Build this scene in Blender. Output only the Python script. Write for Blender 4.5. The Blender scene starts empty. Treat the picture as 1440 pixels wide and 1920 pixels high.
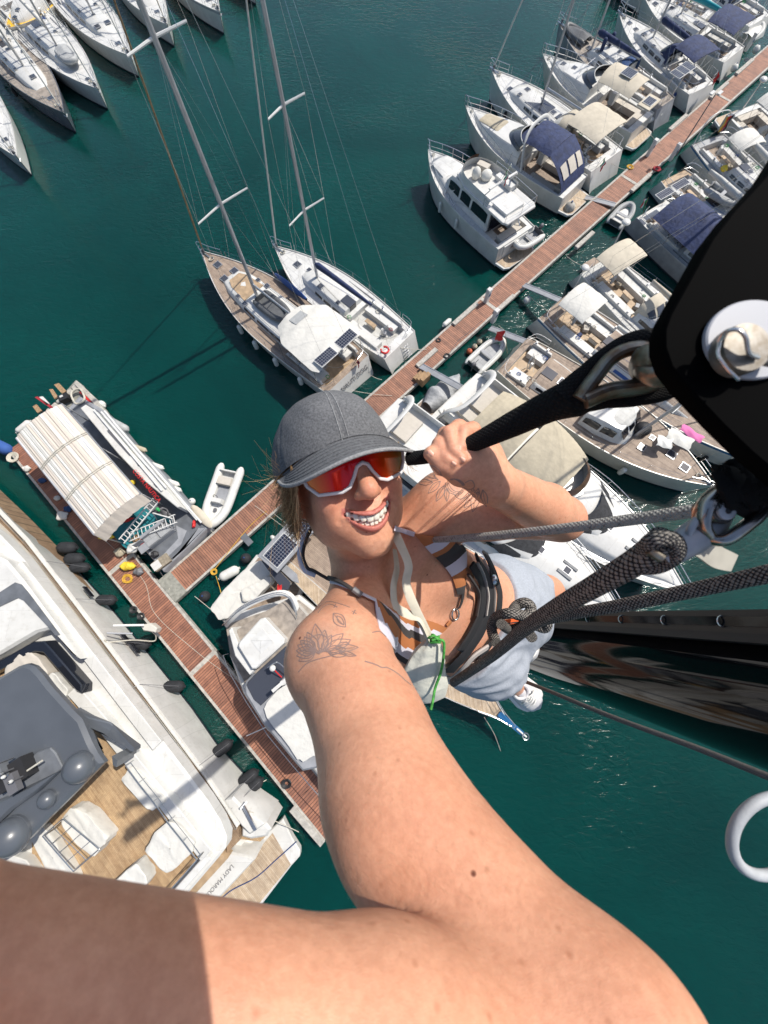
import bpy, bmesh, math, random
import numpy as np
from mathutils import Vector, Matrix, Quaternion
from mathutils.bvhtree import BVHTree
R = math.radians
SC = bpy.context.scene
COL = SC.collection
# ---------------------------------------------------------------- camera, sky, sun, exposure
F = 721.0                       # focal length in photo pixels (1440 x 1920)
HC = 24.0                       # camera height over the water
TH = math.atan(193 / F)         # tilt from straight down
cam_d = bpy.data.cameras.new('camera')
cam = bpy.data.objects.new('camera', cam_d); COL.objects.link(cam)
cam_d.sensor_fit = 'VERTICAL'; cam_d.sensor_height = 24.0; cam_d.sensor_width = 18.0
cam_d.lens = F / 1920 * 24.0
cam_d.clip_start = 0.01; cam_d.clip_end = 3000
cam.location = (0, 0, HC); cam.rotation_euler = (TH, 0, 0)
cam_d.dof.use_dof = True; cam_d.dof.focus_distance = 1.1; cam_d.dof.aperture_fstop = 6.0
SC.camera = cam
SUN_EL, SUN_AZ = R(54), math.atan2(0.58, 0.80)      # direction towards the sun: right and up in the picture
w = bpy.data.worlds.new('World'); SC.world = w; w.use_nodes = True
nt = w.node_tree; bg = nt.nodes['Background']
sky = nt.nodes.new('ShaderNodeTexSky'); sky.sky_type = 'NISHITA'; sky.sun_disc = False
sky.sun_elevation = SUN_EL; sky.sun_rotation = math.pi / 2 - SUN_AZ
sky.air_density = 1.0; sky.dust_density = 2.0; sky.ozone_density = 1.0
nt.links.new(sky.outputs[0], bg.inputs[0]); bg.inputs[1].default_value = 0.13
sl = bpy.data.lights.new('sun', 'SUN'); sl.energy = 4.6; sl.angle = R(0.55); sl.color = (1, .945, .86)
so = bpy.data.objects.new('sun', sl); COL.objects.link(so)
sd = Vector((math.cos(SUN_AZ) * math.cos(SUN_EL), math.sin(SUN_AZ) * math.cos(SUN_EL), math.sin(SUN_EL)))
so.rotation_euler = sd.to_track_quat('Z', 'Y').to_euler(); so.location = (8, 8, 40)
SC.view_settings.view_transform = 'Standard'; SC.view_settings.look = 'None'
SC.view_settings.exposure = 0.12; SC.view_settings.gamma = 1.0
SC.cycles.max_bounces = 6; SC.cycles.caustics_reflective = False; SC.cycles.caustics_refractive = False
# ---------------------------------------------------------------- coordinates
ct, st_ = math.cos(TH), math.sin(TH)
def c2w(p):                      # metric camera-space point (right, down, away) -> world
    x, y, z = p[0], -p[1], -p[2]
    return Vector((x, y * ct - z * st_, y * st_ + z * ct + HC))
def C(px, py, d):                # photo pixel at a measured depth -> camera-space point
    return np.array([(px - 720) * d / F, (py - 960) * d / F, d])
def G(px, py, z=0.0):            # photo pixel -> the point of the level z it looks at
    v = c2w((px - 720, py - 960, F)) - Vector((0, 0, HC))
    k = (z - HC) / v.z
    return Vector((v.x * k, v.y * k, z))
def A2w(a):                      # array of camera-space points -> world
    a = np.asarray(a, float); x, y, z = a[:, 0], -a[:, 1], -a[:, 2]
    return np.stack([x, y * ct - z * st_, y * st_ + z * ct + HC], 1)
# ---------------------------------------------------------------- materials
M = {}
def mat(name, col, rough=.5, metal=0., var=.0, scale=5., bump=0., bscale=40., col2=None, spec=.5, coat=0., sss=0., obj=True):
    m = bpy.data.materials.new(name); m.use_nodes = True; n = m.node_tree.nodes; l = m.node_tree.links
    b = n['Principled BSDF']; b.inputs['Base Color'].default_value = (*col, 1)
    b.inputs['Roughness'].default_value = rough; b.inputs['Metallic'].default_value = metal
    b.inputs['Specular IOR Level'].default_value = spec
    if coat: b.inputs['Coat Weight'].default_value = coat; b.inputs['Coat Roughness'].default_value = .03
    tc = n.new('ShaderNodeTexCoord')
    if var or col2:
        t = n.new('ShaderNodeTexNoise'); t.inputs['Scale'].default_value = scale; t.inputs['Detail'].default_value = 6
        l.new(tc.outputs['Object'], t.inputs['Vector'])
        r = n.new('ShaderNodeValToRGB'); c2 = col2 or tuple(max(0, c * (1 - var)) for c in col)
        c1 = col if col2 else tuple(min(1, c * (1 + var * .4)) for c in col)
        r.color_ramp.elements[0].position = .32; r.color_ramp.elements[1].position = .66
        r.color_ramp.elements[0].color = (*c2, 1); r.color_ramp.elements[1].color = (*c1, 1)
        l.new(t.outputs[0], r.inputs[0]); l.new(r.outputs[0], b.inputs['Base Color'])
    if bump:
        t2 = n.new('ShaderNodeTexNoise'); t2.inputs['Scale'].default_value = bscale; t2.inputs['Detail'].default_value = 4
        l.new(tc.outputs['Object'], t2.inputs['Vector'])
        bp = n.new('ShaderNodeBump'); bp.inputs['Strength'].default_value = min(1, bump); bp.inputs['Distance'].default_value = .3 / bscale
        l.new(t2.outputs[0], bp.inputs['Height']); l.new(bp.outputs[0], b.inputs['Normal'])
    if sss:
        b.inputs['Subsurface Weight'].default_value = sss; b.inputs['Subsurface Radius'].default_value = (1, .35, .2)
        b.inputs['Subsurface Scale'].default_value = .011
    M[name] = m; return m
mat('gelcoat', (.62, .615, .59), .22, var=.10, scale=1.3)
mat('gelcoat_cream', (.58, .56, .50), .28, var=.12, scale=1.1)
mat('deck_white', (.60, .60, .585), .5, var=.12, scale=2.2)
mat('deck_grey', (.33, .34, .35), .55, var=.15, scale=2)
mat('deck_nonskid', (.50, .50, .48), .6, var=.14, scale=2.5)
mat('teak_deck', (.36, .27, .20), .65, var=.3, scale=3.5)
mat('teak_grey', (.30, .26, .22), .7, var=.35, scale=3)
mat('teak_gold', (.40, .285, .175), .55, var=.25, scale=3)
mat('antifoul', (.02, .025, .04), .5)
mat('dark_glass', (.012, .014, .02), .06, spec=.7)
mat('smoked', (.05, .055, .07), .12, spec=.7)
mat('brown_glass', (.07, .035, .02), .15)
mat('rubber', (.018, .018, .02), .6)
mat('black_fabric', (.03, .031, .034), .85, var=.4, scale=6, bump=.5, bscale=12)
mat('navy', (.022, .036, .10), .8, var=.35, scale=3, bump=.6, bscale=5)
mat('blue_cover', (.02, .06, .17), .75, var=.3, scale=3, bump=.5, bscale=6)
mat('beige', (.50, .45, .36), .85, var=.12, scale=2, bump=.25, bscale=2.6)
mat('beige_dark', (.42, .37, .275), .85, var=.12, scale=2, bump=.5, bscale=3)
mat('white_cloth', (.58, .57, .53), .85, var=.06, scale=2.5, bump=.45, bscale=3.2)
mat('silver_cloth', (.36, .37, .38), .6, var=.2, scale=3, bump=1, bscale=6)
mat('steel', (.55, .56, .57), .25, metal=.9)
mat('alloy', (.44, .45, .47), .38, metal=.55, var=.12, scale=2)
mat('alloy_white', (.66, .66, .64), .35, var=.05)
mat('rope_white', (.55, .52, .44), .8, var=.3, scale=30)
mat('rope_yellow', (.62, .36, .04), .8, var=.3, scale=30)
mat('rope_blue', (.03, .09, .3), .8)
mat('rope_red', (.30, .02, .03), .8)
mat('red', (.55, .02, .02), .6); mat('orange', (.70, .12, .02), .6); mat('green', (.02, .30, .08), .6)
mat('german_gold', (.75, .45, .02), .6); mat('flag_white', (.7, .7, .68), .7); mat('flag_black', (.02, .02, .02), .7)
mat('pink', (.62, .16, .36), .85); mat('yellow', (.75, .55, .04), .7, var=.25, scale=8)
mat('fender_white', (.64, .64, .60), .45, var=.1); mat('fender_black', (.018, .02, .024), .8, var=.4, scale=9)
mat('fender_blue', (.02, .05, .16), .5); mat('orange_buoy', (.45, .10, .04), .6)
mat('hypalon', (.36, .37, .37), .6, var=.15, scale=4); mat('hypalon_dark', (.10, .105, .11), .5, var=.2, scale=4)
mat('hypalon_white', (.60, .60, .57), .5, var=.1, scale=4)
mat('concrete', (.27, .27, .235), .85, var=.3, scale=5, bump=.4, bscale=20)
mat('concrete_light', (.42, .40, .36), .85, var=.3, scale=6)
mat('wood_raw', (.34, .22, .12), .8, var=.4, scale=7); mat('wood_grey', (.28, .24, .18), .85, var=.3, scale=7)
mat('teal_floor', (.015, .17, .20), .5, var=.3, scale=4)
mat('grey_paint', (.13, .14, .155), .5, var=.25, scale=2); mat('grey_light', (.28, .29, .31), .5, var=.2, scale=2)
mat('navy_hull', (.02, .025, .045), .2, coat=.4)
mat('grey_hull', (.10, .11, .13), .25, coat=.3)
mat('cushion', (.50, .46, .40), .8, var=.08, scale=4); mat('text_grey', (.12, .12, .13), .5)
mat('teal_stripe', (.0, .25, .30), .4); mat('lime', (.35, .5, .03), .4); mat('blue_stripe', (.015, .11, .26), .3)
def add_lines(name, size, lw, dark):
    m = M[name]; n = m.node_tree.nodes; l = m.node_tree.links; b = n['Principled BSDF']; src = b.inputs['Base Color'].links[0].from_socket
    tc = n.new('ShaderNodeTexCoord'); br = n.new('ShaderNodeTexBrick'); br.inputs['Scale'].default_value = 1 / size; br.inputs['Mortar Size'].default_value = lw; br.inputs['Brick Width'].default_value = 1.0; br.inputs['Row Height'].default_value = .55
    br.inputs['Color1'].default_value = (1, 1, 1, 1); br.inputs['Color2'].default_value = (.94, .94, .93, 1); br.inputs['Mortar'].default_value = (dark, dark, dark, 1); l.new(tc.outputs['Object'], br.inputs['Vector'])
    t = n.new('ShaderNodeTexNoise'); t.inputs['Scale'].default_value = 6; t.inputs['Detail'].default_value = 8; l.new(tc.outputs['Object'], t.inputs['Vector']); r = n.new('ShaderNodeValToRGB'); r.color_ramp.elements[0].position = .26; r.color_ramp.elements[1].position = .46; r.color_ramp.elements[0].color = (.91, .90, .875, 1); r.color_ramp.elements[1].color = (1, 1, 1, 1); l.new(t.outputs[0], r.inputs[0])
    prev = src
    for q in (br.outputs['Color'], r.outputs[0]):
        mx = n.new('ShaderNodeMix'); mx.data_type = 'RGBA'; mx.blend_type = 'MULTIPLY'; mx.inputs[0].default_value = 1; l.new(prev, mx.inputs[6]); l.new(q, mx.inputs[7]); prev = mx.outputs[2]
    l.new(prev, b.inputs['Base Color'])
add_lines('deck_white', 1.15, .012, .72); add_lines('deck_nonskid', .9, .012, .75); add_lines('gelcoat', 2.6, .003, .8); add_lines('deck_grey', .8, .015, .7)
# solar cells: dark blue cells with pale grid lines
def grid_mat(name, cell, line, size, lw, axis=None):
    m = mat(name, cell, .18, spec=.6); n = m.node_tree.nodes; l = m.node_tree.links; b = n['Principled BSDF']
    tc = n.new('ShaderNodeTexCoord'); s = n.new('ShaderNodeSeparateXYZ'); l.new(tc.outputs['Object'], s.inputs[0]); outs = []
    for i in range(2):
        a = n.new('ShaderNodeMath'); a.operation = 'DIVIDE'; a.inputs[1].default_value = size; l.new(s.outputs[i], a.inputs[0])
        fr = n.new('ShaderNodeMath'); fr.operation = 'FRACT'; l.new(a.outputs[0], fr.inputs[0])
        lt = n.new('ShaderNodeMath'); lt.operation = 'LESS_THAN'; lt.inputs[1].default_value = lw; l.new(fr.outputs[0], lt.inputs[0]); outs.append(lt)
    mx = n.new('ShaderNodeMath'); mx.operation = 'MAXIMUM'; l.new(outs[0].outputs[0], mx.inputs[0]); l.new(outs[1].outputs[0], mx.inputs[1])
    mc = n.new('ShaderNodeMix'); mc.data_type = 'RGBA'; mc.inputs[6].default_value = (*cell, 1); mc.inputs[7].default_value = (*line, 1)
    l.new(mx.outputs[0], mc.inputs[0]); l.new(mc.outputs[2], b.inputs['Base Color'])
grid_mat('solar', (.012, .016, .035), (.22, .23, .25), .16, .12)
def plank_mat(name, c1, c2, gap, pitch, gw, ang, rough=.7, stain=.5, along=None):
    """boards whose joints run square to direction ang (world/object XY): per-board tone, dark joints, worn patches"""
    m = mat(name, c1, rough); n = m.node_tree.nodes; l = m.node_tree.links; b = n['Principled BSDF']
    tc = n.new('ShaderNodeTexCoord'); mp = n.new('ShaderNodeMapping'); mp.vector_type = 'POINT'
    mp.inputs['Rotation'].default_value = (0, 0, -ang); l.new(tc.outputs['Object'], mp.inputs['Vector'])
    s = n.new('ShaderNodeSeparateXYZ'); l.new(mp.outputs[0], s.inputs[0])
    dv = n.new('ShaderNodeMath'); dv.operation = 'DIVIDE'; dv.inputs[1].default_value = pitch; l.new(s.outputs[0], dv.inputs[0])
    fr = n.new('ShaderNodeMath'); fr.operation = 'FRACT'; l.new(dv.outputs[0], fr.inputs[0])
    fl = n.new('ShaderNodeMath'); fl.operation = 'FLOOR'; l.new(dv.outputs[0], fl.inputs[0])
    cv = n.new('ShaderNodeCombineXYZ'); l.new(fl.outputs[0], cv.inputs[0])
    if along:
        d2 = n.new('ShaderNodeMath'); d2.operation = 'DIVIDE'; d2.inputs[1].default_value = along; l.new(s.outputs[1], d2.inputs[0])
        a3 = n.new('ShaderNodeMath'); a3.operation = 'MULTIPLY_ADD'; a3.inputs[1].default_value = .37; l.new(fl.outputs[0], a3.inputs[0]); l.new(d2.outputs[0], a3.inputs[2])
        f2 = n.new('ShaderNodeMath'); f2.operation = 'FLOOR'; l.new(a3.outputs[0], f2.inputs[0]); l.new(f2.outputs[0], cv.inputs[1])
    wn = n.new('ShaderNodeTexWhiteNoise'); l.new(cv.outputs[0], wn.inputs['Vector'])
    ns = n.new('ShaderNodeTexNoise'); ns.inputs['Scale'].default_value = .9; ns.inputs['Detail'].default_value = 8; l.new(tc.outputs['Object'], ns.inputs['Vector'])
    ad = n.new('ShaderNodeMath'); ad.operation = 'MULTIPLY_ADD'; ad.inputs[1].default_value = stain * 2; ad.use_clamp = True
    l.new(ns.outputs[0], ad.inputs[0]); sb = n.new('ShaderNodeMath'); sb.operation = 'SUBTRACT'; sb.inputs[1].default_value = stain; l.new(wn.outputs[0], sb.inputs[0])
    l.new(sb.outputs[0], ad.inputs[2])
    mx = n.new('ShaderNodeMix'); mx.data_type = 'RGBA'; mx.inputs[6].default_value = (*c1, 1); mx.inputs[7].default_value = (*c2, 1); l.new(ad.outputs[0], mx.inputs[0])
    lt = n.new('ShaderNodeMath'); lt.operation = 'LESS_THAN'; lt.inputs[1].default_value = gw; l.new(fr.outputs[0], lt.inputs[0])
    m2 = n.new('ShaderNodeMix'); m2.data_type = 'RGBA'; m2.inputs[7].default_value = (*gap, 1); l.new(mx.outputs[2], m2.inputs[6]); l.new(lt.outputs[0], m2.inputs[0])
    n3 = n.new('ShaderNodeTexNoise'); n3.inputs['Scale'].default_value = 2.2; n3.inputs['Detail'].default_value = 9; n3.inputs['Roughness'].default_value = .7; l.new(tc.outputs['Object'], n3.inputs['Vector'])
    r3 = n.new('ShaderNodeValToRGB'); r3.color_ramp.elements[0].position = .32; r3.color_ramp.elements[1].position = .60; r3.color_ramp.elements[0].color = (.68, .66, .66, 1); r3.color_ramp.elements[1].color = (1.05, 1.05, 1.05, 1); l.new(n3.outputs[0], r3.inputs[0])
    m3 = n.new('ShaderNodeMix'); m3.data_type = 'RGBA'; m3.blend_type = 'MULTIPLY'; m3.inputs[0].default_value = 1; l.new(m2.outputs[2], m3.inputs[6]); l.new(r3.outputs[0], m3.inputs[7]); l.new(m3.outputs[2], b.inputs['Base Color'])
PB, PA = R(45), R(-45)          # directions of the two jetties
plank_mat('planks_b', (.36, .17, .105), (.24, .115, .075), (.03, .02, .018), .145, .17, PB, stain=.6)
plank_mat('planks_a', (.37, .165, .10), (.235, .105, .07), (.03, .02, .018), .145, .17, PA, stain=.6)
plank_mat('teak_laid', (.47, .33, .185), (.36, .235, .125), (.20, .13, .08), .055, .12, PB, stain=.4, along=1.1)
plank_mat('teak_pale', (.53, .43, .31), (.40, .30, .20), (.22, .16, .11), .07, .12, PB, stain=.3, along=2.3)
plank_mat('teak_boat', (.36, .28, .215), (.27, .205, .155), (.14, .11, .09), .09, .14, R(90), stain=.5)
plank_mat('teak_brown', (.30, .21, .13), (.24, .16, .10), (.12, .09, .06), .06, .12, PB, stain=.4)
# water
def water_mat():
    m = mat('water', (.0005, .050, .046), .11, spec=.5); n = m.node_tree.nodes; l = m.node_tree.links; b = n['Principled BSDF']
    b.inputs['IOR'].default_value = 1.33; b.inputs['Subsurface Weight'].default_value = .9; b.inputs['Subsurface Radius'].default_value = (.6, 1, 1); b.inputs['Subsurface Scale'].default_value = 1.0
    tc = n.new('ShaderNodeTexCoord')
    big = n.new('ShaderNodeTexNoise'); big.inputs['Scale'].default_value = .06; big.inputs['Detail'].default_value = 8; big.inputs['Roughness'].default_value = .62; big.inputs['Distortion'].default_value = .7; l.new(tc.outputs['Object'], big.inputs['Vector'])
    r = n.new('ShaderNodeValToRGB'); r.color_ramp.elements[0].position = .35; r.color_ramp.elements[1].position = .7
    r.color_ramp.elements[0].color = (.0006, .030, .026, 1); r.color_ramp.elements[1].color = (.0010, .050, .041, 1)
    l.new(big.outputs[0], r.inputs[0]); l.new(r.outputs[0], b.inputs['Base Color'])
    mp = n.new('ShaderNodeMapping'); mp.inputs['Rotation'].default_value = (0, 0, R(35)); mp.inputs['Scale'].default_value = (1.0, 2.1, 1)
    l.new(tc.outputs['Object'], mp.inputs['Vector'])
    w1 = n.new('ShaderNodeTexNoise'); w1.inputs['Scale'].default_value = 1.5; w1.inputs['Detail'].default_value = 5; w1.inputs['Roughness'].default_value = .55; w1.inputs['Distortion'].default_value = .8
    l.new(mp.outputs[0], w1.inputs['Vector'])
    pt = n.new('ShaderNodeTexNoise'); pt.inputs['Scale'].default_value = .11; pt.inputs['Detail'].default_value = 3; l.new(tc.outputs['Object'], pt.inputs['Vector'])
    pr = n.new('ShaderNodeMapRange'); pr.inputs[1].default_value = .42; pr.inputs[2].default_value = .65; pr.inputs[3].default_value = .25; pr.inputs[4].default_value = 1.0
    l.new(pt.outputs[0], pr.inputs[0])
    bp = n.new('ShaderNodeBump'); bp.inputs['Distance'].default_value = .07; l.new(pr.outputs[0], bp.inputs['Strength'])
    l.new(w1.outputs[0], bp.inputs['Height']); l.new(bp.outputs[0], b.inputs['Normal'])
water_mat()
# ---------------------------------------------------------------- mesh builder
class MB:
    def __init__(s): s.v = []; s.f = []; s.m = []; s.names = []
    def mi(s, name):
        if name not in s.names: s.names.append(name)
        return s.names.index(name)
    def add(s, vs, fs, m):
        o = len(s.v); k = s.mi(m) if isinstance(m, str) else None
        s.v += [tuple(v) for v in vs]; s.f += [tuple(i + o for i in f) for f in fs]
        s.m += [k] * len(fs) if k is not None else [s.mi(q) for q in m]
        return s
    def box(s, c, d, m, rz=0, top=1.0):
        x, y, z = d[0] / 2, d[1] / 2, d[2] / 2; cs, sn = math.cos(rz), math.sin(rz); vs = []
        for k, t in ((-1, 1), (1, top)):
            for i, j in ((-1, -1), (1, -1), (1, 1), (-1, 1)):
                a, b = i * x * t, j * y * t; vs.append((c[0] + a * cs - b * sn, c[1] + a * sn + b * cs, c[2] + k * z))
        return s.add(vs, [(3, 2, 1, 0), (4, 5, 6, 7), (0, 1, 5, 4), (1, 2, 6, 5), (2, 3, 7, 6), (3, 0, 4, 7)], m)
    def beam(s, p, q, w, h, m):
        p, q = Vector(p), Vector(q); d = (q - p).normalized()
        up = Vector((0, 0, 1)) if abs(d.z) < .95 else Vector((0, 1, 0)); a = d.cross(up).normalized(); b = a.cross(d)
        vs = [o + a * (i * w / 2) + b * (j * h / 2) for o in (p, q) for i, j in ((-1, -1), (1, -1), (1, 1), (-1, 1))]
        return s.add(vs, [(0, 1, 2, 3), (7, 6, 5, 4), (4, 5, 1, 0), (5, 6, 2, 1), (6, 7, 3, 2), (7, 4, 0, 3)], m)
    def path(s, pts, r, m, n=6, closed=False, flat=1.0, cap=True):
        P = [Vector(p) for p in pts]; k = len(P)
        if not hasattr(r, '__len__'): r = [r] * k
        o = len(s.v); vs = []; prev = None
        for i in range(k):
            a = P[i - 1] if (i or closed) else P[0]; b = P[(i + 1) % k] if (i < k - 1 or closed) else P[-1]
            d = (b - a)
            d = d.normalized() if d.length > 1e-9 else Vector((0, 0, 1))
            if prev is None:
                u = d.cross(Vector((0, 0, 1)) if abs(d.z) < .9 else Vector((1, 0, 0))).normalized()
            else:
                u = (prev - d * prev.dot(d)); u = u.normalized() if u.length > 1e-6 else d.orthogonal().normalized()
            prev = u; w_ = d.cross(u)
            for j in range(n):
                t = 2 * math.pi * j / n; vs.append(P[i] + u * (math.cos(t) * r[i]) + w_ * (math.sin(t) * r[i] * flat))
        fs = []
        for i in range(k if closed else k - 1):
            for j in range(n):
                a, b = i * n + j, i * n + (j + 1) % n; i2 = ((i + 1) % k) * n
                fs.append((a, b, i2 + (j + 1) % n, i2 + j))
        if not closed and cap: fs += [tuple(range(n - 1, -1, -1)), tuple((k - 1) * n + j for j in range(n))]
        return s.add(vs, fs, m)
    def tube(s, p, q, r, m, n=6, r2=None): return s.path([p, q], [r, r if r2 is None else r2], m, n)
    def ball(s, c, r, m, n=10, k=7, half=False):
        if not hasattr(r, '__len__'): r = (r, r, r)
        vs = []; fs = []; lo = 0 if half else -math.pi / 2
        for i in range(k + 1):
            ph = lo + (math.pi / 2 - lo) * i / k
            for j in range(n):
                t = 2 * math.pi * j / n; vs.append((c[0] + r[0] * math.cos(ph) * math.cos(t), c[1] + r[1] * math.cos(ph) * math.sin(t), c[2] + r[2] * math.sin(ph)))
        for i in range(k):
            for j in range(n): fs.append((i * n + j, i * n + (j + 1) % n, (i + 1) * n + (j + 1) % n, (i + 1) * n + j))
        return s.add(vs, fs, m)
    def capsule(s, p, q, r, m, n=8):
        p, q = Vector(p), Vector(q); d = (q - p).normalized()
        pts = [p - d * r, p - d * r * .8, p - d * r * .4, p, q, q + d * r * .4, q + d * r * .8, q + d * r]
        return s.path(pts, [r * .08, r * .6, r * .92, r, r, r * .92, r * .6, r * .08], m, n)
    def torus(s, c, Rr, r, m, n=20, k=6, ax=(0, 0, 1), sy=1.0):
        q = Vector((0, 0, 1)).rotation_difference(Vector(ax))
        return s.path([Vector(c) + q @ Vector((Rr * math.cos(2 * math.pi * i / n), Rr * sy * math.sin(2 * math.pi * i / n), 0)) for i in range(n)], r, m, k, closed=True)
    def grid(s, fn, nu, nv, m, flip=False):
        vs = [fn(i / nu, j / nv) for i in range(nu + 1) for j in range(nv + 1)]; fs = []
        for i in range(nu):
            for j in range(nv):
                a = i * (nv + 1) + j; f = (a, a + 1, a + nv + 2, a + nv + 1); fs.append(f[::-1] if flip else f)
        return s.add(vs, fs, m)
    def slab(s, poly, z0, z1, m, side=None, inset=0.0, zf=None):
        """extruded outline; poly = world/local XY points; inset chamfers the top"""
        P = [Vector((p[0], p[1])) for p in poly]; n = len(P)
        area = sum(P[i].x * P[(i + 1) % n].y - P[(i + 1) % n].x * P[i].y for i in range(n))
        if area < 0: P.reverse()
        zt = (lambda p: z1) if zf is None else zf
        rings = [[(p.x, p.y, z0) for p in P]]
        if inset:
            ins = []
            for i in range(n):
                a, b, c = P[i - 1], P[i], P[(i + 1) % n]; d1 = (b - a).normalized(); d2 = (c - b).normalized()
                nn = Vector((-d1.y - d2.y, d1.x + d2.x)); nn = nn.normalized() if nn.length > 1e-6 else Vector((-d1.y, d1.x)); ins.append(b + nn * inset)
            rings += [[(p.x, p.y, zt(p) - inset) for p in P], [(q.x, q.y, zt(p)) for p, q in zip(P, ins)]]
        else: rings += [[(p.x, p.y, zt(p)) for p in P]]
        vs = [v for r in rings for v in r]; fs = []; ms = []
        for k in range(len(rings) - 1):
            for i in range(n):
                j = (i + 1) % n; fs.append((k * n + i, k * n + j, (k + 1) * n + j, (k + 1) * n + i)); ms.append((side or m) if k == 0 else m)
        fs.append(tuple((len(rings) - 1) * n + i for i in range(n))); ms.append(m)
        fs.append(tuple(range(n - 1, -1, -1))); ms.append(side or m)
        return s.add(vs, fs, ms)
    def build(s, name, parent=None, smooth=True, loc=None):
        me = bpy.data.meshes.new(name); vs = s.v
        if loc is not None: vs = [(v[0] - loc[0], v[1] - loc[1], v[2] - loc[2]) for v in vs]
        me.from_pydata(vs, [], s.f)
        for q in s.names: me.materials.append(M[q])
        me.polygons.foreach_set('material_index', s.m)
        if smooth:
            me.polygons.foreach_set('use_smooth', [True] * len(s.f))
            try: me.set_sharp_from_angle(angle=R(38))
            except Exception: pass
        me.update(); o = bpy.data.objects.new(name, me); COL.objects.link(o)
        if parent is not None: o.parent = parent
        if loc is not None: o.location = loc
        return o
def tag(o, label, cat=None, group=None, kind=None):
    if label: o['label'] = label
    if cat: o['category'] = cat
    if group: o['group'] = group
    if kind: o['kind'] = kind
    return o
def thing(name, label, cat, loc=(0, 0, 0), rz=0, group=None):
    o = bpy.data.objects.new(name, None); o.empty_display_size = .3; COL.objects.link(o); o.location = loc; o.rotation_euler = (0, 0, rz)
    return tag(o, label, cat, group)
def interp(t, xs, ys): return float(np.interp(t, xs, ys))
def crom(pts, n=8):              # smooth curve through points
    P = [Vector(p) for p in pts]; out = []
    for i in range(len(P) - 1):
        a, b, c, d = P[max(i - 1, 0)], P[i], P[i + 1], P[min(i + 2, len(P) - 1)]
        for k in range(n):
            t = k / n; out.append(.5 * ((2 * b) + (c - a) * t + (2 * a - 5 * b + 4 * c - d) * t * t + (3 * b - a - 3 * c + d) * t ** 3))
    out.append(P[-1]); return out
def text_obj(s, size, m, loc, rot, parent, name='lettering', align='CENTER', depth=.004, shear=0.0):
    """words as real raised letters (converted to a mesh)"""
    cu = bpy.data.curves.new(name, 'FONT'); cu.body = s; cu.size = size; cu.extrude = depth; cu.align_x = align; cu.align_y = 'CENTER'; cu.shear = shear
    t = bpy.data.objects.new(name, cu); COL.objects.link(t); dg = bpy.context.evaluated_depsgraph_get()
    me = bpy.data.meshes.new_from_object(t.evaluated_get(dg)); bpy.data.objects.remove(t)
    o = bpy.data.objects.new(name, me); me.materials.clear(); me.materials.append(M[m]); COL.objects.link(o)
    if parent is not None: o.parent = parent
    o.location = loc; o.rotation_euler = rot if not isinstance(rot, Matrix) else rot.to_euler()
    return o
# ================================================================ SETTING
mb = MB(); mb.add([(-400, -300, 0), (400, -300, 0), (400, 900, 0), (-400, 900, 0)], [(0, 1, 2, 3)], 'water')
tag(mb.build('water', smooth=False), 'dark teal harbour water with small ripples', kind='structure')
def line_pts(a, b, t): return a.lerp(b, t)
def jetty(name, a0, a1, width, side, m, label, ztop=.55, joints=(), pl=None):
    """a0-a1: one edge; the deck lies to one side of it"""
    d = (a1 - a0).normalized(); nrm = Vector((-d.y, d.x, 0)) * side; a0 = a0.copy(); a1 = a1.copy(); a0.z = a1.z = 0
    t = thing(name, label, 'jetty'); P = [a0, a1, a1 + nrm * width, a0 + nrm * width]
    e = .14; Q = [a0 + nrm * e, a1 + nrm * e, a1 + nrm * (width - e), a0 + nrm * (width - e)]
    mb = MB(); mb.slab(Q, ztop - .08, ztop, m); mb.build('deck_boards', t, smooth=False)
    mb = MB()
    for o_ in (0, width - e + .002): mb.slab([a0 + nrm * o_, a1 + nrm * o_, a1 + nrm * (o_ + e - .002), a0 + nrm * (o_ + e - .002)], ztop - .30, ztop + .015, 'concrete_light')
    mb.build('edge_beam', t, smooth=False)
    L = (a1 - a0).length; mb = MB(); k = int(L / 2.6)
    for i in range(k):
        c = a0 + d * ((i + .5) * L / k) + nrm * width / 2; mb.box((c.x, c.y, .10), (1.5, width * .86, .5), 'concrete', math.atan2(d.y, d.x))
    tag(mb.build('float', t, smooth=False), None)
    for j in joints:
        mb = MB(); c = a0 + d * j + nrm * width / 2; mb.box((c.x, c.y, ztop + .006), (.26, width - .02, .03), 'concrete_light', math.atan2(d.y, d.x)); mb.build('joint_plate', t)
    return t, a0, d, nrm
# main jetty B, running away up and to the right; jetty A, running down to the right; jetty C, far upper left
ZT = .55
b0, b1 = G(322, 1106, ZT), G(322, 1106, ZT); bu = Vector((math.cos(PB), math.sin(PB), 0))
bn = Vector((-bu.y, bu.x, 0)); av = Vector((math.cos(PA), math.sin(PA), 0))
eB = G(690, 745, ZT); eB2 = G(722, 790, ZT)
def onb(p): return Vector((p.dot(bu), p.dot(bn), 0))
oB = sum((onb(G(x, y, ZT)).y for x, y in ((690, 745), (1100, 365), (500, 930))), 0) / 3
iB = sum((onb(G(x, y, ZT)).y for x, y in ((722, 790), (1240, 305), (420, 1035))), 0) / 3
uA = [G(x, y, ZT).dot(bu) for x, y in ((120, 970), (400, 1322), (600, 1578))]; uA2 = [G(x, y, ZT).dot(bu) for x, y in ((345, 1140), (460, 1290), (590, 1450))]
UA0, UA1 = sum(uA) / 3, sum(uA2) / 3
print('jetty', oB, iB, oB - iB, UA0, UA1, UA1 - UA0)
V0, V1 = G(8, 850, ZT).dot(av), G(605, 1580, ZT).dot(av)
def BP_(u, v, z=0): return bu * u + bn * v + Vector((0, 0, z))
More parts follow.
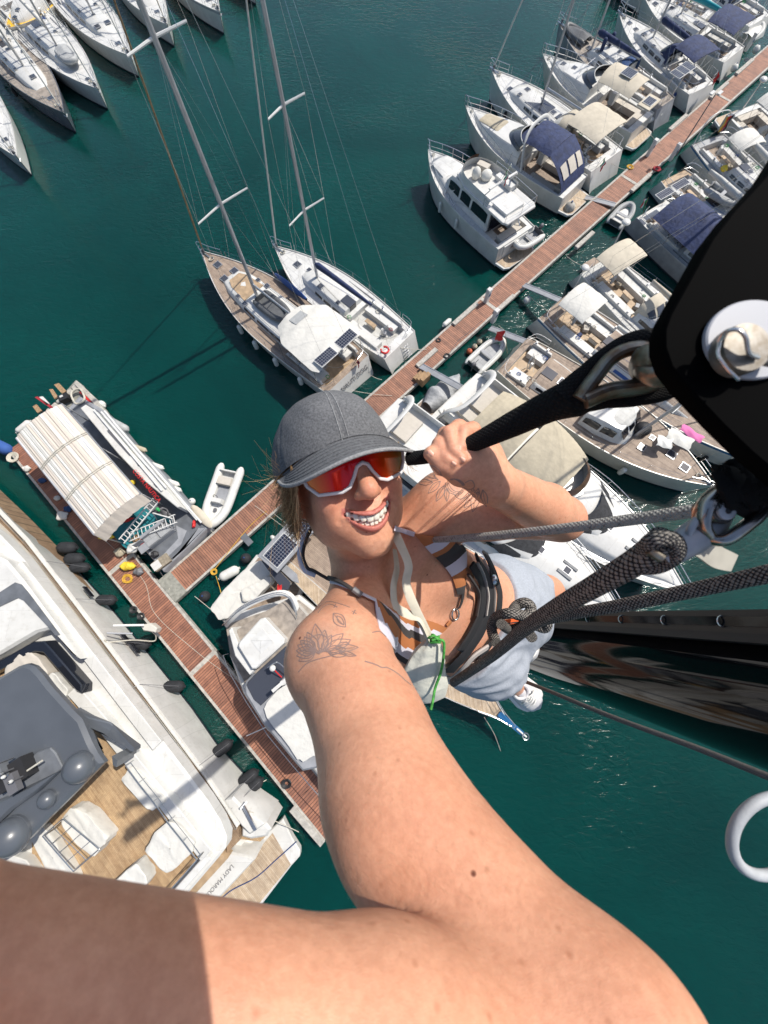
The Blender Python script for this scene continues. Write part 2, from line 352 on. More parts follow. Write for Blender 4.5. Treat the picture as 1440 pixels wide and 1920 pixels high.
jetty('jetty', BP_(UA1 + .9, iB), BP_(UA1 + 70, iB), oB - iB, 1, 'planks_b', 'long reddish plank jetty running up to the right past the capped head', joints=(15.5, 28.5, 46, 60))
jetty('jetty', bu * UA0 + av * V0, bu * UA0 + av * V1, UA1 - UA0, 1, 'planks_a', 'reddish plank jetty beside the big white yacht, its free end bottom centre', joints=(11.5, 19.5))
mb = MB(); mb.slab([BP_(UA1 + .01, iB, 0), BP_(UA1 + .9, iB, 0), BP_(UA1 + .9, oB, 0), BP_(UA1 + .01, oB, 0)], .2, ZT + .03, 'concrete', inset=.02)
tag(mb.build('concrete_slab'), 'pale concrete plate where the two plank jetties meet', 'slab')
c0_, c1_ = G(-60, 120, ZT), G(150, -20, ZT); jetty('jetty', c0_ + (c0_ - c1_) * 2, c1_ + (c1_ - c0_) * 3, 2.4, 1, 'planks_b', 'plank jetty with a yellow boat behind, far upper left')
# ---- small things on the jetties
def pedestal(px, py, label):
    p = G(px, py, ZT); t = thing('service_pedestal', label, 'pedestal', (p.x, p.y, ZT), PB, 'service pedestals on the long jetty')
    mb = MB(); mb.slab([(-.17, -.13), (.17, -.13), (.17, .13), (-.17, .13)], 0, 1.05, 'gelcoat', inset=.04); mb.build('body', t)
    mb = MB(); mb.slab([(-.2, -.15), (.2, -.15), (.17, .17), (-.17, .17)], 1.052, 1.16, 'deck_white', inset=.04); mb.build('cap', t)
    mb = MB(); mb.box((0, -.136, .72), (.2, .02, .24), 'blue_cover'); mb.build('socket_panel', t)
for px, py, s in ((911, 566, 'white service pedestal on the outer edge of the jetty, nearest the open water'), (924, 604, 'white service pedestal on the jetty beside the long step, nearest the red ensign'), (1214, 292, 'white service pedestal on the jetty edge near the beige-canopied sailboat stern'), (1256, 300, 'tall white service pedestal at the foot of the jetty lamp'), (1398, 95, 'white service pedestal far up the jetty')): pedestal(px, py, s)
def step_(px, py, L, label, m='concrete_light', w_=.32, hh=.16, ang=PB):
    p = G(px, py, ZT); t = MB(); t.slab([(-L / 2, -w_ / 2), (L / 2, -w_ / 2), (L / 2, w_ / 2), (-L / 2, w_ / 2)], 0, hh, m, inset=.02); o = t.build('mooring_step'); o.location = (p.x, p.y, ZT + .005); o.rotation_euler = (0, 0, ang); tag(o, label, 'step', 'pale steps along the jetty edge')
for px, py, L, s in ((800, 672, 2.0, 'pale plank step on the jetty, between the two sailboats and the wooden steps'), (872, 590, 2.6, 'long pale step on the outer jetty edge beside the white pedestal'), (945, 572, 2.2, 'pale step on the inner jetty edge beside the lower pedestal'), (1095, 452, 2.2, 'white step with a dark hole at the jetty edge near the grey tender'), (1200, 345, 2.6, 'white step on the inner jetty edge below the lamp'), (1270, 232, 2.6, 'long white step on the outer jetty edge beside the orange gangplank'), (1346, 172, 2.8, 'pale step on the outer jetty edge, second from the top'), (1394, 128, 2.8, 'pale step on the outer jetty edge, farthest up')): step_(px, py, L, s)
step_(576, 1548, 2.3, 'grey board lying at the end of the lower jetty', 'concrete_light', .35, .08, PA + R(2))
# wooden steps with bollard
t = thing('wooden_steps', 'pale wooden boarding steps standing on the jetty beside the covered tender', 'steps', tuple(G(790, 712, ZT)), PB + R(-90))
for k in range(3): mb = MB(); mb.box((-.3 + .3 * k, 0, .12 + .12 * k), (.29, .8, .24 + .24 * k), 'wood_raw'); mb.build('tread', t)
def bollard(px, py, label):
    p = G(px, py, ZT); mb = MB(); mb.path([(0, 0, 0), (0, 0, .05), (0, 0, .06), (0, 0, .42), (0, 0, .44), (0, 0, .5)], [.16, .16, .1, .1, .14, .12], 'rubber', 12); o = mb.build('bollard'); o.location = (p.x, p.y, ZT); tag(o, label, 'bollard')
bollard(751, 757, 'black bollard with a lashed line on the jetty beside the cap')
# lamp post leaning over nothing: a plain thin post with a double head
p = G(1268, 292, ZT); t = thing('lamp_post', 'thin dark lamp post with white double head on the long jetty', 'lamp', tuple(p))
mb = MB(); mb.path([(0, 0, 0), (0, 0, .5), (0, 0, 4.0)], [.07, .05, .035], 'text_grey', 8); mb.build('post', t)
for s in (-1, 1): mb = MB(); mb.box((s * .28, 0, 4.02), (.5, .22, .09), 'gelcoat', R(45)); mb.build('lamp_head', t)
def coil(px, py, m, label, r=.22, n=4, z=ZT, rr=.022, seed=1):
    p = G(px, py, z); g = random.Random(seed); pts = []
    for i in range(n * 14):
        a = i / 14 * 2 * math.pi; q = r * (.45 + .55 * i / (n * 14)) * (1 + g.uniform(-.08, .08)); pts.append((q * math.cos(a), q * math.sin(a) * .85, .03 + .012 * (i // 14)))
    mb = MB(); mb.path(pts, rr, m, 5); o = mb.build('rope_coil'); o.location = (p.x, p.y, z); tag(o, label, 'rope coil')
coil(402, 1072, 'rope_yellow', 'coil of yellow rope on the jetty beside the white fender')
coil(1181, 314, 'rope_yellow', 'yellow rope coil on the jetty near the beige canopy', .3)
coil(1231, 318, 'rope_red', 'dark red hose coil on the far half of the jetty', .32, 5, rr=.04)
coil(838, 668, 'rubber', 'tangled black rope coil on the jetty above the wooden steps', .26, 4, seed=4)
coil(822, 638, 'rubber', 'small dark rope coil on the outer jetty edge', .2, 3, seed=5)
coil(252, 1143, 'rubber', 'black rope coil at the yacht-side edge of the lower jetty, upper of two', .22, 7, rr=.035)
coil(266, 1155, 'rubber', 'black rope coil at the yacht-side edge of the lower jetty, lower of two', .22, 7, rr=.035, seed=3)
coil(538, 1468, 'rubber', 'flat black rope coil near the end of the lower jetty', .26, 8, rr=.035, seed=6)
coil(26, 858, 'rope_white', 'heap of cream rope on the jetty end beside the white awning', .42, 7, rr=.03, seed=8)
coil(240, 1085, 'rope_yellow', 'loose yellow rope heap beside the yellow bags', .35, 4, seed=9)
def rope(pxs, m, label, r=.02, name='rope', cat='rope', zs=ZT + .02, group=None, sag=0.):
    if not hasattr(zs, '__len__'): zs = [zs] * len(pxs)
    P = [G(x, y, z) for (x, y), z in zip(pxs, zs)]
    if sag: P = [P[0].lerp(P[-1], i / 10) - Vector((0, 0, sag * 4 * (i / 10) * (1 - i / 10))) for i in range(11)]
    else: P = crom(P, 8)
    mb = MB(); mb.path([q - P[0] for q in P], r, m, 5); o = mb.build(name); o.location = P[0]; tag(o, label, cat, group); return o
rope([(402, 1068), (418, 1048), (440, 1020), (470, 985), (500, 958)], 'rope_yellow', 'yellow rope laid along the jetty from its coil to the woman')
rope([(405, 1080), (414, 1110), (420, 1140), (432, 1165)], 'rope_yellow', 'yellow rope hanging from the jetty to the covered tender', zs=[ZT + .03, .6, .9, 1.3])
rope([(140, 905), (170, 985), (215, 1030), (270, 1090), (290, 1150), (360, 1215), (420, 1260), (470, 1290)], 'rope_white', 'thin pale cable snaking along the lower jetty', .012)
rope([(500, 1462), (470, 1480), (455, 1500)], 'rope_white', 'cream mooring line from the jetty end to the yacht quarter', zs=[.6, 1.0, 2.2])
rope([(596, 1492), (606, 1510), (616, 1526), (600, 1535), (612, 1548)], 'rubber', 'dark hose curled on the jetty end', .018)
rope([(840, 668), (858, 640), (880, 622), (905, 600)], 'text_grey', 'thin dark line trailing along the jetty boards', .014)
# yellow bags, white bundle, tools on jetty A
def bundle(px, py, m, label, r=(.35, .28, .2), z=ZT, name='bag', cat='bag', seed=0, rz=0):
    p = G(px, py, z); g = random.Random(seed); mb = MB(); mb.ball((0, 0, r[2] * .75), r, m, 18, 10); mb.v = [(v[0] * (1 + .16 * math.sin(5 * v[1] / r[1] + seed)), v[1] * (1 + .14 * math.sin(4 * v[0] / r[0] + 2 * seed)), max(0, v[2] * (1 + .12 * math.sin(7 * v[0] / r[0])))) for v in mb.v]
    o = mb.build(name); o.location = (p.x, p.y, z); o.rotation_euler = (0, 0, rz); tag(o, label, cat)
bundle(228, 1036, 'beige_dark', 'olive bag on the jetty, first behind the awning boat', seed=1); bundle(243, 1062, 'yellow', 'bright yellow bag on the jetty among ropes', (.45, .28, .22), seed=2); bundle(262, 1072, 'text_grey', 'dark bag with a white tag next to the yellow bag', (.3, .25, .18), seed=3)
bundle(110, 935, 'white_cloth', 'small white bundle on the jetty under the awning edge', (.2, .16, .14), seed=4); bundle(119, 968, 'white_cloth', 'coil of white hose in a heap on the jetty under the awning', (.36, .3, .14), seed=5); bundle(130, 955, 'blue_cover', 'blue-grey bag on the jetty beside the white heap', (.25, .2, .16), seed=6); bundle(53, 880, 'white_cloth', 'white plastic bag near the jetty end', (.26, .2, .16), seed=7); bundle(82, 902, 'blue_cover', 'blue bag on the jetty under the awning edge', (.24, .18, .14), seed=8)
p = G(463, 1012, ZT); mb = MB(); mb.box((0, 0, .02), (.4, .8, .04), 'grey_paint'); o = mb.build('hatch_plate'); o.location = (p.x, p.y, ZT); o.rotation_euler = (0, 0, PB); tag(o, 'dark grey metal plate set in the jetty beside the yellow rope', 'plate')
# hanging fenders and buoys
def fender(px, py, z, m, label, L=.7, r=.15, ang=0., tilt=0., group=None, ball=False, name='fender', line=None):
    p = G(px, py, z); t = thing(name, label, 'fender', tuple(p), ang, group); mb = MB()
    if ball: mb.ball((0, 0, 0), r, m, 16, 10); mb.tube((0, 0, r * .95), (0, 0, r * 1.2), r * .16, 'fender_blue')
    else:
        d = Vector((math.cos(tilt), 0, math.sin(tilt))); mb.capsule(-d * (L / 2 - r), d * (L / 2 - r), r, m, 14); mb.tube(d * (L / 2), d * (L / 2 + .06), r * .25, m); mb.tube(-d * (L / 2), -d * (L / 2 + .06), r * .25, m)
    mb.build('body', t)
    if line:
        q = G(*line) - p; mb = MB(); mb.tube((0, 0, 0) if ball else tuple(d * (L / 2)), tuple(Matrix.Rotation(-ang, 3, 'Z') @ q), .012, 'rope_white' if m != 'fender_black' else 'text_grey', 5); mb.build('lanyard', t)
    return t
fender(430, 1075, .75, 'fender_white', 'big white fender floating between the yellow rope and the covered tender', 1.25, .30, R(30))
fender(461, 1047, .3, 'fender_black', 'round black buoy under the jetty edge, beside the dark plate', r=.32, ball=True)
fender(384, 1118, .3, 'fender_black', 'round black buoy between the concrete plate and the covered tender', r=.32, ball=True)
fender(360, 940, .2, 'fender_white', 'round white buoy at the corner of the awning boat', r=.22, ball=True)
fender(880, 659, .2, 'orange_buoy', 'orange round buoy at the jetty beside the white tender', r=.22, ball=True); fender(890, 650, .2, 'beige_dark', 'grey-brown round buoy, lower of the pair by the orange one', r=.2, ball=True); fender(899, 641, .2, 'beige_dark', 'grey-brown round buoy, upper of the pair by the orange one', r=.2, ball=True)
fender(988, 563, .4, 'fender_white', 'white ball buoy under the long gangway', r=.26, ball=True); fender(1068, 389, .5, 'concrete_light', 'big weathered ball buoy behind the navy-canopied motorboat', r=.42, ball=True)
fender(838, 605, .45, 'fender_white', 'white fender lying along the outer jetty edge', .8, .18, PB); fender(733, 740, .3, 'fender_white', 'small white buoy on the jetty edge beside the cap', r=.18, ball=True)
for i, (px, py) in enumerate(((1377, 127), (1418, 92), (1250, 205))): fender(px, py, .6, 'fender_white', ('white ball buoy at the jetty edge between the pale steps', 'grey ball buoy at the top of the long jetty', 'white ball buoy beside the orange gangplank')[i], r=.28, ball=True)
# mooring lines in the water
ML_ = ['from the white sloop to the jetty', 'from the awning yacht stern, upper', 'from the awning yacht stern, lower', 'at the flybridge yacht stern', 'at the sports cruiser stern', 'from the bollard beside the cap', 'at the red ensign', 'under the white bimini yacht', 'at the radar pole boat', 'at the beige canopy stern', 'at the solar panels beside the neck', 'beside the covered tender, left of the white yacht', 'at the concrete plate, work boat corner', 'from the work boat to the rigid inflatable', 'at the orange gangplank', 'beside the dark metal plate']
for i, (a, b, za, zb) in enumerate((((744, 650), (800, 655), 1.2, .6), ((690, 700), (716, 712), 1.2, .6), ((650, 730), (735, 742), 1.2, .6), ((975, 465), (1010, 430), 1.0, .6), ((1080, 370), (1120, 372), 1.2, .6), ((755, 800), (795, 845), .6, 1.2), ((980, 640), (935, 610), 1.3, .6), ((1040, 590), (985, 548), 1.4, .6), ((1110, 505), (1062, 480), 1.3, .6), ((1140, 300), (1175, 318), 1.2, .6), ((560, 1000), (512, 962), 1.3, .6), ((437, 1180), (365, 1118), 1.4, .6), ((300, 1072), (318, 1105), .6, .6), ((385, 985), (400, 1000), .8, .6), ((1213, 240), (1240, 270), 1.2, .6), ((548, 1000), (478, 948), 1.4, .6))):
    rope([a, b], 'rope_white', 'pale mooring line ' + ML_[i], .016, 'mooring_line', 'mooring line', (za, zb), 'mooring lines to the jetties', sag=.12)
# ================================================================ BOATS (local frame: x forward from the stern, y to port, z up from the water)
class Hull:
    def __init__(s, L, B, fb=1.2, rise=.35, tw=.78, tm=.42, pw=2.1, rake=.5, sharp=1.0, rev=0.):
        s.rev = rev
        s.L, s.B, s.fb, s.rise, s.tw, s.tm, s.pw, s.rake, s.sharp = L, B, fb, rise, tw, tm, pw, rake, sharp
    def w(s, t):
        t = min(max(t, 0), 1)
        if t < s.tm: q = s.tw + (1 - s.tw) * math.sin(math.pi / 2 * t / s.tm)
        else: q = (1 - ((t - s.tm) / (1 - s.tm)) ** s.pw) ** s.sharp
        return max(.02, s.B / 2 * q)
    def z(s, t): return s.fb + s.rise * t * t
    def build(s, par, hm, bm='antifoul', stripe=None, smz=.62, n=30):
        mb = MB()
        rows = []
        for i in range(n + 1):
            t = i / n; w_ = s.w(t); zz = s.z(t); fl = .80 + .10 * (1 - t)
            prof = [(0, -.5), (w_ * .55, -.35), (w_ * fl, .0), (w_ * (fl + .02), .14), (w_ * (fl * .4 + .6), zz * smz), (w_ * .985, zz * .90), (w_, zz), (w_ * .995, zz + .07), (max(0, w_ - .05), zz + .07), (max(0, w_ - .055), zz)]
            rows.append([(t * s.L - s.rake * t * t * (1 - max(0, k) / zz) - s.rev * (1 - t) ** 6 * max(0, 1 - max(0, k) / zz), y, k) for y, k in prof])
        k = len(rows[0])
        for sg in (1, -1):
            vs = [(x, y * sg, z_) for r in rows for x, y, z_ in r]; fs = []; ms = []
            for i in range(n):
                for j in range(k - 1):
                    f = (i * k + j, i * k + j + 1, (i + 1) * k + j + 1, (i + 1) * k + j); fs.append(f if sg < 0 else f[::-1])
                    ms.append(bm if j < 3 else (stripe if (stripe and j == 5) else hm))
            mb.add(vs, fs, ms)
        r = rows[0]; vs = [(x, y, z_) for x, y, z_ in r[:8]] + [(x, -y, z_) for x, y, z_ in r[:8][::-1]]; mb.add(vs, [tuple(range(16))], hm)
        return mb.build('hull', par)
    def deck(s, par, m, cp=None, fm=None, sm='deck_white', name='deck', t0=0.0, t1=1.0, n=40):
        """deck sheet; cp = (x0, x1, halfwidth, depth) sunken cockpit with floor fm"""
        mb = MB(); xs = [t0 + (t1 - t0) * i / n for i in range(n + 1)]
        if cp: xs = sorted(xs + [cp[0] / s.L - 1e-4, cp[0] / s.L, cp[1] / s.L, cp[1] / s.L + 1e-4])
        rows = []
        for t in xs:
            w_ = max(.015, s.w(t) - .05); zz = s.z(t) + .004; ins = cp and cp[0] / s.L <= t <= cp[1] / s.L
            c = min(cp[2], w_ * .95) if cp else w_ * .5; d = cp[3] if ins else 0
            X = t * s.L; rows.append([(X, -w_, zz), (X, -c, zz), (X, -c * .97, zz - d), (X, 0, zz - d + (.03 if not ins else 0)), (X, c * .97, zz - d), (X, c, zz), (X, w_, zz)])
        vs = [v for r in rows for v in r]; fs = []; ms = []
        for i in range(len(rows) - 1):
            mid = (xs[i] + xs[i + 1]) / 2 * s.L; ins = cp and cp[0] < mid < cp[1]; wall = (xs[i + 1] - xs[i]) < 5e-4
            for j in range(6):
                fs.append((i * 7 + j, (i + 1) * 7 + j, (i + 1) * 7 + j + 1, i * 7 + j + 1)); ms.append((fm if j in (2, 3) and not wall else sm) if (ins or wall) and j in (1, 2, 3, 4) else m)
        mb.add(vs, fs, ms); return mb.build(name, par, smooth=False)
def loft(mb, st, m, mtop=None, zbase=None):
    """cabin: stations (x, halfwidth_bottom, z_bottom, halfwidth_top, z_top)"""
    vs = []; fs = []; ms = []; n = len(st)
    for x, wb, zb, wt, zt in st: vs += [(x, -wb, zb), (x, -wt - (wb - wt) * .25, zb + (zt - zb) * .8), (x, -wt * .93, zt), (x, 0, zt + .04 * (zt > zb + .1)), (x, wt * .93, zt), (x, wt + (wb - wt) * .25, zb + (zt - zb) * .8), (x, wb, zb)]
    for i in range(n - 1):
        for j in range(6): fs.append((i * 7 + j, (i + 1) * 7 + j, (i + 1) * 7 + j + 1, i * 7 + j + 1)); ms.append(mtop if mtop and j in (2, 3) else m)
    fs += [tuple(range(6, -1, -1)), tuple((n - 1) * 7 + j for j in range(7))]; ms += [m, m]; mb.add(vs, fs, ms)
def side_window(mb, st, x0, x1, z0f, z1f, m, out=.012, k=14, taper=.9, sides=(1, -1)):
    """dark glazing standing proud of the cabin side between two x positions, on both sides"""
    X = [q[0] for q in st]
    for sg in sides:
        vs = []
        for i in range(k + 1):
            x = x0 + (x1 - x0) * i / k; wb, zb, wt, zt = [interp(x, X, [q[c] for q in st]) for c in (1, 2, 3, 4)]; e = math.sin(math.pi * min(1, max(0, i / k))) ** .04 if 0 < i < k else taper
            lo, hi = z0f, z0f + (z1f - z0f) * e
            for f in (lo, hi):
                g = f / .8; y = wb + (wt + (wb - wt) * .25 - wb) * min(1, g); vs.append((x, sg * (y + out), zb + (zt - zb) * f))
        fs = [(2 * i, 2 * i + 1, 2 * i + 3, 2 * i + 2) for i in range(k)]; mb.add(vs, fs if sg < 0 else [f[::-1] for f in fs], m)
def hatch(par, x, y, z, s=.5, m='smoked', fr='alloy', rz=0, lx=1.0, name='hatch'):
    mb = MB(); mb.box((x, y, z + .03), (s * lx, s, .05), fr, rz); mb.box((x, y, z + .058), (s * lx * .84, s * .82, .02), m, rz); return mb.build(name, par)
def rail(par, pts, h0, r=.014, m='steel', posts=True, mid=True, name='rail', step=None):
    mb = MB(); P = [Vector(p) for p in pts]; up = Vector((0, 0, h0)); mb.path([p + up for p in P], r, m, 6)
    if mid: mb.path([p + up * .5 for p in P], r * .6, m, 4)
    if posts:
        for p in P: mb.tube(p, p + up, r, m, 5)
    return mb.build(name, par)
def stanchions(par, H, t0, t1, n=7, h0=.6, sides=(1, -1)):
    for sg in sides:
        mb = MB(); T = [t0 + (t1 - t0) * i / (n - 1) for i in range(n)]; P = [Vector((t * H.L, sg * (H.w(t) - .07), H.z(t) + .02)) for t in T]
        for p in P: mb.tube(p, p + Vector((0, 0, h0)), .013, 'steel', 5)
        for f in (.5, 1): mb.path([p + Vector((0, 0, h0 * f)) for p in P], .007, 'steel', 4)
        mb.build('lifeline', par)
def pulpit(par, H, t0=.90, h0=.65, ext=.1, name='pulpit'):
    P = [Vector((t0 * H.L, -(H.w(t0) - .05), H.z(t0))), Vector((.96 * H.L, -(H.w(.96) - .03), H.z(.96))), Vector((H.L + ext, -.10, H.z(1))), Vector((H.L + ext + .08, 0, H.z(1))), Vector((H.L + ext, .10, H.z(1))), Vector((.96 * H.L, H.w(.96) - .03, H.z(.96))), Vector((t0 * H.L, H.w(t0) - .05, H.z(t0)))]
    up = Vector((0, 0, h0)); mb = MB(); mb.path(crom([p + up for p in P], 4), .018, 'steel', 6); mb.path(crom([p + up * .5 for p in P], 4), .012, 'steel', 5)
    for p in (P[0], P[1], P[5], P[6]): mb.tube(p, p + up, .016, 'steel', 5)
    return mb.build(name, par)
def pushpit(par, H, t1=.10, h0=.65):
    for sg in (1, -1):
        P = [Vector((t1 * H.L, sg * (H.w(t1) - .07), H.z(t1))), Vector((.03 * H.L, sg * (H.w(.03) - .07), H.z(0))), Vector((.01 * H.L, sg * (H.w(0) * .55), H.z(0)))]; up = Vector((0, 0, h0)); mb = MB()
        mb.path(crom([p + up for p in P], 4), .017, 'steel', 6); mb.path(crom([p + up * .5 for p in P], 4), .012, 'steel', 5)
        for p in P: mb.tube(p, p + up, .015, 'steel', 5)
        mb.build('pushpit', par)
def canopy(par, x0, x1, wy, z, m, crown=.18, name='bimini', hoops=3, zdeck=1.2, sag=.03, th=.03, bulge=0., wob=.012, drop=.0):
    """fabric awning stretched on steel hoops, with legs"""
    mb = MB()
    def f(u, v, o=0.):
        x = x0 + (x1 - x0) * u; a = (v * 2 - 1); e = 1 - abs(a) ** 3.5 * .25
        edge = abs(a) ** 5 * .10 + (abs(u * 2 - 1) ** 8) * .07
        return (x + .06 * (1 - abs(a) ** 2) * (1 if u > .5 else -1) * abs(2 * u - 1), a * wy, z + crown * (1 - a * a) - sag * math.sin(u * math.pi * hoops) ** 2 - edge - drop * (1 - u) + o + wob * math.sin(11 * u + 7 * v) * math.sin(9 * v))
    mb.grid(lambda u, v: f(u, v), 16, 16, m); mb.grid(lambda u, v: f(u, v, -th), 16, 16, m, flip=True)
    E = [f(i / 16, 0) for i in range(17)] + [f(1, j / 16) for j in range(17)] + [f(1 - i / 16, 1) for i in range(17)] + [f(0, 1 - j / 16) for j in range(17)]; mb.path([(a, b, c - th / 2) for a, b, c in E], .018, m, 5, closed=True)
    o = mb.build(name, par)
    mb = MB()
    for k in range(hoops + 1):
        u = k / hoops; P = [f(u, j / 10, -th - .02) for j in range(11)]; xm = (x0 + x1) / 2
        mb.path([(xm + (P[0][0] - xm) * .3, P[0][1] * 1.02, zdeck)] + P + [(xm + (P[-1][0] - xm) * .3, P[-1][1] * 1.02, zdeck)], .013, 'steel', 5)
    mb.build(name + '_frame', o); return o
def dodger(par, x0, x1, w0, z0, hh, m, win='smoked', name='sprayhood'):
    """spray hood: high aft edge at x0, sloping to the coachroof at x1"""
    mb = MB()
    def f(u, v):
        a = (v - .5) * math.pi; x = x0 + (x1 - x0) * (u ** .85) * (1 - .18 * abs(math.sin(a)) ** 3); q = math.cos(a) ** .55 if math.cos(a) > 0 else 0
        return (x, w0 * math.sin(a) * (1 - .12 * u), z0 + hh * q * (1 - u ** 2.2))
    mb.grid(f, 10, 18, m); o = mb.build(name, par); mb = MB()
    for a, b in ((.16, .34), (.40, .60), (.66, .84)): mb.grid(lambda u, v: tuple(Vector(f(.42 + .4 * u, a + (b - a) * v)) + Vector((.015, 0, .02))), 4, 5, win)
    mb.build('hood_window', o); return o
def wheel(par, x, y, z, r=.42):
    mb = MB(); mb.torus((x, y, z), r, .018, 'steel', 20, 5, ax=(1, 0, .25))
    for k in range(5): a = 2 * math.pi * k / 5; mb.tube((x, y, z), (x - .25 * r * math.sin(a), y + r * math.cos(a), z + r * math.sin(a)), .008, 'steel', 4)
    mb.box((x + .12, y, z - .25), (.16, .16, .55), 'gelcoat'); return mb.build('steering_wheel', par)
def winch(par, x, y, z, s=1.): mb = MB(); mb.path([(x, y, z), (x, y, z + .06 * s), (x, y, z + .07 * s), (x, y, z + .16 * s), (x, y, z + .2 * s)], [.09 * s, .085 * s, .055 * s, .06 * s, .075 * s], 'steel', 10); return mb.build('winch', par)
def rig(par, H, xm, zm, height, spread=(.34, .64), boom=None, cover=None, m='alloy', r=.085, stays=True, furl='beige', boom_dir=0., swp=.25, gen=None):
    mb = MB(); mb.path([(xm, 0, zm), (xm, 0, zm + height * .8), (xm, 0, zm + height)], [r, r, r * .75], m, 12, flat=1.0); mst = mb.build('mast', par)
    B = H.B / 2
    for i, f in enumerate(spread):
        for sg in (1, -1): mb = MB(); mb.path([(xm, sg * .03, zm + height * f), (xm - swp, sg * B * (.74 - .13 * i), zm + height * f + .05)], [.042, .03], 'alloy_white', 6, flat=1.6); mb.build('spreader', mst)
    if stays:
        mb = MB(); top = Vector((xm, 0, zm + height * .97)); tm = xm / H.L
        for sg in (1, -1):
            pl = Vector((xm - swp * 1.1, sg * (H.w(tm) - .12), H.z(tm))); tips = [Vector((xm - swp, sg * B * (.74 - .13 * i), zm + height * f + .05)) for i, f in enumerate(spread)]
            mb.path([pl] + tips + [top], .008, 'steel', 4); mb.tube(pl, (xm, 0, zm + height * spread[0]), .007, 'steel', 4); mb.tube(pl + Vector((.5, 0, 0)), (xm, 0, zm + height * spread[-1]), .006, 'steel', 4)
            mb.tube(top, (.15, sg * (H.w(0) * .55), H.z(0)), .007, 'steel', 4)
            if len(tips) > 1: mb.tube(tips[0], (xm, 0, zm + height * spread[1]), .006, 'steel', 4)
        for k in range(2): mb.tube((xm + .1, .04 * (k * 2 - 1), zm), (xm + .1, .04, zm + height * .95), .006, 'rope_white', 4)
        mb.build('stay', par)
    if furl:
        mb = MB(); a, b = Vector((H.L - .25, 0, H.z(1) + .25)), Vector((xm + .1, 0, zm + height * .94)); mb.path([a, a.lerp(b, .03), a.lerp(b, .06), a.lerp(b, .85), b], [.02, .05, .062, .035, .012], furl, 8); fs_ = mb.build('furled_foresail', par)
        mb = MB(); mb.path([a - Vector((0, 0, .1)), a, a + Vector((0, 0, .12))], [.10, .11, .09], 'text_grey', 10); mb.build('furler_drum', fs_)
    if boom:
        L = boom; a = Vector((xm - .1, 0, zm + 1.0)); d = Vector((-math.cos(boom_dir), math.sin(boom_dir), .03)); b = a + d * L
        mb = MB(); mb.path([a, b], [.075, .07], m, 10, flat=1.4); bm_ = mb.build('boom', par)
        if cover: mb = MB(); mb.path([a + Vector((0, 0, .16)), a.lerp(b, .05) + Vector((0, 0, .18)), a.lerp(b, .3) + Vector((0, 0, .17)), a.lerp(b, .7) + Vector((0, 0, .14)), b + Vector((0, 0, .10))], [.10, .20, .17, .14, .07], cover, 12, flat=1.15); mb.build('sail_cover', bm_)
def solar(par, x, y, z, sx, sy, rz=0, tilt=0., name='solar_panel'):
    mb = MB(); mb.box((0, 0, 0), (sx, sy, .03), 'alloy_white'); mb.box((0, 0, .018), (sx - .07, sy - .07, .012), 'solar'); o = mb.build(name, par, smooth=False); o.location = (x, y, z); o.rotation_euler = (tilt, 0, rz); return o
def flag(par, x, y, z, cols, h0=1.1, lean=.35, w_=.5, hgt=.32, side=0., vert=True, name='ensign'):
    """ensign hanging limp from a raked staff"""
    mb = MB(); top = Vector((x - lean, y + side, z + h0)); mb.tube((x, y, z), top, .012, 'wood_raw', 5); mb.build('flag_staff', par)
    mb = MB(); n = len(cols)
    for k, c in enumerate(cols):
        def f(u, v, k=k):
            q = (k + v) / n; d = top + Vector((.10 * u, 0, -.05)); return (d.x - q * w_ * .5 + .03 * math.sin(7 * u + 5 * q), d.y + .05 * math.sin(9 * u + 6 * q) + .08 * q, d.z - u * hgt * 1.9 - q * w_ * .55)
        mb.grid(f, 8, 4, c)
    return mb.build(name, par)
def outboard(par, x, y, z, rz=0, m='text_grey', name='outboard'):
    mb = MB(); c, s = math.cos(rz), math.sin(rz); mb.ball((x, y, z + .25), (.20, .14, .16), m, 12, 8); mb.tube((x, y, z + .2), (x - .05 * c, y - .05 * s, z - .45), .05, m, 8); mb.tube((x + .15 * c, y + .15 * s, z + .2), (x + .5 * c, y + .5 * s, z + .28), .022, 'rubber', 6); return mb.build(name, par)
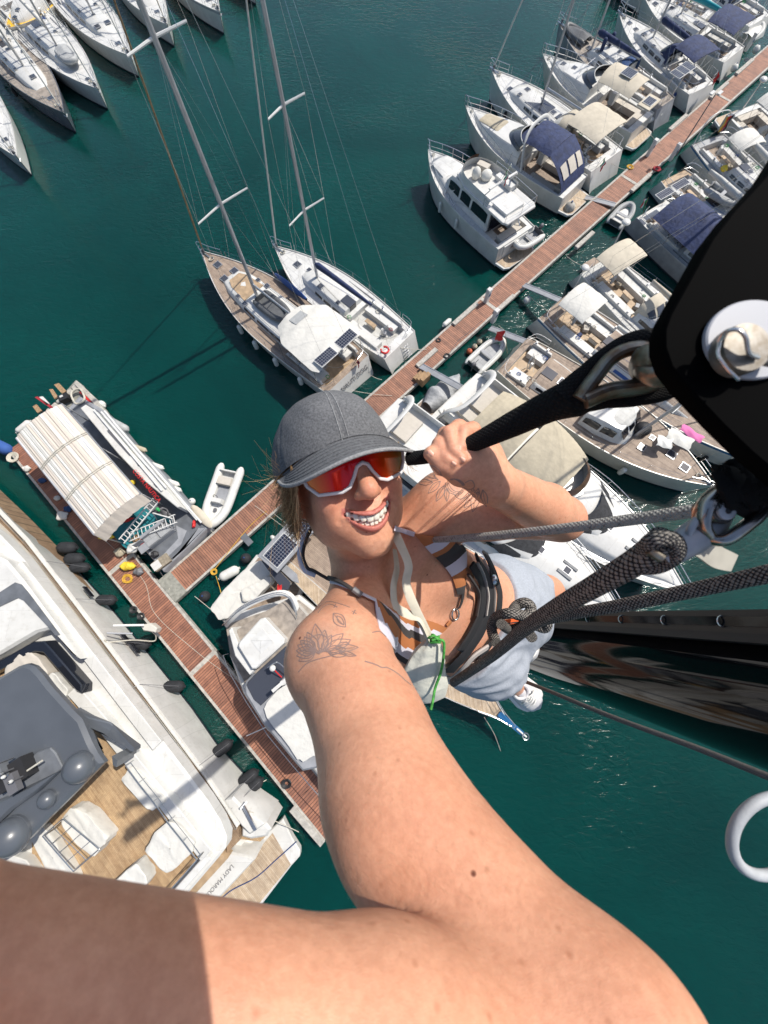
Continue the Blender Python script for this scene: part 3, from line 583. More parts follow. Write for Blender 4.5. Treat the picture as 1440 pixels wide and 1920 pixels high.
def dinghy(label, px=None, L=2.6, B=1.45, m='hypalon', floor='deck_grey', rz=0, pos=None, z=.12, upside=False, seat=True, motor=True, r=.2, group=None, wheel_=False):
    p = pos if pos is not None else G(px[0], px[1], z); t = thing('inflatable_dinghy', label, 'dinghy', (p[0], p[1], p[2]), rz, group); mb = MB(); w_ = B / 2 - r
    pts = crom([(-L / 2, -w_, r), (-L * .1, -w_ * 1.04, r), (L * .22, -w_ * .95, r + .03), (L * .42, -w_ * .5, r + .10), (L / 2 - .1, 0, r + .15), (L * .42, w_ * .5, r + .10), (L * .22, w_ * .95, r + .03), (-L * .1, w_ * 1.04, r), (-L / 2, w_, r)], 5)
    rr = [r] * len(pts); rr[0] = rr[-1] = r * .35; rr[1] = rr[-2] = r * .85; mb.path(pts, rr, m, 12)
    mb.build('tube', t); mb = MB(); mb.path([(q.x, q.y * 1.0, q.z + r * .97) for q in pts[3:-3]], .014, 'text_grey', 5); mb.build('rub_strake', t)
    if upside: mb = MB(); mb.grid(lambda u, v: (-L * .48 + L * .9 * u, (v * 2 - 1) * w_ * (1 - u ** 3 * .7), r * 1.9 + .18 * (1 - abs(v * 2 - 1)) * math.sin(math.pi * min(1, u + .2))), 10, 8, m); mb.build('bottom', t)
    else:
        mb = MB(); mb.grid(lambda u, v: (-L * .46 + L * .84 * u, (v * 2 - 1) * w_ * (1 - u ** 4 * .8), .10 + .08 * u * u), 10, 6, floor); mb.build('floor', t)
        mb = MB(); mb.box((-L / 2 + .18, 0, r + .08), (.06, w_ * 1.8, .38), 'hypalon_dark'); mb.build('transom', t)
        if seat: mb = MB(); mb.box((-.1, 0, r + .14), (.26, w_ * 1.9, .04), 'grey_light'); mb.build('thwart', t)
        if motor: outboard(t, -L / 2 + .05, 0, r + .2)
    return t
def place(px_bow, px_st, zb, zs):
    b, s = G(*px_bow, zb), G(*px_st, zs); d = b - s; d.z = 0; return s, d.length, math.atan2(d.y, d.x)
def gangway(par, x0, z0, L, rz=0, y=0., w_=.42, m='alloy', z1=None, name='gangway', board='grey_light'):
    mb = MB(); a = Vector((x0, y, z0)); b = a + Vector((-math.cos(rz) * L, -math.sin(rz) * L, (z1 if z1 is not None else .75) - z0)); s = Vector((-(b - a).y, (b - a).x, 0)).normalized() * w_ / 2
    for q in (s, -s): mb.beam(a + q, b + q, .05, .08, m)
    mb.beam(a, b, w_ - .06, .03, board)
    return mb.build(name, par)
NB_BOATS = 0
def sailboat(label, bow, st, B=None, zb=1.55, zs=1.15, hullm='gelcoat', deckm='deck_white', roofm='gelcoat', cock='teak_boat', tw=.8, cab=(.36, .76), ch=.42, cw=.60, hatches=None, bim=None, dod=None, mast=None, mh=1.25, boom=None, cover=None, win='dark_glass', stripe=None,
             wheels=2, cp=(.05, .33), cpw=.30, rigstay=True, furl='white_cloth', text=None, name='sailing_boat', group='sailing yachts moored in the marina', teakroof=False, rigspread=(.34, .64), fl=None, seatm='gelcoat', swim=False, mr=.085, detail=1, cat='sailboat', pw=2.1):
    s, L, rz = place(bow, st, zb, zs); B = B or L * .30; H = Hull(L, B, zs, zb - zs, tw, .42, pw, .45, rev=.6); t = thing(name, label, cat, (s.x, s.y, 0), rz, group)
    H.build(t, hullm, stripe=stripe); H.deck(t, deckm, (cp[0] * L, cp[1] * L, cpw * B, .42), cock)
    z0 = lambda tt: H.z(tt) + .004
    c0, c1 = cab; N = 14; stn = []
    for i in range(N + 1):
        u = i / N; tt = c0 + (c1 - c0) * u; w_ = min(cw * B / 2 * (1 - .35 * u ** 2.2), H.w(tt) - .32 * (B / 4)); hh_ = ch * (1 - .12 * u) * (1 if u < .8 else max(.04, 1 - ((u - .8) / .2) ** 1.6)); w_ *= (1 if u < .85 else 1 - (u - .85) * 2.0)
        stn.append((tt * L, w_, z0(tt) - .01, w_ * .86, z0(tt) + hh_))
    mb = MB(); loft(mb, stn, roofm, 'teak_boat' if teakroof else None); crf = mb.build('coachroof', t)
    xa, xb = (c0 + .02) * L, (c0 + (c1 - c0) * .62) * L; sp = (xb - xa)
    for k in range(6): mb = MB(); side_window(mb, stn, xa + sp * (k // 2 / 3 + .03), xa + sp * ((k // 2 + 1) / 3 - .03), .25, .72, win, sides=((1, -1)[k % 2],)); mb.build('cabin_window', crf)
    zt = lambda x: interp(x, [q[0] for q in stn], [q[4] for q in stn]) if stn[0][0] <= x <= stn[-1][0] else z0(x / L)
    for q in (hatches if hatches is not None else [(.86, 0, .5), (.70, 0, .5), (.60, .18, .3), (.60, -.18, .3), (.50, .2, .3), (.50, -.2, .3), (.44, 0, .45)]):
        hatch(t, q[0] * L, q[1] * B, zt(q[0] * L) + .02, q[2])
    # companionway, seats, table
    mb = MB(); mb.box((c0 * L + .42, 0, zt(c0 * L + .42) + .045), (.9, .7, .05), 'smoked'); mb.build('companionway_hatch', crf)
    mb = MB(); mb.box((c0 * L - .02, 0, z0(c0) + .02), (.03, .6, .75), 'dark_glass'); mb.build('companionway_door', t)
    for sg in (1, -1):
        mb = MB(); mb.box(((cp[0] * .45 + cp[1] * .55) * L, sg * cpw * B * .74, z0(.2) - .22), ((cp[1] - cp[0]) * L * .80, cpw * B * .46, .40), seatm); mb.build('cockpit_seat', t)
        mb = MB(); mb.box(((cp[0] * .45 + cp[1] * .55) * L, sg * (cpw * B + .12), z0(.2) + .10), ((cp[1] - cp[0]) * L * .95, .16, .22), 'gelcoat', top=.9); mb.build('coaming', t)
        winch(t, cp[1] * L - .4, sg * (cpw * B + .12), z0(.2) + .20); winch(t, cp[1] * L - 1.3, sg * (cpw * B + .12), z0(.2) + .20)
    if detail: mb = MB(); mb.box((cp[0] * L + (cp[1] - cp[0]) * L * .62, 0, z0(.2) - .02), (.9, .30, .06), 'teak_gold'); mb.box((cp[0] * L + (cp[1] - cp[0]) * L * .62, 0, z0(.2) - .22), (.7, .10, .38), 'gelcoat'); mb.build('cockpit_table', t)
    for k in range(wheels): wheel(t, cp[0] * L + .9, (0 if wheels == 1 else (k * 2 - 1) * B * .20), z0(.1) + .28)
    stanchions(t, H, .12, .88, 7 if L > 10 else 6); pulpit(t, H); pushpit(t, H)
    mb = MB(); mb.tube((L - .9, 0, H.z(1) + .05), (L + .18, 0, H.z(1) + .10), .05, 'steel', 6); mb.path([(L + .05, -.14, H.z(1) - .05), (L + .26, 0, H.z(1) - .12), (L + .05, .14, H.z(1) - .05)], .03, 'steel', 5); mb.build('anchor', t)
    mb = MB(); mb.path([(L * .93 + .10 * math.cos(a) * (1 + a * .03), .12 * math.sin(a) * (1 + a * .04), H.z(.93) + .05 + a * .004) for a in np.linspace(0, 18, 50)], .018, 'rope_white', 4); mb.build('coiled_rope', t)
    if mast is not False:
        xm = (mast or .60) * L; rig(t, H, xm, zt(xm) - .02, L * mh, rigspread, (boom if boom is not None else L * .36), cover, stays=rigstay, furl=furl, r=mr)
    if detail:
        mb = MB()
        for sg in (1, -1):
            mb.path(crom([((mast or .6) * L - .1, sg * .1, zt((mast or .6) * L) + .06), ((c0 + .12) * L, sg * .35, zt((c0 + .12) * L) + .06), (c0 * L + .2, sg * .5, zt(c0 * L + .2) + .07)], 4), .012, 'rope_white' if sg > 0 else 'rope_blue', 4)
            mb.path([(c * L, sg * (cw * B / 2 * .80) * (1 - .30 * ((c - c0) / (c1 - c0)) ** 2), zt(c * L) + .08) for c in np.linspace(c0 + .04, c0 + (c1 - c0) * .66, 6)], .016, 'steel', 5)
        mb.build('deck_line', t)
        for sg in (1, -1): mb = MB(); mb.box((.42 * L, sg * (H.w(.42) * .80), z0(.42) + .02), (.22 * L, .04, .03), 'text_grey'); mb.build('genoa_track', t)
    if dod: dodger(t, c0 * L - .25, c0 * L + 1.35, cw * B / 2 * .86, z0(c0) + .15, .95, dod)
    if bim: canopy(t, bim[1] * L, bim[2] * L, B * bim[3], z0(.1) + 1.75, bim[0], zdeck=z0(.1))
    if text: text_obj(text, .30 * B / 4, 'text_grey', (-.012, 0, zs * .62), Matrix(((0, 0, -1), (-1, 0, 0), (0, 1, 0))), t, 'boat_name')
    g = random.Random(len(label) * 7 + int(L * 10))
    for k in range(5 if L > 9 else 3):
        x = g.uniform(cp[0] * L + .3, (c0 + .10) * L); y = g.choice((-1, 1)) * g.uniform(.45, .9) * cpw * B; zz = z0(.2) - .02 if x < cp[1] * L else zt(x) + .05; q = g.uniform(.10, .17); m_ = g.choice(('rope_blue', 'rope_white', 'rope_red', 'rope_white', 'text_grey', 'green'))
        mb = MB(); mb.path([(x + q * math.cos(a) * (1 + g.uniform(-.1, .1)), y + q * math.sin(a) * .8, zz + .03 + .004 * a) for a in np.linspace(0, 14, 30)], .016, m_, 4); mb.build('coiled_rope', t)
    for k in range(2): x = g.uniform(.12, .3) * L; mb = MB(); mb.box((x, g.uniform(-.6, .6) * cpw * B, z0(.2) - .30 + .06), (g.uniform(.25, .5), g.uniform(.2, .4), .22), g.choice(('navy', 'cushion', 'grey_light', 'beige_dark', 'wood_grey')), g.uniform(0, 3), .92); mb.build('cushion', t)
    if L > 9:
        mb = MB(); P = crom([(cp[1] * L - .2, -.3, z0(.2) + .05), (cp[1] * L - 1, .2 * B, z0(.2) + .02), (cp[0] * L + .8, .1, z0(.2) - .35), (cp[0] * L + .3, -.2 * B, z0(.1) - .3)], 6); mb.path(P, .014, 'rope_white', 4); mb.build('sheet_rope', t)
    if fl: flag(t, .1, fl[1], z0(0) + .1, fl[0])
    return t, H, L, B, z0, zt
def hang(t, H, side, ts, m, label, grp, z=.62, L=.62, r=.13):
    for k, u in enumerate(ts):
        p = t.matrix_basis @ Vector((u * H.L, side * (H.w(u) * .97 + r), z)); nn = len(ts); lab = label if nn == 1 else label + (', nearest the stern' if u == min(ts) else ', nearest the bow' if u == max(ts) else ', %s from the stern' % ('', 'second', 'third')[sorted(ts).index(u)]); f = thing('fender', lab, 'fender', tuple(p), t.rotation_euler.z, grp); mb = MB(); mb.capsule((0, 0, -L / 2 + r), (0, 0, L / 2 - r), r, m, 12); mb.build('body', f)
        mb = MB(); mb.tube((0, 0, L / 2), (0, -side * r * 1.2, H.z(u) + .05 - z), .012, 'rope_white', 5); mb.build('lanyard', f)
def motorboat(label, bow, st, B=None, zb=1.9, zs=1.1, hullm='gelcoat', deckm='deck_white', name='motor_boat', group='motor boats moored in the marina', tw=.86, stripe=None, platform='teak_pale', plat=1.0, cp=(.05, .40), cpfloor='teak_boat', cab=(.40, .86), ch=.75, pad=None, shield=(.40, .56), hood=None, bim=None, railed=True, rake=1.1, pw=2.4, win='dark_glass', fl=None, cat='motorboat'):
    s, L, rz = place(bow, st, zb, zs); B = B or L * .34; H = Hull(L, B, zs, zb - zs, tw, .40, pw, rake); t = thing(name, label, cat, (s.x, s.y, 0), rz, group)
    H.build(t, hullm, stripe=stripe); H.deck(t, deckm, (cp[0] * L, cp[1] * L, .37 * B, .55), cpfloor)
    z0 = lambda q: H.z(q) + .004; mb = MB(); stn = []; c0, c1 = cab
    for i in range(15):
        u = i / 14; tt = c0 + (c1 - c0) * u; w_ = max(.1, min(.40 * B, H.w(tt) - .28) * (1 - .12 * u)) * (1 if u < .8 else 1 - ((u - .8) / .2) ** 2 * .6); hh_ = ch * (1 - u ** 1.7) + .04; stn.append((tt * L, w_, z0(tt) - .01, w_ * .84, z0(tt) + hh_))
    loft(mb, stn, 'gelcoat'); mb.build('foredeck', t); zt = lambda x: interp(x, [q[0] for q in stn], [q[4] for q in stn]) if stn[0][0] <= x <= stn[-1][0] else z0(x / L)
    if shield:
        mb = MB(); a, b = shield; mb.grid(lambda u, v: ((a + (b - a) * (1 - (abs(v * 2 - 1)) ** 2.2) * (.55 + .45 * u) - (.02 if u > .5 else 0) * 1) * L - (1 - u) * .55, (v * 2 - 1) * .37 * B, zt((a + (b - a) * (1 - abs(v * 2 - 1) ** 2.2)) * L) * u + (z0(a) + ch + .62) * (1 - u)), 6, 16, win); mb.build('windscreen', t)
        mb = MB(); mb.path([((a + (b - a) * (1 - (abs(v * 2 - 1)) ** 2.2) * .55) * L - .55, (v * 2 - 1) * .37 * B, z0(a) + ch + .63) for v in np.linspace(0, 1, 17)], .035, 'gelcoat', 6); mb.build('windscreen_frame', t)
    if pad: mb = MB(); x0, x1, w0 = pad[0] * L, pad[1] * L, pad[2] * B; mb.grid(lambda u, v: (x0 + (x1 - x0) * u, (v * 2 - 1) * w0 * (1 - .28 * u), zt(x0 + (x1 - x0) * u) + .10 - .06 * (abs(2 * v - 1) ** 6) - .06 * abs(2 * u - 1) ** 8), 12, 12, pad[3]); mb.build('sun_pad', t)
    for sg in (1, -1): mb = MB(); mb.box((.2 * L, sg * .28 * B, z0(.2) - .3), (.22 * L, .16 * B, .42), 'cushion', top=.96); mb.build('cockpit_seat', t)
    mb = MB(); mb.box((cp[0] * L + .35, 0, z0(.05) - .22), (.6, .55 * B, .5), 'cushion', top=.96); mb.build('stern_bench', t)
    mb = MB(); mb.box((cp[1] * L - .8, -.2 * B, z0(.3) + .1), (.5, .9, .7), 'gelcoat', top=.8); mb.build('helm_console', t)
    if plat:
        w_ = H.w(0) * .96; poly = [(0.0, -w_), (-plat * .8, -w_ * .92), (-plat, -w_ * .7), (-plat, w_ * .7), (-plat * .8, w_ * .92), (0.0, w_)]; mb = MB(); mb.slab(poly, .25, .40, 'gelcoat', inset=.02); sp_ = mb.build('swim_platform', t)
        mb = MB(); mb.slab([(x * .93 - .03, y * .90) for x, y in poly], .401, .414, platform); mb.build('platform_boards', sp_, smooth=False)
    for q in ((.80, 0, .42), (.70, 0, .42)):
        if not pad: hatch(t, q[0] * L, q[1] * B, zt(q[0] * L) + .01, q[2])
    mb = MB(); mb.path([(L * .94 + .1 * math.cos(a), .1 * math.sin(a) * (1 + a * .04), H.z(.94) + .05 + a * .004) for a in np.linspace(0, 15, 40)], .018, 'rope_white', 4); mb.build('coiled_rope', t)
    if railed:
        T = np.linspace(.46, .985, 8); P = [Vector((q * L, -(H.w(q) - .06), H.z(q))) for q in T] + [Vector((L + .12, 0, H.z(1)))] + [Vector((q * L, H.w(q) - .06, H.z(q))) for q in T[::-1]]
        hgt = [.25 + .45 * min(1, (p.x / L - .46) / .12) for p in P]; mb = MB(); mb.path(crom([p + Vector((.06, 0, h_)) for p, h_ in zip(P, hgt)], 3), .020, 'steel', 6); mb.path(crom([p + Vector((.03, 0, h_ * .5)) for p, h_ in zip(P, hgt)], 3), .013, 'steel', 5)
        for p, h_ in zip(P, hgt): mb.tube(p, p + Vector((.06, 0, h_)), .015, 'steel', 5)
        mb.build('bow_rail', t)
    if hood: canopy(t, hood[1] * L, hood[2] * L, B * hood[3], z0(.2) + 1.75, hood[0], zdeck=z0(.2) - .05, crown=.3, name='canopy')
    if fl: flag(t, .1, fl[1], z0(0) + .1, fl[0])
    return t, H, L, B, z0, zt
# ================================================================ THE FLEET
IT = ['green', 'flag_white', 'red']; UKR = ['red', 'red']; FR_ = ['blue_cover', 'flag_white', 'red']
# --- teak-decked yacht in the middle, white sloop beside it
t, H, L, B, z0, zt = sailboat('teak-decked white sailing yacht with a big off-white awning and two solar panels', (379, 472), (652, 702), B=4.75, zb=1.75, zs=1.35, deckm='teak_boat', tw=.86, cab=(.30, .80), ch=.40, cw=.62, cock='teak_gold',
    hatches=[(.885, 0, .52), (.80, .10, .52), (.80, -.10, .52), (.60, .22, .34), (.60, -.22, .34), (.655, .20, .3), (.655, -.20, .3)], mast=.595, mh=1.45, boom=6.2, cp=(.03, .28), cpw=.33, furl='wood_raw', rigspread=(.292, .585), mr=.12, wheels=2, text=None, name='sailing_yacht')
mb = MB(); mb.slab([(L * .615, -.9), (L * .72, -.72), (L * .755, -.45), (L * .755, .45), (L * .72, .72), (L * .615, .9)], zt(L * .66) - .05, zt(L * .66) + .045, 'teak_gold'); mb.build('sunbathing_pad', t)
zc = z0(.1) + 1.78; P = [(L * .33, -1.35), (L * .35, 1.35)]
mb = MB(); pol = [(.345, -.22), (.345, .22), (.25, .43), (.055, .45), (.03, .30), (.03, -.30), (.055, -.45), (.25, -.43)]
def aw(x, y): return zc + .24 * (1 - (y / (B * .45)) ** 2) - .35 * max(0, (x / L - .24) / .11) ** 1.3 - .04 * math.sin(x * 2.6) ** 2 + .015 * math.sin(5 * x + 3 * y)
cols = 22
mb.grid(lambda u, v: ((.03 + .315 * u) * L, (v * 2 - 1) * B * interp(.03 + .315 * u, [.03, .06, .25, .345], [.40, .45, .43, .24]), aw((.03 + .315 * u) * L, (v * 2 - 1) * B * .44)), 24, 20, 'white_cloth')
mb.grid(lambda u, v: ((.03 + .315 * u) * L, (v * 2 - 1) * B * interp(.03 + .315 * u, [.03, .06, .25, .345], [.40, .45, .43, .24]), aw((.03 + .315 * u) * L, (v * 2 - 1) * B * .44) - .03), 24, 20, 'white_cloth', flip=True); mb.build('awning', t)
mb = MB(); mb.grid(lambda u, v: ((.262 + .05 * u) * L, (-.12 + .22 * v) * B, aw((.262 + .05 * u) * L, 0) + .012), 4, 4, 'hypalon'); mb.build('awning_window', t)
for sg in (1, -1): solar(t, L * .052, sg * B * .19, zc + .235, .78, 1.45, tilt=sg * .03)
for sg in (1, -1):
    for x in (.05, .16, .27): mb = MB(); mb.tube((x * L, sg * B * .44, z0(.1)), (x * L, sg * B * .43, zc - .02), .02, 'steel', 6); mb.build('awning_pole', t)
dodger(t, L * .30, L * .36, 1.35, z0(.3) + .2, .8, 'white_cloth')
for sg in (1, -1): mb = MB(); mb.box((L * .40, sg * 1.42, zt(L * .4) - .12), (L * .17, .05, .10), 'dark_glass', -sg * .02); mb.build('side_light', t)
qz = Vector((.6, 0, 1.35)).normalized(); TM = Matrix(((0, qz.x, -qz.z), (-1, 0, 0), (0, qz.z, qz.x))); text_obj('NAUTI DOG', .46, 'text_grey', (-.6 * (1 - .80 / 1.35) - .02, -.35, .80), TM, t, 'boat_name')
mb = MB()
for dx, dz, r_ in ((0, 0, .06), (-.07, .08, .028), (-.025, .11, .03), (.03, .11, .03), (.075, .08, .028)): mb.ball((-.6 * (1 - (.78 + dz) / 1.35) - .02, 1.30 - dx, .78 + dz), (.012, r_, r_), 'text_grey', 10, 6)
mb.build('paw_emblem', t)
flag(t, .3, -B * .2, z0(0), ['red', 'navy', 'red'], .9)
SB, SH = t, H
mb = MB(); q = t.matrix_basis; pd = thing('paddle_boards', 'blue paddle board stowed along the starboard rail of the teak-decked yacht', 'board', tuple(q @ Vector((L * .52, -B * .46, z0(.5) + .35))), t.rotation_euler.z)
mb.grid(lambda u, v: ((u - .5) * 3.2, math.sin(v * 2 * math.pi) * .08, math.cos(v * 2 * math.pi) * .38 * math.sin(math.pi * (u * .96 + .02)) ** .5), 16, 10, 'rope_blue'); mb.build('board', pd)
dinghy('grey inflatable dinghy lying on the coachroof behind the mast of the teak-decked yacht', L=2.9, B=1.5, m='hypalon_dark', rz=t.rotation_euler.z + R(180), pos=q @ Vector((L * .475, 0, zt(L * .48) + .05)), seat=False, motor=False, floor='hypalon_dark')
hang(t, H, 1, (.16, .32, .46, .58), 'fender_white', 'long white fender hanging along the teak-decked yacht', 'white fenders along the teak-decked yacht', z=.75, L=.8, r=.16)
t, H, L, B, z0, zt = sailboat('white sloop with a dark blue sail cover and open cockpit, beside the teak-decked yacht', (515, 462), (750, 648), B=3.95, zb=1.6, zs=1.2, tw=.80, deckm='deck_white', cab=(.36, .74), ch=.40, cw=.55, cock='deck_nonskid',
    hatches=[(.81, 0, .5), (.725, -.05, .32), (.58, .10, .42), (.43, .14, .3)], mast=.64, mh=1.42, boom=5.2, cover='navy', furl='white_cloth', wheels=1, rigspread=(.27, .55), mr=.10)
mb = MB()
for k in range(5): mb.box((-.62 + .085 * k * 1.3, -.42, .25 + .16 * k), (.05, .5, .03), 'steel')
mb.build('stern_ladder', t)
lb = thing('lifebuoy', 'red horseshoe lifebuoy on the stern rail of the white sloop', 'lifebuoy', tuple(t.matrix_basis @ Vector((.35, B * .30, z0(0) + .35))), t.rotation_euler.z); mb = MB(); mb.path([(.26 * math.cos(a), .26 * math.sin(a), .02) for a in np.linspace(.5, 5.8, 20)], .07, 'red', 8); mb.build('ring', lb)
hang(t, H, -1, (.22, .5), 'fender_white', 'white fender on the far side of the white sloop', 'white fenders along the white sloop')
# --- upper left row, bows to the lower right
t, H, *_ = sailboat('white sailing boat whose bow just enters the left edge of the photo', (33, 296), (-115, 80), B=3.6, furl='white_cloth')
t, H, L, B, z0, zt = sailboat('grey-hulled sailing yacht with teak foredeck, far left of the upper row', (121, 213), (-45, 26), B=4.1, hullm='grey_hull', deckm='teak_grey', cover='white_cloth', teakroof=False, bim=('beige', .02, .22, .4)); hang(t, H, -1, (.4, .6), 'fender_black', 'dark fender on the grey-hulled yacht', 'dark fenders on the grey-hulled yacht')
t, H, L, B, z0, zt = sailboat('white sailing yacht with a grey foredeck dinghy, second from left, upper row', (184, 168), (14, -5), B=4.1, cover='white_cloth', hatches=[(.9, 0, .4), (.62, 0, .4), (.5, .2, .3), (.5, -.2, .3)], deckm='deck_white')
dinghy('grey inflatable dinghy upside down on the foredeck of the second yacht in the upper row', L=2.5, B=1.4, m='hypalon', rz=t.rotation_euler.z, pos=t.matrix_basis @ Vector((L * .73, 0, z0(.7) + .32)), upside=True)
t, H, *_ = sailboat('white sailing yacht with dark hatches along its coachroof, third in the upper row', (245, 106), (94, -54), B=4.2, cover='navy', hatches=[(.86, 0, .5), (.70, .12, .5), (.70, -.12, .5), (.60, 0, .3), (.52, .2, .3), (.52, -.2, .3)]); hang(t, H, 1, (.3, .55), 'fender_white', 'white fender on the third yacht of the upper row', 'fenders on the third yacht of the upper row')
t, H, *_ = sailboat('white sailing boat with a blue covered cockpit, fourth in the upper row', (314, 48), (203, -102), B=3.9, cover='blue_cover', furl='beige', hatches=[(.84, 0, .45), (.66, 0, .45)], dod='blue_cover')
t, H, *_ = sailboat('white sailing yacht with a thin grey hull line, fifth in the upper row', (412, 24), (280, -133), B=4.3, stripe='grey_light', furl='white_cloth'); hang(t, H, 1, (.45,), 'fender_blue', 'dark blue fender on the fifth yacht of the upper row', None)
t, H, *_ = sailboat('white sailing yacht of which only the hull tip shows at the top edge', (474, -32), (346, -184), B=4.2)
yb = motorboat('orange-yellow decked boat behind the jetty, far upper left corner', (12, 55), (105, -25), B=3.4, deckm='german_gold', hullm='gelcoat_cream', plat=0, railed=False, shield=None, zb=1.4, zs=1.1)
# --- outer side of the long jetty, from near to far
t, H, L, B, z0, zt = motorboat('white flybridge motor yacht with a tender on its stern, nearest of the outer row', (803, 282), (968, 447), B=4.0, zb=2.1, zs=1.5, tw=.92, cab=(.62, .93), ch=.35, pad=(.70, .88, .26, 'deck_white'), shield=None, cp=(.04, .20), plat=1.05, platform='teak_pale', rake=.5, pw=2.6)
st1_ = [(.18 * L, 1.45, z0(.2), 1.38, z0(.2) + 1.45), (.30 * L, 1.48, z0(.3), 1.36, z0(.3) + 1.45), (.50 * L, 1.45, z0(.5), 1.28, z0(.5) + 1.35), (.62 * L, 1.35, z0(.62), 1.10, z0(.62) + 1.1), (.70 * L, 1.15, z0(.7), .85, z0(.7) + .12)]
mb = MB(); loft(mb, st1_, 'gelcoat'); mb.build('deckhouse', t); 
for a, b in ((.20, .36), (.38, .48), (.50, .62)):
    for sd_ in (1, -1): mb = MB(); side_window(mb, st1_, a * L, b * L, .35, .83, 'dark_glass', .02, sides=(sd_,)); mb.build('saloon_window', t)

zf = z0(.3) + 1.50; pf = [(.02 * L, -1.35), (.05 * L, -1.55), (.45 * L, -1.5), (.585 * L, -.95), (.61 * L, 0), (.585 * L, .95), (.45 * L, 1.5), (.05 * L, 1.55), (.02 * L, 1.35)]; mb = MB(); mb.slab(pf, zf - .08, zf + .06, 'gelcoat', inset=.03); mb.build('flybridge_deck', t)
mb = MB(); ring = [(.40 * L, -1.38), (.50 * L, -1.25), (.575 * L, -.75), (.592 * L, 0), (.575 * L, .75), (.50 * L, 1.25), (.40 * L, 1.38), (.22 * L, 1.42)]; Pp = crom([(.22 * L, -1.42, 0)] + [(x, y, 0) for x, y in ring], 4)
vs = []
for p in Pp: vs += [(p.x, p.y, zf + .05), (p.x - .10, p.y * .95, zf + .55)]
mb.add(vs, [(2 * i, 2 * i + 1, 2 * i + 3, 2 * i + 2) for i in range(len(Pp) - 1)], 'gelcoat'); mb.build('flybridge_coaming', t)
mb = MB(); Q = Pp[12:-12]; vs = []
for p in Q: vs += [(p.x - .10, p.y * .95, zf + .55), (p.x - .26, p.y * .90, zf + .85)]
mb.add(vs, [(2 * i, 2 * i + 1, 2 * i + 3, 2 * i + 2) for i in range(len(Q) - 1)], 'brown_glass'); mb.build('flybridge_windscreen', t)
mb = MB(); mb.ball((.47 * L, .25, zf + .38), (.32, .34, .42), 'white_cloth', 12, 8); mb.ball((.42 * L, -.30, zf + .3), (.40, .45, .34), 'white_cloth', 12, 8); mb.build('covered_helm_seat', t)
mb = MB(); mb.box((.50 * L, -.75, zf + .25), (.9, .5, .36), 'cushion', .3); mb.box((.30 * L, -1.05, zf + .22), (1.6, .55, .30), 'deck_white'); mb.box((.14 * L, .2, zf + .16), (1.4, 1.7, .2), 'deck_white'); mb.build('flybridge_seat', t)
mb = MB(); mb.slab([(.24 * L, -1.3), (.24 * L + .15, -1.3), (.24 * L + .15, 1.3), (.24 * L, 1.3)], zf + 1.0, zf + 1.07, 'gelcoat'); 
for sg in (1, -1): mb.beam((.30 * L, sg * 1.35, zf + .1), (.24 * L, sg * 1.25, zf + 1.0), .1, .06, 'gelcoat'); 
mb.tube((.25 * L, 0, zf + 1.0), (.22 * L, 0, zf + 2.2), .02, 'steel'); mb.tube((.25 * L, .5, zf + 1.0), (.20 * L, .5, zf + 3.2), .01, 'steel'); mb.build('radar_arch', t)
rail(t, [(.45 * L, -1.5, zf), (.25 * L, -1.52, zf), (.04 * L, -1.45, zf), (.03 * L, 0, zf), (.04 * L, 1.45, zf), (.25 * L, 1.52, zf)], .6, .016, name='flybridge_rail')
mb = MB(); mb.box((-.02, 0, 1.05), (.10, 2.4, .8), 'gelcoat'); mb.build('transom_gate', t); text_obj('Jollifest', .26, 'text_grey', (-.08, .1, 1.08), Matrix(((0, 0, -1), (-1, 0, 0), (0, 1, 0))), t, 'boat_name')
mb = MB(); mb.beam((.04 * L, -1.0, 1.2), (.2 * L, -1.0, zf), .05, .05, 'steel'); mb.box((.17 * L, 0, z0(.2) + .65), (.05, 2.6, 1.25), 'dark_glass'); mb.build('saloon_door', t)
flag(t, .25 * L, .3, zf + 1.0, IT, 1.0)
hang(t, H, 1, (.62, .42), 'fender_white', 'slim white fender on the near side of the flybridge yacht', 'slim white fenders on the flybridge motor yacht', z=.9, L=.8, r=.12)
dinghy('white tender with a grey outboard slung across the stern of the flybridge motor yacht', L=2.6, B=1.4, m='hypalon_white', rz=t.rotation_euler.z + R(90), pos=t.matrix_basis @ Vector((-.35, -1.0, .95)))
t, H, L, B, z0, zt = motorboat('white sports cruiser with a navy cockpit canopy and beige sun pad', (873, 200), (1078, 352), B=3.9, zb=2.1, zs=1.3, pad=(.66, .84, .20, 'beige_dark'), shield=(.46, .62), cab=(.42, .92), plat=1.1, stripe=None, hullm='gelcoat', win='smoked', ch=.8)
canopy(t, .20 * L, .40 * L, B * .40, z0(.2) + 1.95, 'navy', crown=.35, name='canopy', zdeck=z0(.2))
mb = MB(); mb.grid(lambda u, v: (.03 * L + .17 * L * u, (v * 2 - 1) * B * .40, z0(.05) + .15 + (1.78 + .3 * (1 - (2 * v - 1) ** 2)) * u ** .6), 10, 14, 'navy'); mb.build('canopy_aft', t); mb = MB()
for a, b in ((.10, .30), (.37, .63), (.70, .90)): mb.grid(lambda u, v: (.03 * L + .17 * L * (.16 + .35 * u) - .03, ((a + (b - a) * v) * 2 - 1) * B * .40, z0(.05) + .19 + (1.78 + .3 * (1 - (2 * (a + (b - a) * v) - 1) ** 2)) * (.16 + .35 * u) ** .6), 4, 4, 'cushion')
mb.build('canopy_window', t)
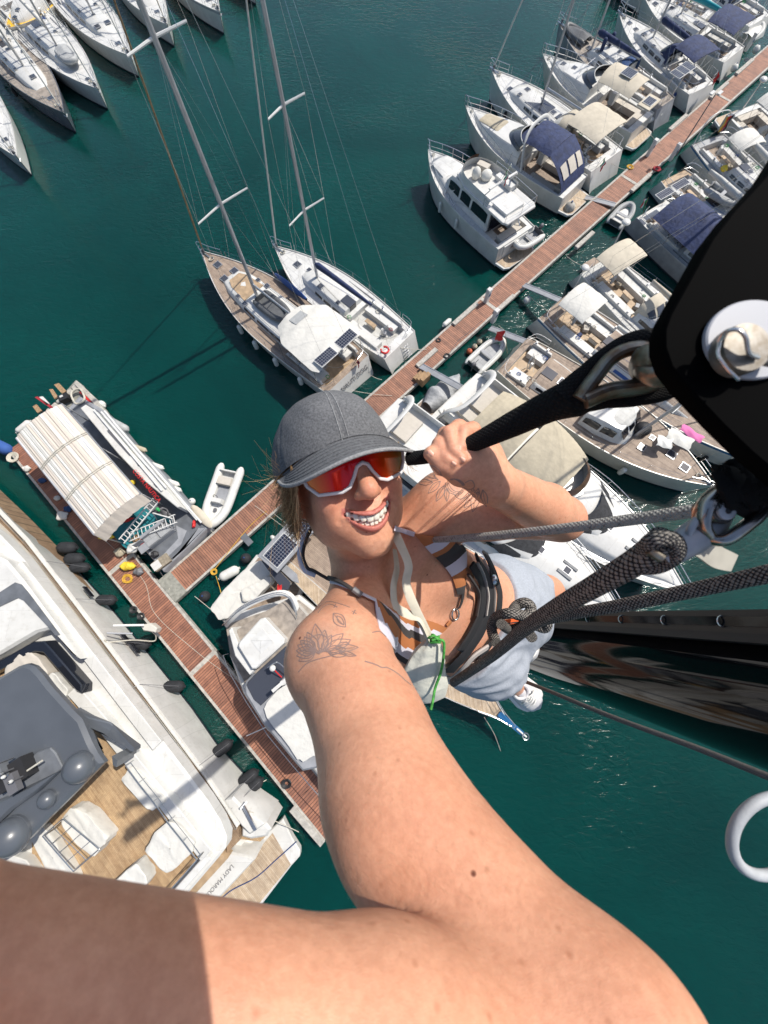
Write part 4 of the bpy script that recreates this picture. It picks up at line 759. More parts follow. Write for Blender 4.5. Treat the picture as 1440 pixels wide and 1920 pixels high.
mb = MB(); mb.path(crom([(.36 * L, -1.7, z0(.3)), (.40 * L, -1.5, z0(.3) + 1.7), (.415 * L, -.8, z0(.3) + 2.3), (.415 * L, .8, z0(.3) + 2.3), (.40 * L, 1.5, z0(.3) + 1.7), (.36 * L, 1.7, z0(.3))], 5), .16, 'gelcoat', 10, flat=.45); mb.build('radar_arch', t)
dodger(t, .44 * L, .54 * L, 1.3, z0(.5) + .6, .75, 'navy', name='front_canopy'); gangway(t, -.8, .45, 2.4, .2, -1.0)
t, H, L, B, z0, zt = sailboat('white sailing yacht with a large beige bimini and sprayhood, third of the outer row', (921, 130), (1138, 302), B=4.35, zb=1.9, zs=1.4, tw=.9, cab=(.36, .80), cw=.62, deckm='deck_white', cover=None, boom=4.9, mast=.56, mh=1.35, cock='teak_gold', furl='white_cloth', bim=('beige', .05, .27, .42),
    hatches=[(.80, .08, .42), (.70, -.05, .42), (.70, .16, .32), (.46, 0, .45)], wheels=2)
dodger(t, .29 * L, .42 * L, 1.5, z0(.3) + .2, 1.1, 'beige', win='white_cloth'); mb = MB(); mb.box((.56 * L, .05 * B, zt(.55 * L) + .03), (.16 * L, .34 * B, .03), 'smoked'); mb.build('deck_window', t)
hang(t, H, 1, (.72, .60), 'fender_black', 'black fender by the sports cruiser, on the beige-canopied yacht', 'black fenders of the beige-canopied yacht', z=.9); hang(t, H, 1, (.03,), 'fender_blue', 'blue ball fender at the stern of the beige-canopied yacht', None, z=.8, L=.55, r=.22)
flag(t, .1, 1.2, z0(0), IT, .9)
t, H, L, B, z0, zt = motorboat('white cruiser with a beige bimini carrying a solar panel, fourth of the outer row', (1018, 103), (1205, 232), B=3.9, zb=1.9, zs=1.3, shield=(.48, .64), cab=(.46, .92), hood=('beige', .14, .42, .38), win='smoked', plat=.8)
solar(t, .27 * L, 0, z0(.2) + 2.12, 1.0, 1.1); mb = MB(); mb.slab([(-.2, -.9), (.9, -.9), (.9, .9), (-.2, .9)], z0(0) + 1.2, z0(0) + 1.3, 'beige', inset=.03); mb.build('aft_awning', t); solar(t, .35, 0, z0(0) + 1.33, .8, 1.0)
mb = MB(); mb.path([(.62 * L, -.6, zt(.62 * L) + .1), (.60 * L, -.9, zt(.6 * L) + .6), (.60 * L, .9, zt(.6 * L) + .6), (.62 * L, .6, zt(.62 * L) + .1)], .025, 'steel', 6); mb.build('hoop', t)
dinghy('grey dinghy with a black motor tied across the stern of the fourth boat', (1214, 222), L=2.4, B=1.3, m='hypalon_white', floor='rubber', rz=t.rotation_euler.z + R(80), z=.5)
t, H, L, B, z0, zt = sailboat('dark-windowed ketch with a foredeck dinghy and solar arch, fifth of the outer row', (1048, 45), (1248, 196), B=3.9, zb=1.8, zs=1.3, tw=.62, hullm='grey_light', deckm='teak_grey', cab=(.36, .68), ch=.6, cw=.72, mast=.68, dod='blue_cover', wheels=1, cock='teak_boat', furl='white_cloth', cover='navy', name='ketch', cat='ketch')
dinghy('grey inflatable dinghy upside down on the foredeck of the ketch', L=2.6, B=1.4, m='hypalon_dark', rz=t.rotation_euler.z, pos=t.matrix_basis @ Vector((L * .83, 0, z0(.8) + .05)), upside=True)
for k in range(3): solar(t, .01 * L, (k - 1) * .72, z0(0) + 2.1, 1.0, .68)
mb = MB(); mb.path([(.3, -1.2, z0(0)), (.1, -1.2, z0(0) + 2.05), (.1, 1.2, z0(0) + 2.05), (.3, 1.2, z0(0))], .03, 'steel', 6); mb.build('stern_arch', t)
for k in range(2): bx = thing('jerrycans', ('navy sack standing on the coachroof of the ketch, left one', 'navy sack standing on the coachroof of the ketch, right one')[k], 'sack', tuple(t.matrix_basis @ Vector((.58 * L, (.5 - k) * 1.1, zt(.58 * L)))), .3); mb = MB(); mb.capsule((0, 0, .2), (0, 0, .75), .17, 'navy', 10); mb.build('sack', bx)
t, H, *_ = sailboat('white sloop with dark hatches and navy cockpit tents, sixth of the outer row', (1160, 24), (1316, 168), B=3.8, dod='navy', bim=('navy', .10, .30, .40), cover='navy', wheels=1, hatches=[(.86, 0, .4), (.78, 0, .4), (.66, .12, .4), (.66, -.12, .4), (.52, .2, .3)], fl=(['red', 'red'], -.6)); hang(t, H, 1, (.1,), 'fender_blue', 'blue fender at the stern of the sixth boat', None)
dinghy('white dinghy moored behind the boat with navy cockpit tents', (1352, 110), L=2.9, B=1.4, m='hypalon_white', floor='deck_white', rz=R(45))
t, H, *_ = sailboat('white yacht with broad navy bimini and teal sail cover, seventh of outer row', (1206, -8), (1376, 104), B=4.1, bim=('navy', .05, .30, .42), cover='teal_stripe', wheels=1, furl='white_cloth')
dinghy('upturned white dinghy at the stern under the broad navy bimini', (1408, 66), L=2.6, B=1.5, m='hypalon_white', rz=R(45), upside=True, z=.5)
t, H, *_ = sailboat('white yacht in the top right corner with a navy cover', (1290, -60), (1425, 40), B=4.0, dod='navy', cover='navy', wheels=1)
t, H, *_ = sailboat('white sloop beyond the teal-covered yacht, at the top edge', (1150, -70), (1330, 30), B=3.8, cover='navy', wheels=1)
# --- inner side of the long jetty, bows to the lower right
t, H, L, B, z0, zt = motorboat('pale motorboat with curved stern rails, highest of the inner row', (1560, 330), (1392, 205), B=4.0, zb=1.9, zs=1.2, win='smoked', hood=('white_cloth', .15, .35, .4)); rd = mb = MB(); mb.path([(0, 0, 1.2), (0, 0, 3.0)], .05, 'steel', 6); mb.ball((0, 0, 3.1), (.3, .3, .16), 'gelcoat', 12, 8); mb.build('radar_mast', t)
t, H, L, B, z0, zt = sailboat('pale sailing boat with a German flag, second highest of the inner row', (1500, 430), (1326, 262), B=4.0, deckm='deck_grey', bim=('white_cloth', .2, .34, .3), wheels=1, furl='white_cloth', stripe='blue_stripe', cover='white_cloth')
flag(t, .5, 1.0, z0(0) + .3, ['flag_black', 'red', 'german_gold'], 1.3, w_=.9, hgt=.5)
mb = MB(); mb.path(crom([(.1, -1.5, z0(0)), (-.3, -1.0, z0(0) + 1.5), (-.3, 1.0, z0(0) + 1.5), (.1, 1.5, z0(0))], 5), .04, 'gelcoat', 8); mb.build('stern_arch', t)
t, H, L, B, z0, zt = sailboat('teak-decked sailing boat between the German-flagged boat and the blue tent', (1440, 480), (1262, 330), B=3.8, deckm='teak_gold', tw=.7, wheels=1, cover='white_cloth', furl='white_cloth'); dinghy('grey inflatable dinghy lying on deck beside the blue cockpit tent', (1352, 372), L=2.7, B=1.4, m='hypalon', rz=R(-45), z=1.9, motor=False)
bundle(1355, 320, 'yellow', 'small round yellow buoy on the deck of the teak boat', (.25, .25, .2), z=1.5, name='buoy', cat='buoy', seed=11)
t, H, L, B, z0, zt = sailboat('sailing boat under a big navy tent with two solar panels, inner row', (1470, 590), (1222, 392), B=4.2, zb=1.8, zs=1.3, hullm='grey_light', wheels=1, cover=None, boom=0.01, furl='white_cloth', mast=.62, fl=(IT, -1.2))
mb = MB(); mb.grid(lambda u, v: ((.10 + .42 * u) * L, (v * 2 - 1) * B * .50, z0(.2) + 1.0 + 1.0 * (1 - abs(v * 2 - 1) ** 1.5) * (1 - .35 * abs(2 * u - 1) ** 2) + .05 * math.sin(9 * u + 5 * v) * math.sin(7 * v)), 24, 20, 'navy'); mb.build('cockpit_tent', t)
solar(t, .04 * L, .8, z0(0) + 1.75, .6, 1.4); solar(t, .04 * L, -.8, z0(0) + 1.75, .6, 1.4)
mb = MB(); mb.grid(lambda u, v: ((.56 + .2 * u) * L, (v * 2 - 1) * B * .42, z0(.6) + .55 + .4 * (1 - abs(v * 2 - 1))), 8, 10, 'navy'); mb.build('foredeck_tent', t)
dinghy('small grey tender moored between the jetty and the boat under the navy tent', (1163, 409), L=2.7, B=1.5, m='hypalon', floor='deck_white', rz=R(50), motor=False)
t, H, L, B, z0, zt = sailboat('cream-decked sailing yacht with radar pole, beige bimini and sprayhood', (1420, 770), (1118, 496), B=4.3, zb=1.8, zs=1.4, hullm='gelcoat', tw=.74, bim=('beige', .03, .15, .36), dod='beige', cover='beige', boom=5.0, mast=.62, wheels=1, cock='teak_gold', furl='white_cloth', deckm='deck_nonskid', win='dark_glass', ch=.5, cab=(.34, .74))
mb = MB(); mb.path([(-.1, 1.3, z0(0)), (-.3, 1.3, z0(0) + 2.3)], .045, 'gelcoat', 8); mb.ball((-.3, 1.3, z0(0) + 2.4), (.30, .30, .15), 'gelcoat', 16, 8); mb.build('radar_pole', t); mb = MB(); mb.slab([(-1.1, .3), (-.1, .3), (-.1, 1.5), (-1.1, 1.5)], .4, .46, 'teak_boat'); mb.build('stern_platform', t)
t, H, L, B, z0, zt = sailboat('white yacht with square white bimini, blue hull band and long gangway', (1430, 872), (1038, 574), B=4.4, zb=1.9, zs=1.5, tw=.74, deckm='teak_boat', teakroof=True, bim=('white_cloth', .04, .16, .30), cab=(.26, .70), ch=.45, cw=.62, cock='teak_gold', stripe='blue_stripe', mast=.60, cover='white_cloth', boom=5.5, wheels=1, furl='white_cloth', win='rope_blue', hatches=[(.88, 0, .5), (.76, 0, .5), (.62, 0, .5), (.48, 0, .55), (.38, .16, .3)])
gangway(t, 0, z0(0) + .1, 3.0, .0, .6); mb = MB(); mb.path([(.4, 1.0, z0(0)), (.3, 1.0, z0(0) + 2.6)], .04, 'gelcoat', 8); mb.ball((.3, 1.0, z0(0) + 2.7), (.26, .26, .14), 'gelcoat', 16, 8); mb.build('radar_pole', t)
hang(t, H, -1, (.35, .55, .72), 'fender_blue', 'blue fender on the side of the white-biminied yacht', 'blue fenders of the white-biminied yacht')
hang(t, H, -1, (.93, .86), 'fender_black', 'dark fender near the bow of the white-biminied yacht', 'dark fenders near the bow of the white-biminied yacht')
t, H, L, B, z0, zt = sailboat('cream teak-decked motorsailer with pink and white laundry on its foredeck', (1338, 912), (962, 664), B=4.6, zb=2.0, zs=1.5, tw=.80, hullm='gelcoat_cream', deckm='teak_boat', cab=(.16, .40), ch=.38, cw=.60, teakroof=True, cp=(.03, .14), cpw=.30, cock='teak_gold', mast=.64, cover=None, boom=0.01, furl='white_cloth', wheels=1, mh=.95,
    hatches=[(.87, 0, .55), (.80, .06, .55), (.70, .12, .34), (.69, -.10, .45), (.26, 0, .6)], name='motorsailer', detail=0, cat='motorsailer', pw=2.3)
st2_ = [(.42 * L, 1.55, z0(.42), 1.35, z0(.42) + .9), (.50 * L, 1.55, z0(.5), 1.30, z0(.5) + 1.1), (.575 * L, 1.35, z0(.58), 1.05, z0(.58) + 1.0), (.61 * L, 1.15, z0(.61), .70, z0(.61) + .35), (.63 * L, .95, z0(.63), .5, z0(.63) + .08)]; mb = MB(); loft(mb, st2_, 'gelcoat'); mb.build('pilothouse', t)
mb = MB(); side_window(mb, st2_, .43 * L, .50 * L, .35, .82, 'dark_glass', .02); side_window(mb, st2_, .51 * L, .57 * L, .35, .82, 'dark_glass', .02)
for y in (-.72, .0, .72):
    q = [(.578 * L + .05, y - .30, z0(.58) + .93), (.578 * L + .05, y + .30, z0(.58) + .93), (.607 * L + .05, y + .27, z0(.58) + .42), (.607 * L + .05, y - .27, z0(.58) + .42)]; mb.add(q + [(a - .03, b, c - .03) for a, b, c in q], [(3, 2, 1, 0), (4, 5, 6, 7), (0, 1, 5, 4), (1, 2, 6, 5), (2, 3, 7, 6), (3, 0, 4, 7)], 'dark_glass')
mb.build('pilothouse_window', t); mb = MB(); mb.ball((.53 * L, 0, z0(.5) + 1.02), (.9, 1.0, .12), 'deck_nonskid', 20, 4, half=True); mb.build('pilothouse_top', t)
mb = MB(); mb.torus((.36 * L, 0, z0(.3) + .5), .75, .10, 'cushion', 24, 6); mb.build('cockpit_coaming', t)
MSB = t; gangway(t, 0, z0(0) + .05, 2.7, .0, 1.3); flag(t, -.3, -.3, z0(0) + .1, ['red', 'red', 'red'], 1.6, lean=.8, w_=1.0, hgt=.42, name='red_ensign')
hang(t, H, -1, (.70,), 'fender_white', 'white fender hanging at the bow quarter of the laundry boat', None, z=.9, L=.8, r=.17)
o = thing('rubber_tank', 'black domed cover at the foot of the laundry boat mast', 'cover', tuple(t.matrix_basis @ Vector((.645 * L, .5, z0(.64) + .2)))); mb = MB(); mb.ball((0, 0, .1), (.52, .48, .42), 'rubber', 16, 10); mb.build('dome', o)
def laundry(x0, y0, w_, l_, m, label, rz=0.):
    o = thing('towel', label, 'towel', tuple(MSB.matrix_basis @ Vector((x0, y0, 0)) + Vector((0, 0, z0(.8) + .78))), MSB.rotation_euler.z + rz, None); mb = MB(); mb.grid(lambda u, v: ((u - .5) * w_ + .04 * math.sin(9 * v), (v - .5) * l_ + .03 * math.sin(8 * u), -.10 * abs(2 * v - 1) ** 2 * .8 + .025 * math.sin(11 * u + 4 * v)), 12, 12, m); mb.grid(lambda u, v: ((u - .5) * w_ + .04 * math.sin(9 * v), (v - .5) * l_ + .03 * math.sin(8 * u), -.10 * abs(2 * v - 1) ** 2 * .8 + .025 * math.sin(11 * u + 4 * v) - .02), 12, 12, m, flip=True); mb.build('cloth', o)
laundry(.775 * L, .95, 1.5, .9, 'white_cloth', 'white sheet hung over the rail of the laundry boat, nearest the bow', .1); laundry(.735 * L, .15, .9, .75, 'hypalon_white', 'white cloth hanging by the mast of the laundry boat', .4); laundry(.80 * L, 1.75, 1.4, .55, 'pink', 'pink towel hung on the outer rail of the laundry boat')
dinghy('white tender with an outboard tied to the jetty next to the orange buoy', (912, 668), L=3.3, B=1.6, m='hypalon_white', floor='deck_grey', rz=R(45))
# --- two big motor yachts with black windscreen covers
def big_motor(label, bow, st, B, tend=None, cover=True, fr=False):
    t, H, L, B, z0, zt = motorboat(label, bow, st, B=B, zb=2.5, zs=1.7, tw=.92, cab=(.40, .97), ch=.75, shield=None, cp=(.02, .16), plat=1.7, platform='teak_boat', pw=2.5, rake=.9, group='big motor yachts with black windscreen covers', name='motor_yacht', stripe='dark_glass')
    S = [(.14 * L, 1.95, z0(.14), 1.75, z0(.14) + 1.5), (.34 * L, 2.0, z0(.34), 1.8, z0(.34) + 1.6), (.50 * L, 1.95, z0(.5), 1.6, z0(.5) + 1.5), (.60 * L, 1.8, z0(.6), 1.30, z0(.6) + 1.15), (.69 * L, 1.45, z0(.69), .85, z0(.69) + .62)]
    mb = MB(); loft(mb, S, 'gelcoat'); mb.build('superstructure', t); 
    for a, b in ((.18, .40), (.42, .60)):
        for sd_ in (1, -1): mb = MB(); side_window(mb, S, a * L, b * L, .35, .75, 'dark_glass', .02, sides=(sd_,)); mb.build('saloon_window', t)
    # black cover lashed over the raked windscreen
    mb = MB(); 
    def wc(u, v):
        a = (v * 2 - 1); x = (.625 + .085 * u) * L - .10 * L * abs(a) ** 2 * .55; y = a * B * (.345 - .02 * u); z_ = z0(.65) + 1.16 - .62 * u - .28 * abs(a) ** 3; return (x, y, z_ + .035 + .02 * math.sin(14 * v) * math.sin(3 * u + 1))
    mb.grid(wc, 8, 24, 'black_fabric'); mb.build('windscreen_cover', t); zf = z0(.3) + 1.62
    pf = [(.03 * L, -1.75), (.06 * L, -1.95), (.40 * L, -1.9), (.53 * L, -1.35), (.565 * L, 0), (.53 * L, 1.35), (.40 * L, 1.9), (.06 * L, 1.95), (.03 * L, 1.75)]; mb = MB(); mb.slab(pf, zf - .1, zf + .08, 'gelcoat', inset=.04); mb.build('flybridge_deck', t)
    mb = MB(); ring = crom([(.06 * L, -1.9, 0), (.25 * L, -1.92, 0), (.40 * L, -1.85, 0), (.52 * L, -1.3, 0), (.552 * L, 0, 0), (.52 * L, 1.3, 0), (.40 * L, 1.85, 0), (.25 * L, 1.92, 0), (.06 * L, 1.9, 0)], 5); vs = []
    for p in ring: vs += [(p.x, p.y, zf + .07), (p.x - .06, p.y * .97, zf + .60), (p.x - .16, p.y * .93, zf + .60), (p.x - .2, p.y * .93, zf + .07)]
    n_ = len(ring); mb.add(vs, [(4 * i + j, 4 * i + j + 1, 4 * i + 5 + j, 4 * i + 4 + j) for i in range(n_ - 1) for j in range(3)], 'gelcoat'); mb.build('flybridge_coaming', t)
    mb = MB(); q = ring[14:-14]; vs = []
    for p in q: vs += [(p.x - .06, p.y * .97, zf + .6), (p.x - .35, p.y * .88, zf + .86)]
    mb.add(vs, [(2 * i, 2 * i + 1, 2 * i + 3, 2 * i + 2) for i in range(len(q) - 1)], 'brown_glass'); mb.build('flybridge_windscreen', t)
    mb = MB(); mb.box((.12 * L, .5, zf + .2), (1.3, 1.6, .3), 'cushion'); mb.box((.11 * L, -.9, zf + .2), (1.4, .6, .3), 'cushion'); mb.build('flybridge_seat', t)
    mb = MB(); mb.path(crom([(.03 * L, -1.9, z0(.1)), (.06 * L, -1.85, zf + .5), (.10 * L, -1.2, zf + 1.25), (.10 * L, 1.2, zf + 1.25), (.06 * L, 1.85, zf + .5), (.03 * L, 1.9, z0(.1))], 5), .22, 'gelcoat', 10, flat=.4); mb.build('radar_arch', t)
    for sg in (1, -1): mb = MB(); mb.slab([(.80 * L - .45, sg * .32 - .09), (.80 * L + .45, sg * .32 - .09), (.80 * L + .45, sg * .32 + .09), (.80 * L - .45, sg * .32 + .09)], zt(.8 * L), zt(.8 * L) + .10, 'grey_paint', inset=.03); mb.build('deck_vent', t)
    if cover:
        for k, (a, b) in enumerate(((.15, .315), (.325, .50))):
            mb = MB(); mb.grid(lambda u, v: ((a + (b - a) * u) * L, (v * 2 - 1) * B * .415 * (1 - .30 * (u if k else 1 - u) ** 2.2), zf + .66 + .52 * (1 - abs(2 * v - 1) ** 2.4) * (1 - .5 * (u if k else 1 - u) ** 2) + .010 * math.sin(60 * u) + .02 * math.sin(9 * v + 5 * u)), 40, 24, 'beige_dark'); mb.build('flybridge_cover', t)
    return t, H, L, B, z0, zt, zf
t, H, L, B, z0, zt, zf = big_motor('big white motor yacht under beige flybridge covers, bow just right of the bent elbow', (1288, 1112), (838, 752), 5.1)
gangway(t, 0, z0(0) + .1, 3.4, 0, 1.3); TR = t.matrix_basis
def covered(label, pos, L, B, hh_, m, rz, seed=0):
    o = thing('covered_tender', label, 'tender', tuple(pos), rz); mb = MB(); g = random.Random(seed)
    def f(u, v):
        a = v * math.pi; w_ = B / 2 * (math.sin(math.pi * min(1, .08 + u * .94)) ** .45 if u < .97 else .2); x = (u - .5) * L; r_ = 1 + .05 * math.sin(17 * u + 3 * v) + .05 * math.sin(9 * v + 11 * u + seed)
        return (x, -math.cos(a) * w_ * r_, max(0, math.sin(a) ** .7 * hh_ * (.75 + .35 * math.exp(-((u - .3) / .14) ** 2)) * r_ - .02 * math.sin(31 * u)))
    mb.grid(f, 48, 24, m); mb.build('cover', o); mb = MB(); mb.path([(f(i / 20, 0)[0], f(i / 20, 0)[1], .05) for i in range(21)] + [(f(1 - i / 20, 1)[0], f(1 - i / 20, 1)[1], .05) for i in range(21)], .02, 'text_grey', 5, closed=True); mb.build('hem_rope', o); return o
covered('tender under a crumpled silver cover on the stern platform of the big motor yacht', TR @ Vector((-.95, .9, .45)), 3.2, 1.6, .8, 'silver_cloth', t.rotation_euler.z + R(90), 3)
mb = MB(); mb.path([(L * .9 + .3 * math.cos(a), .25 * math.sin(a), H.z(.9) + .06) for a in np.linspace(0, 12, 40)], .02, 'text_grey', 4); mb.build('anchor_chain', t)
mb = MB(); mb.path([(.62 * L + .0, H.w(.62) * .99, 1.55), (.75 * L, H.w(.75) * .99, 1.62), (.9 * L, H.w(.9) * .98, 1.7)], .03, 'teal_stripe', 5); mb.build('hull_stripe', t)
t, H, L, B, z0, zt, zf = big_motor('big white motor yacht half hidden behind the woman, bow below the raised forearm', (1165, 1150), (700, 800), 5.0, cover=False)
rail_done = True
# --- our own boat: seen at its two ends only
s, L, rz = place((952, 1352), (540, 1000), 1.6, 1.3); H = Hull(L, 4.2, 1.3, .3, .8, .42, 2.0, .4); t = thing('sailing_yacht', 'own yacht far below, pale teak bow under the shoe, solar panels beside the neck', 'sailboat', (s.x, s.y, 0), rz); H.build(t, 'gelcoat'); H.deck(t, 'teak_pale', (1.0, 4.2, 1.2, .4), 'teak_boat'); pulpit(t, H); pushpit(t, H); stanchions(t, H, .1, .88, 8)
mb = MB(); mb.slab([(L - .6, -.14), (L + .9, -.12), (L + 1.1, 0), (L + .9, .12), (L - .6, .14)], H.z(1), H.z(1) + .12, 'blue_stripe'); mb.build('bowsprit', t); mb = MB(); mb.tube((L + .5, 0, H.z(1) + .15), (L + 1.1, 0, H.z(1) + .2), .05, 'alloy_white'); mb.torus((L + 1.05, 0, H.z(1) + .22), .16, .03, 'steel', 14, 5); mb.build('anchor', t)
for k in range(2): solar(t, .9 + 0 * k, -.95 + 1.9 * k, 3.0, 1.1, 1.7)
mb = MB(); mb.slab([(.1, -2.0), (1.6, -2.0), (1.6, 2.0), (.1, 2.0)], 2.86, 2.95, 'grey_light', inset=.03); mb.build('stern_arch', t); coachst = [(.36 * L, 1.3, H.z(.4), 1.1, H.z(.4) + .45), (.6 * L, 1.2, H.z(.6), 1.0, H.z(.6) + .42), (.76 * L, .7, H.z(.76), .4, H.z(.76) + .05)]; mb = MB(); loft(mb, coachst, 'gelcoat'); mb.build('coachroof', t)
mb = MB(); mb.path([(L * .86 + .12 * math.cos(a), .5 + .12 * math.sin(a), H.z(.86) + .05 + .004 * a) for a in np.linspace(0, 30, 80)], .03, 'rope_blue', 5); mb.build('coiled_rope', t)
rope([(908, 1345), (926, 1375), (940, 1412)], 'rope_white', 'thin bow mooring line running into the water under the shoe', .015, zs=[1.4, .7, -.1])
o = thing('outboard_bracket', 'white motor pod at the stern of the own yacht beside the neck', 'outboard', tuple(G(517, 1012, 1.6)), rz); outboard(o, 0, 0, .3, m='gelcoat')
# ================================================================ LEFT SIDE: big yacht, motor yacht, awning boat, raft
def GP(pts, z): return [tuple(G(x, y, z))[:2] for x, y in pts]
def wb(mb, name, t, smooth=True):
    l = t.location; mb.v = [(v[0] - l.x, v[1] - l.y, v[2] - l.z) for v in mb.v]; return mb.build(name, t, smooth)
def pslab(t, name, pts, z0, z1, m, side=None, inset=0., smooth=True, zf=None):
    mb = MB(); mb.slab(GP(pts, z1), z0, z1, m, side, inset, zf); return wb(mb, name, t, smooth)
# ---- the big white yacht
Y = thing('motor_yacht', 'huge white motor yacht with a dark grey hardtop and teak aft deck, lower left', 'yacht', tuple(G(200, 1450, 0)))
outer = [(-260, 700), (-120, 820), (-60, 880), (0, 947), (78, 1009), (132, 1056), (187, 1117), (260, 1205), (319, 1278), (360, 1330), (405, 1395), (460, 1455), (500, 1503), (520, 1532)]
topl = [(-280, 700), (-140, 825), (-66, 890), (0, 954), (54, 1011), (87, 1053), (142, 1124), (196, 1195), (262, 1282), (300, 1332), (340, 1385), (390, 1452), (428, 1508), (450, 1545)]
O = [G(x, y, .15) for x, y in outer]; T = [G(x, y, 2.8) for x, y in topl]; K = [o + (t_ - o) * .55 for o, t_ in zip(O, T)]
mb = MB(); vs = []
for o, k, t_ in zip(O, K, T): k = k.copy(); k.z = 1.55; n_ = Vector((.7, .7, 0)); vs += [tuple(o - Vector((0, 0, .9))), tuple(o), tuple(k + n_ * .06), tuple(t_ + n_ * .02), tuple(t_ - n_ * .16), tuple(t_ - n_ * .18 - Vector((0, 0, .14)))]
mb.add(vs, [(6 * i + j, 6 * i + j + 1, 6 * i + 7 + j, 6 * i + 6 + j) for i in range(len(O) - 1) for j in range(5)], ['antifoul' if j == 0 else 'gelcoat' for i in range(len(O) - 1) for j in range(5)]); wb(mb, 'hull', Y)
mb = MB(); mb.path([v + Vector((-.10, -.10, .04)) for v in T], .05, 'gelcoat', 6); mb.path([v + Vector((-.10, -.10, .30)) for v in T], .018, 'steel', 6)
for v in T[1:]: mb.tube(v + Vector((-.10, -.10, 0)), v + Vector((-.10, -.10, .26)), .014, 'steel', 5)
wb(mb, 'bulwark_rail', Y)
walk_in = [(-300, 712), (-150, 840), (0, 980), (59, 1039), (113, 1112), (146, 1155), (205, 1230), (257, 1300), (300, 1352), (350, 1420), (380, 1468), (408, 1520), (425, 1565)]
wo = [(x - 4, y + 3) for x, y in topl]; pslab(Y, 'side_deck', wo + [(450, 1575), (425, 1600)] + walk_in[::-1], .5, 2.66, 'teak_brown')
# main house, dark slab painted in as the shadow line between them, upper coaming
s1_ = [(x - 8, y + 4) for x, y in walk_in]
pslab(Y, 'house_side', s1_ + [(415, 1600), (330, 1700), (100, 1800), (-300, 1800)], .5, 3.15, 'gelcoat_cream', inset=.08)
pslab(Y, 'shadow_line', [(x - 15, y + 8) for x, y in walk_in] + [(400, 1600), (320, 1690), (60, 1690), (-300, 1700)], 3.16, 3.5, 'dark_glass')
up_o = [(-320, 745), (-160, 880), (0, 1004), (45, 1052), (100, 1128), (165, 1213), (240, 1308), (300, 1386), (345, 1444), (388, 1502), (412, 1540), (424, 1570), (422, 1592), (410, 1608), (340, 1690), (260, 1780), (60, 1780)]
teak = [(170, 1340), (204, 1358), (245, 1415), (262, 1428), (300, 1472), (352, 1540), (388, 1584), (385, 1592), (300, 1690), (235, 1770), (100, 1770), (60, 1600), (60, 1500), (110, 1400)]
pslab(Y, 'upper_deck_side', up_o + [(-300, 1780)], 3.5, 4.25, 'gelcoat', inset=.10)
pslab(Y, 'aft_deck', teak, 4.20, 4.29, 'teak_laid', smooth=False)
# coaming that rises round the teak (outboard walls)
def wall(pts, z0, z1, th, m, name, par=None, inset=.03):
    P = [Vector(p) for p in GP(pts, z0)]; out = []; inn = []
    for i, p in enumerate(P):
        d = (P[min(i + 1, len(P) - 1)] - P[max(i - 1, 0)]).normalized(); n_ = Vector((-d.y, d.x)); out.append(p + n_ * th / 2); inn.append(p - n_ * th / 2)
    mb = MB(); mb.slab(out + inn[::-1], z0, z1, m, inset=inset); return wb(mb, name, par or Y)
wall([(150, 1290), (205, 1352), (262, 1424), (310, 1483), (352, 1536), (396, 1592)], 4.25, 4.75, .55, 'gelcoat', 'deck_coaming')
wall([(400, 1594), (320, 1684), (270, 1742)], 4.25, 4.70, .30, 'gelcoat', 'deck_coaming')
mb = MB(); RP = [G(x, y, 4.3) for x, y in ((262, 1419), (285, 1450), (312, 1483), (338, 1520), (365, 1553), (390, 1586))]
for hgt, r_ in ((1.0, .025), (.66, .012), (.33, .012)): mb.path([p + Vector((0, 0, hgt)) for p in RP], r_, 'steel', 6)
for p in RP: mb.tube(p, p + Vector((0, 0, 1.0)), .022, 'steel', 6)
RP = [G(x, y, 4.3) for x, y in ((390, 1586), (360, 1620), (320, 1665), (300, 1690))]
for hgt, r_ in ((1.0, .025), (.5, .012)): mb.path([p + Vector((0, 0, hgt)) for p in RP], r_, 'steel', 6)
for p in RP: mb.tube(p, p + Vector((0, 0, 1.0)), .022, 'steel', 6)
wb(mb, 'deck_rail', Y)
wall([(40, 1060), (110, 1148), (180, 1240), (240, 1318), (300, 1395)], 4.25, 4.5, .5, 'gelcoat', 'sheer_step')
# roof over the saloon, dark roof glass, well with covered sofas
pslab(Y, 'saloon_roof', [(-300, 900), (-30, 1030), (10, 1050), (40, 1085), (95, 1160), (140, 1222), (148, 1236), (90, 1180), (68, 1186), (0, 1226), (-300, 1380)], 4.25, 5.05, 'gelcoat', inset=.12)
pslab(Y, 'roof_glass', [(-200, 1210), (0, 1110), (28, 1092), (40, 1096), (52, 1110), (112, 1190), (104, 1192), (96, 1182), (44, 1126), (34, 1121), (0, 1137), (-200, 1240)], 5.06, 5.10, 'grey_paint')
pslab(Y, 'well_surround', [(-300, 1390), (0, 1238), (62, 1203), (82, 1202), (100, 1222), (153, 1284), (152, 1300), (142, 1296), (80, 1224), (64, 1222), (0, 1256), (-300, 1410)], 4.26, 4.95, 'dark_glass', inset=.05)
pslab(Y, 'well_floor', [(-300, 1420), (0, 1262), (62, 1222), (82, 1226), (140, 1296), (172, 1345), (130, 1420), (-300, 1600)], 4.22, 4.32, 'teak_laid', smooth=False)
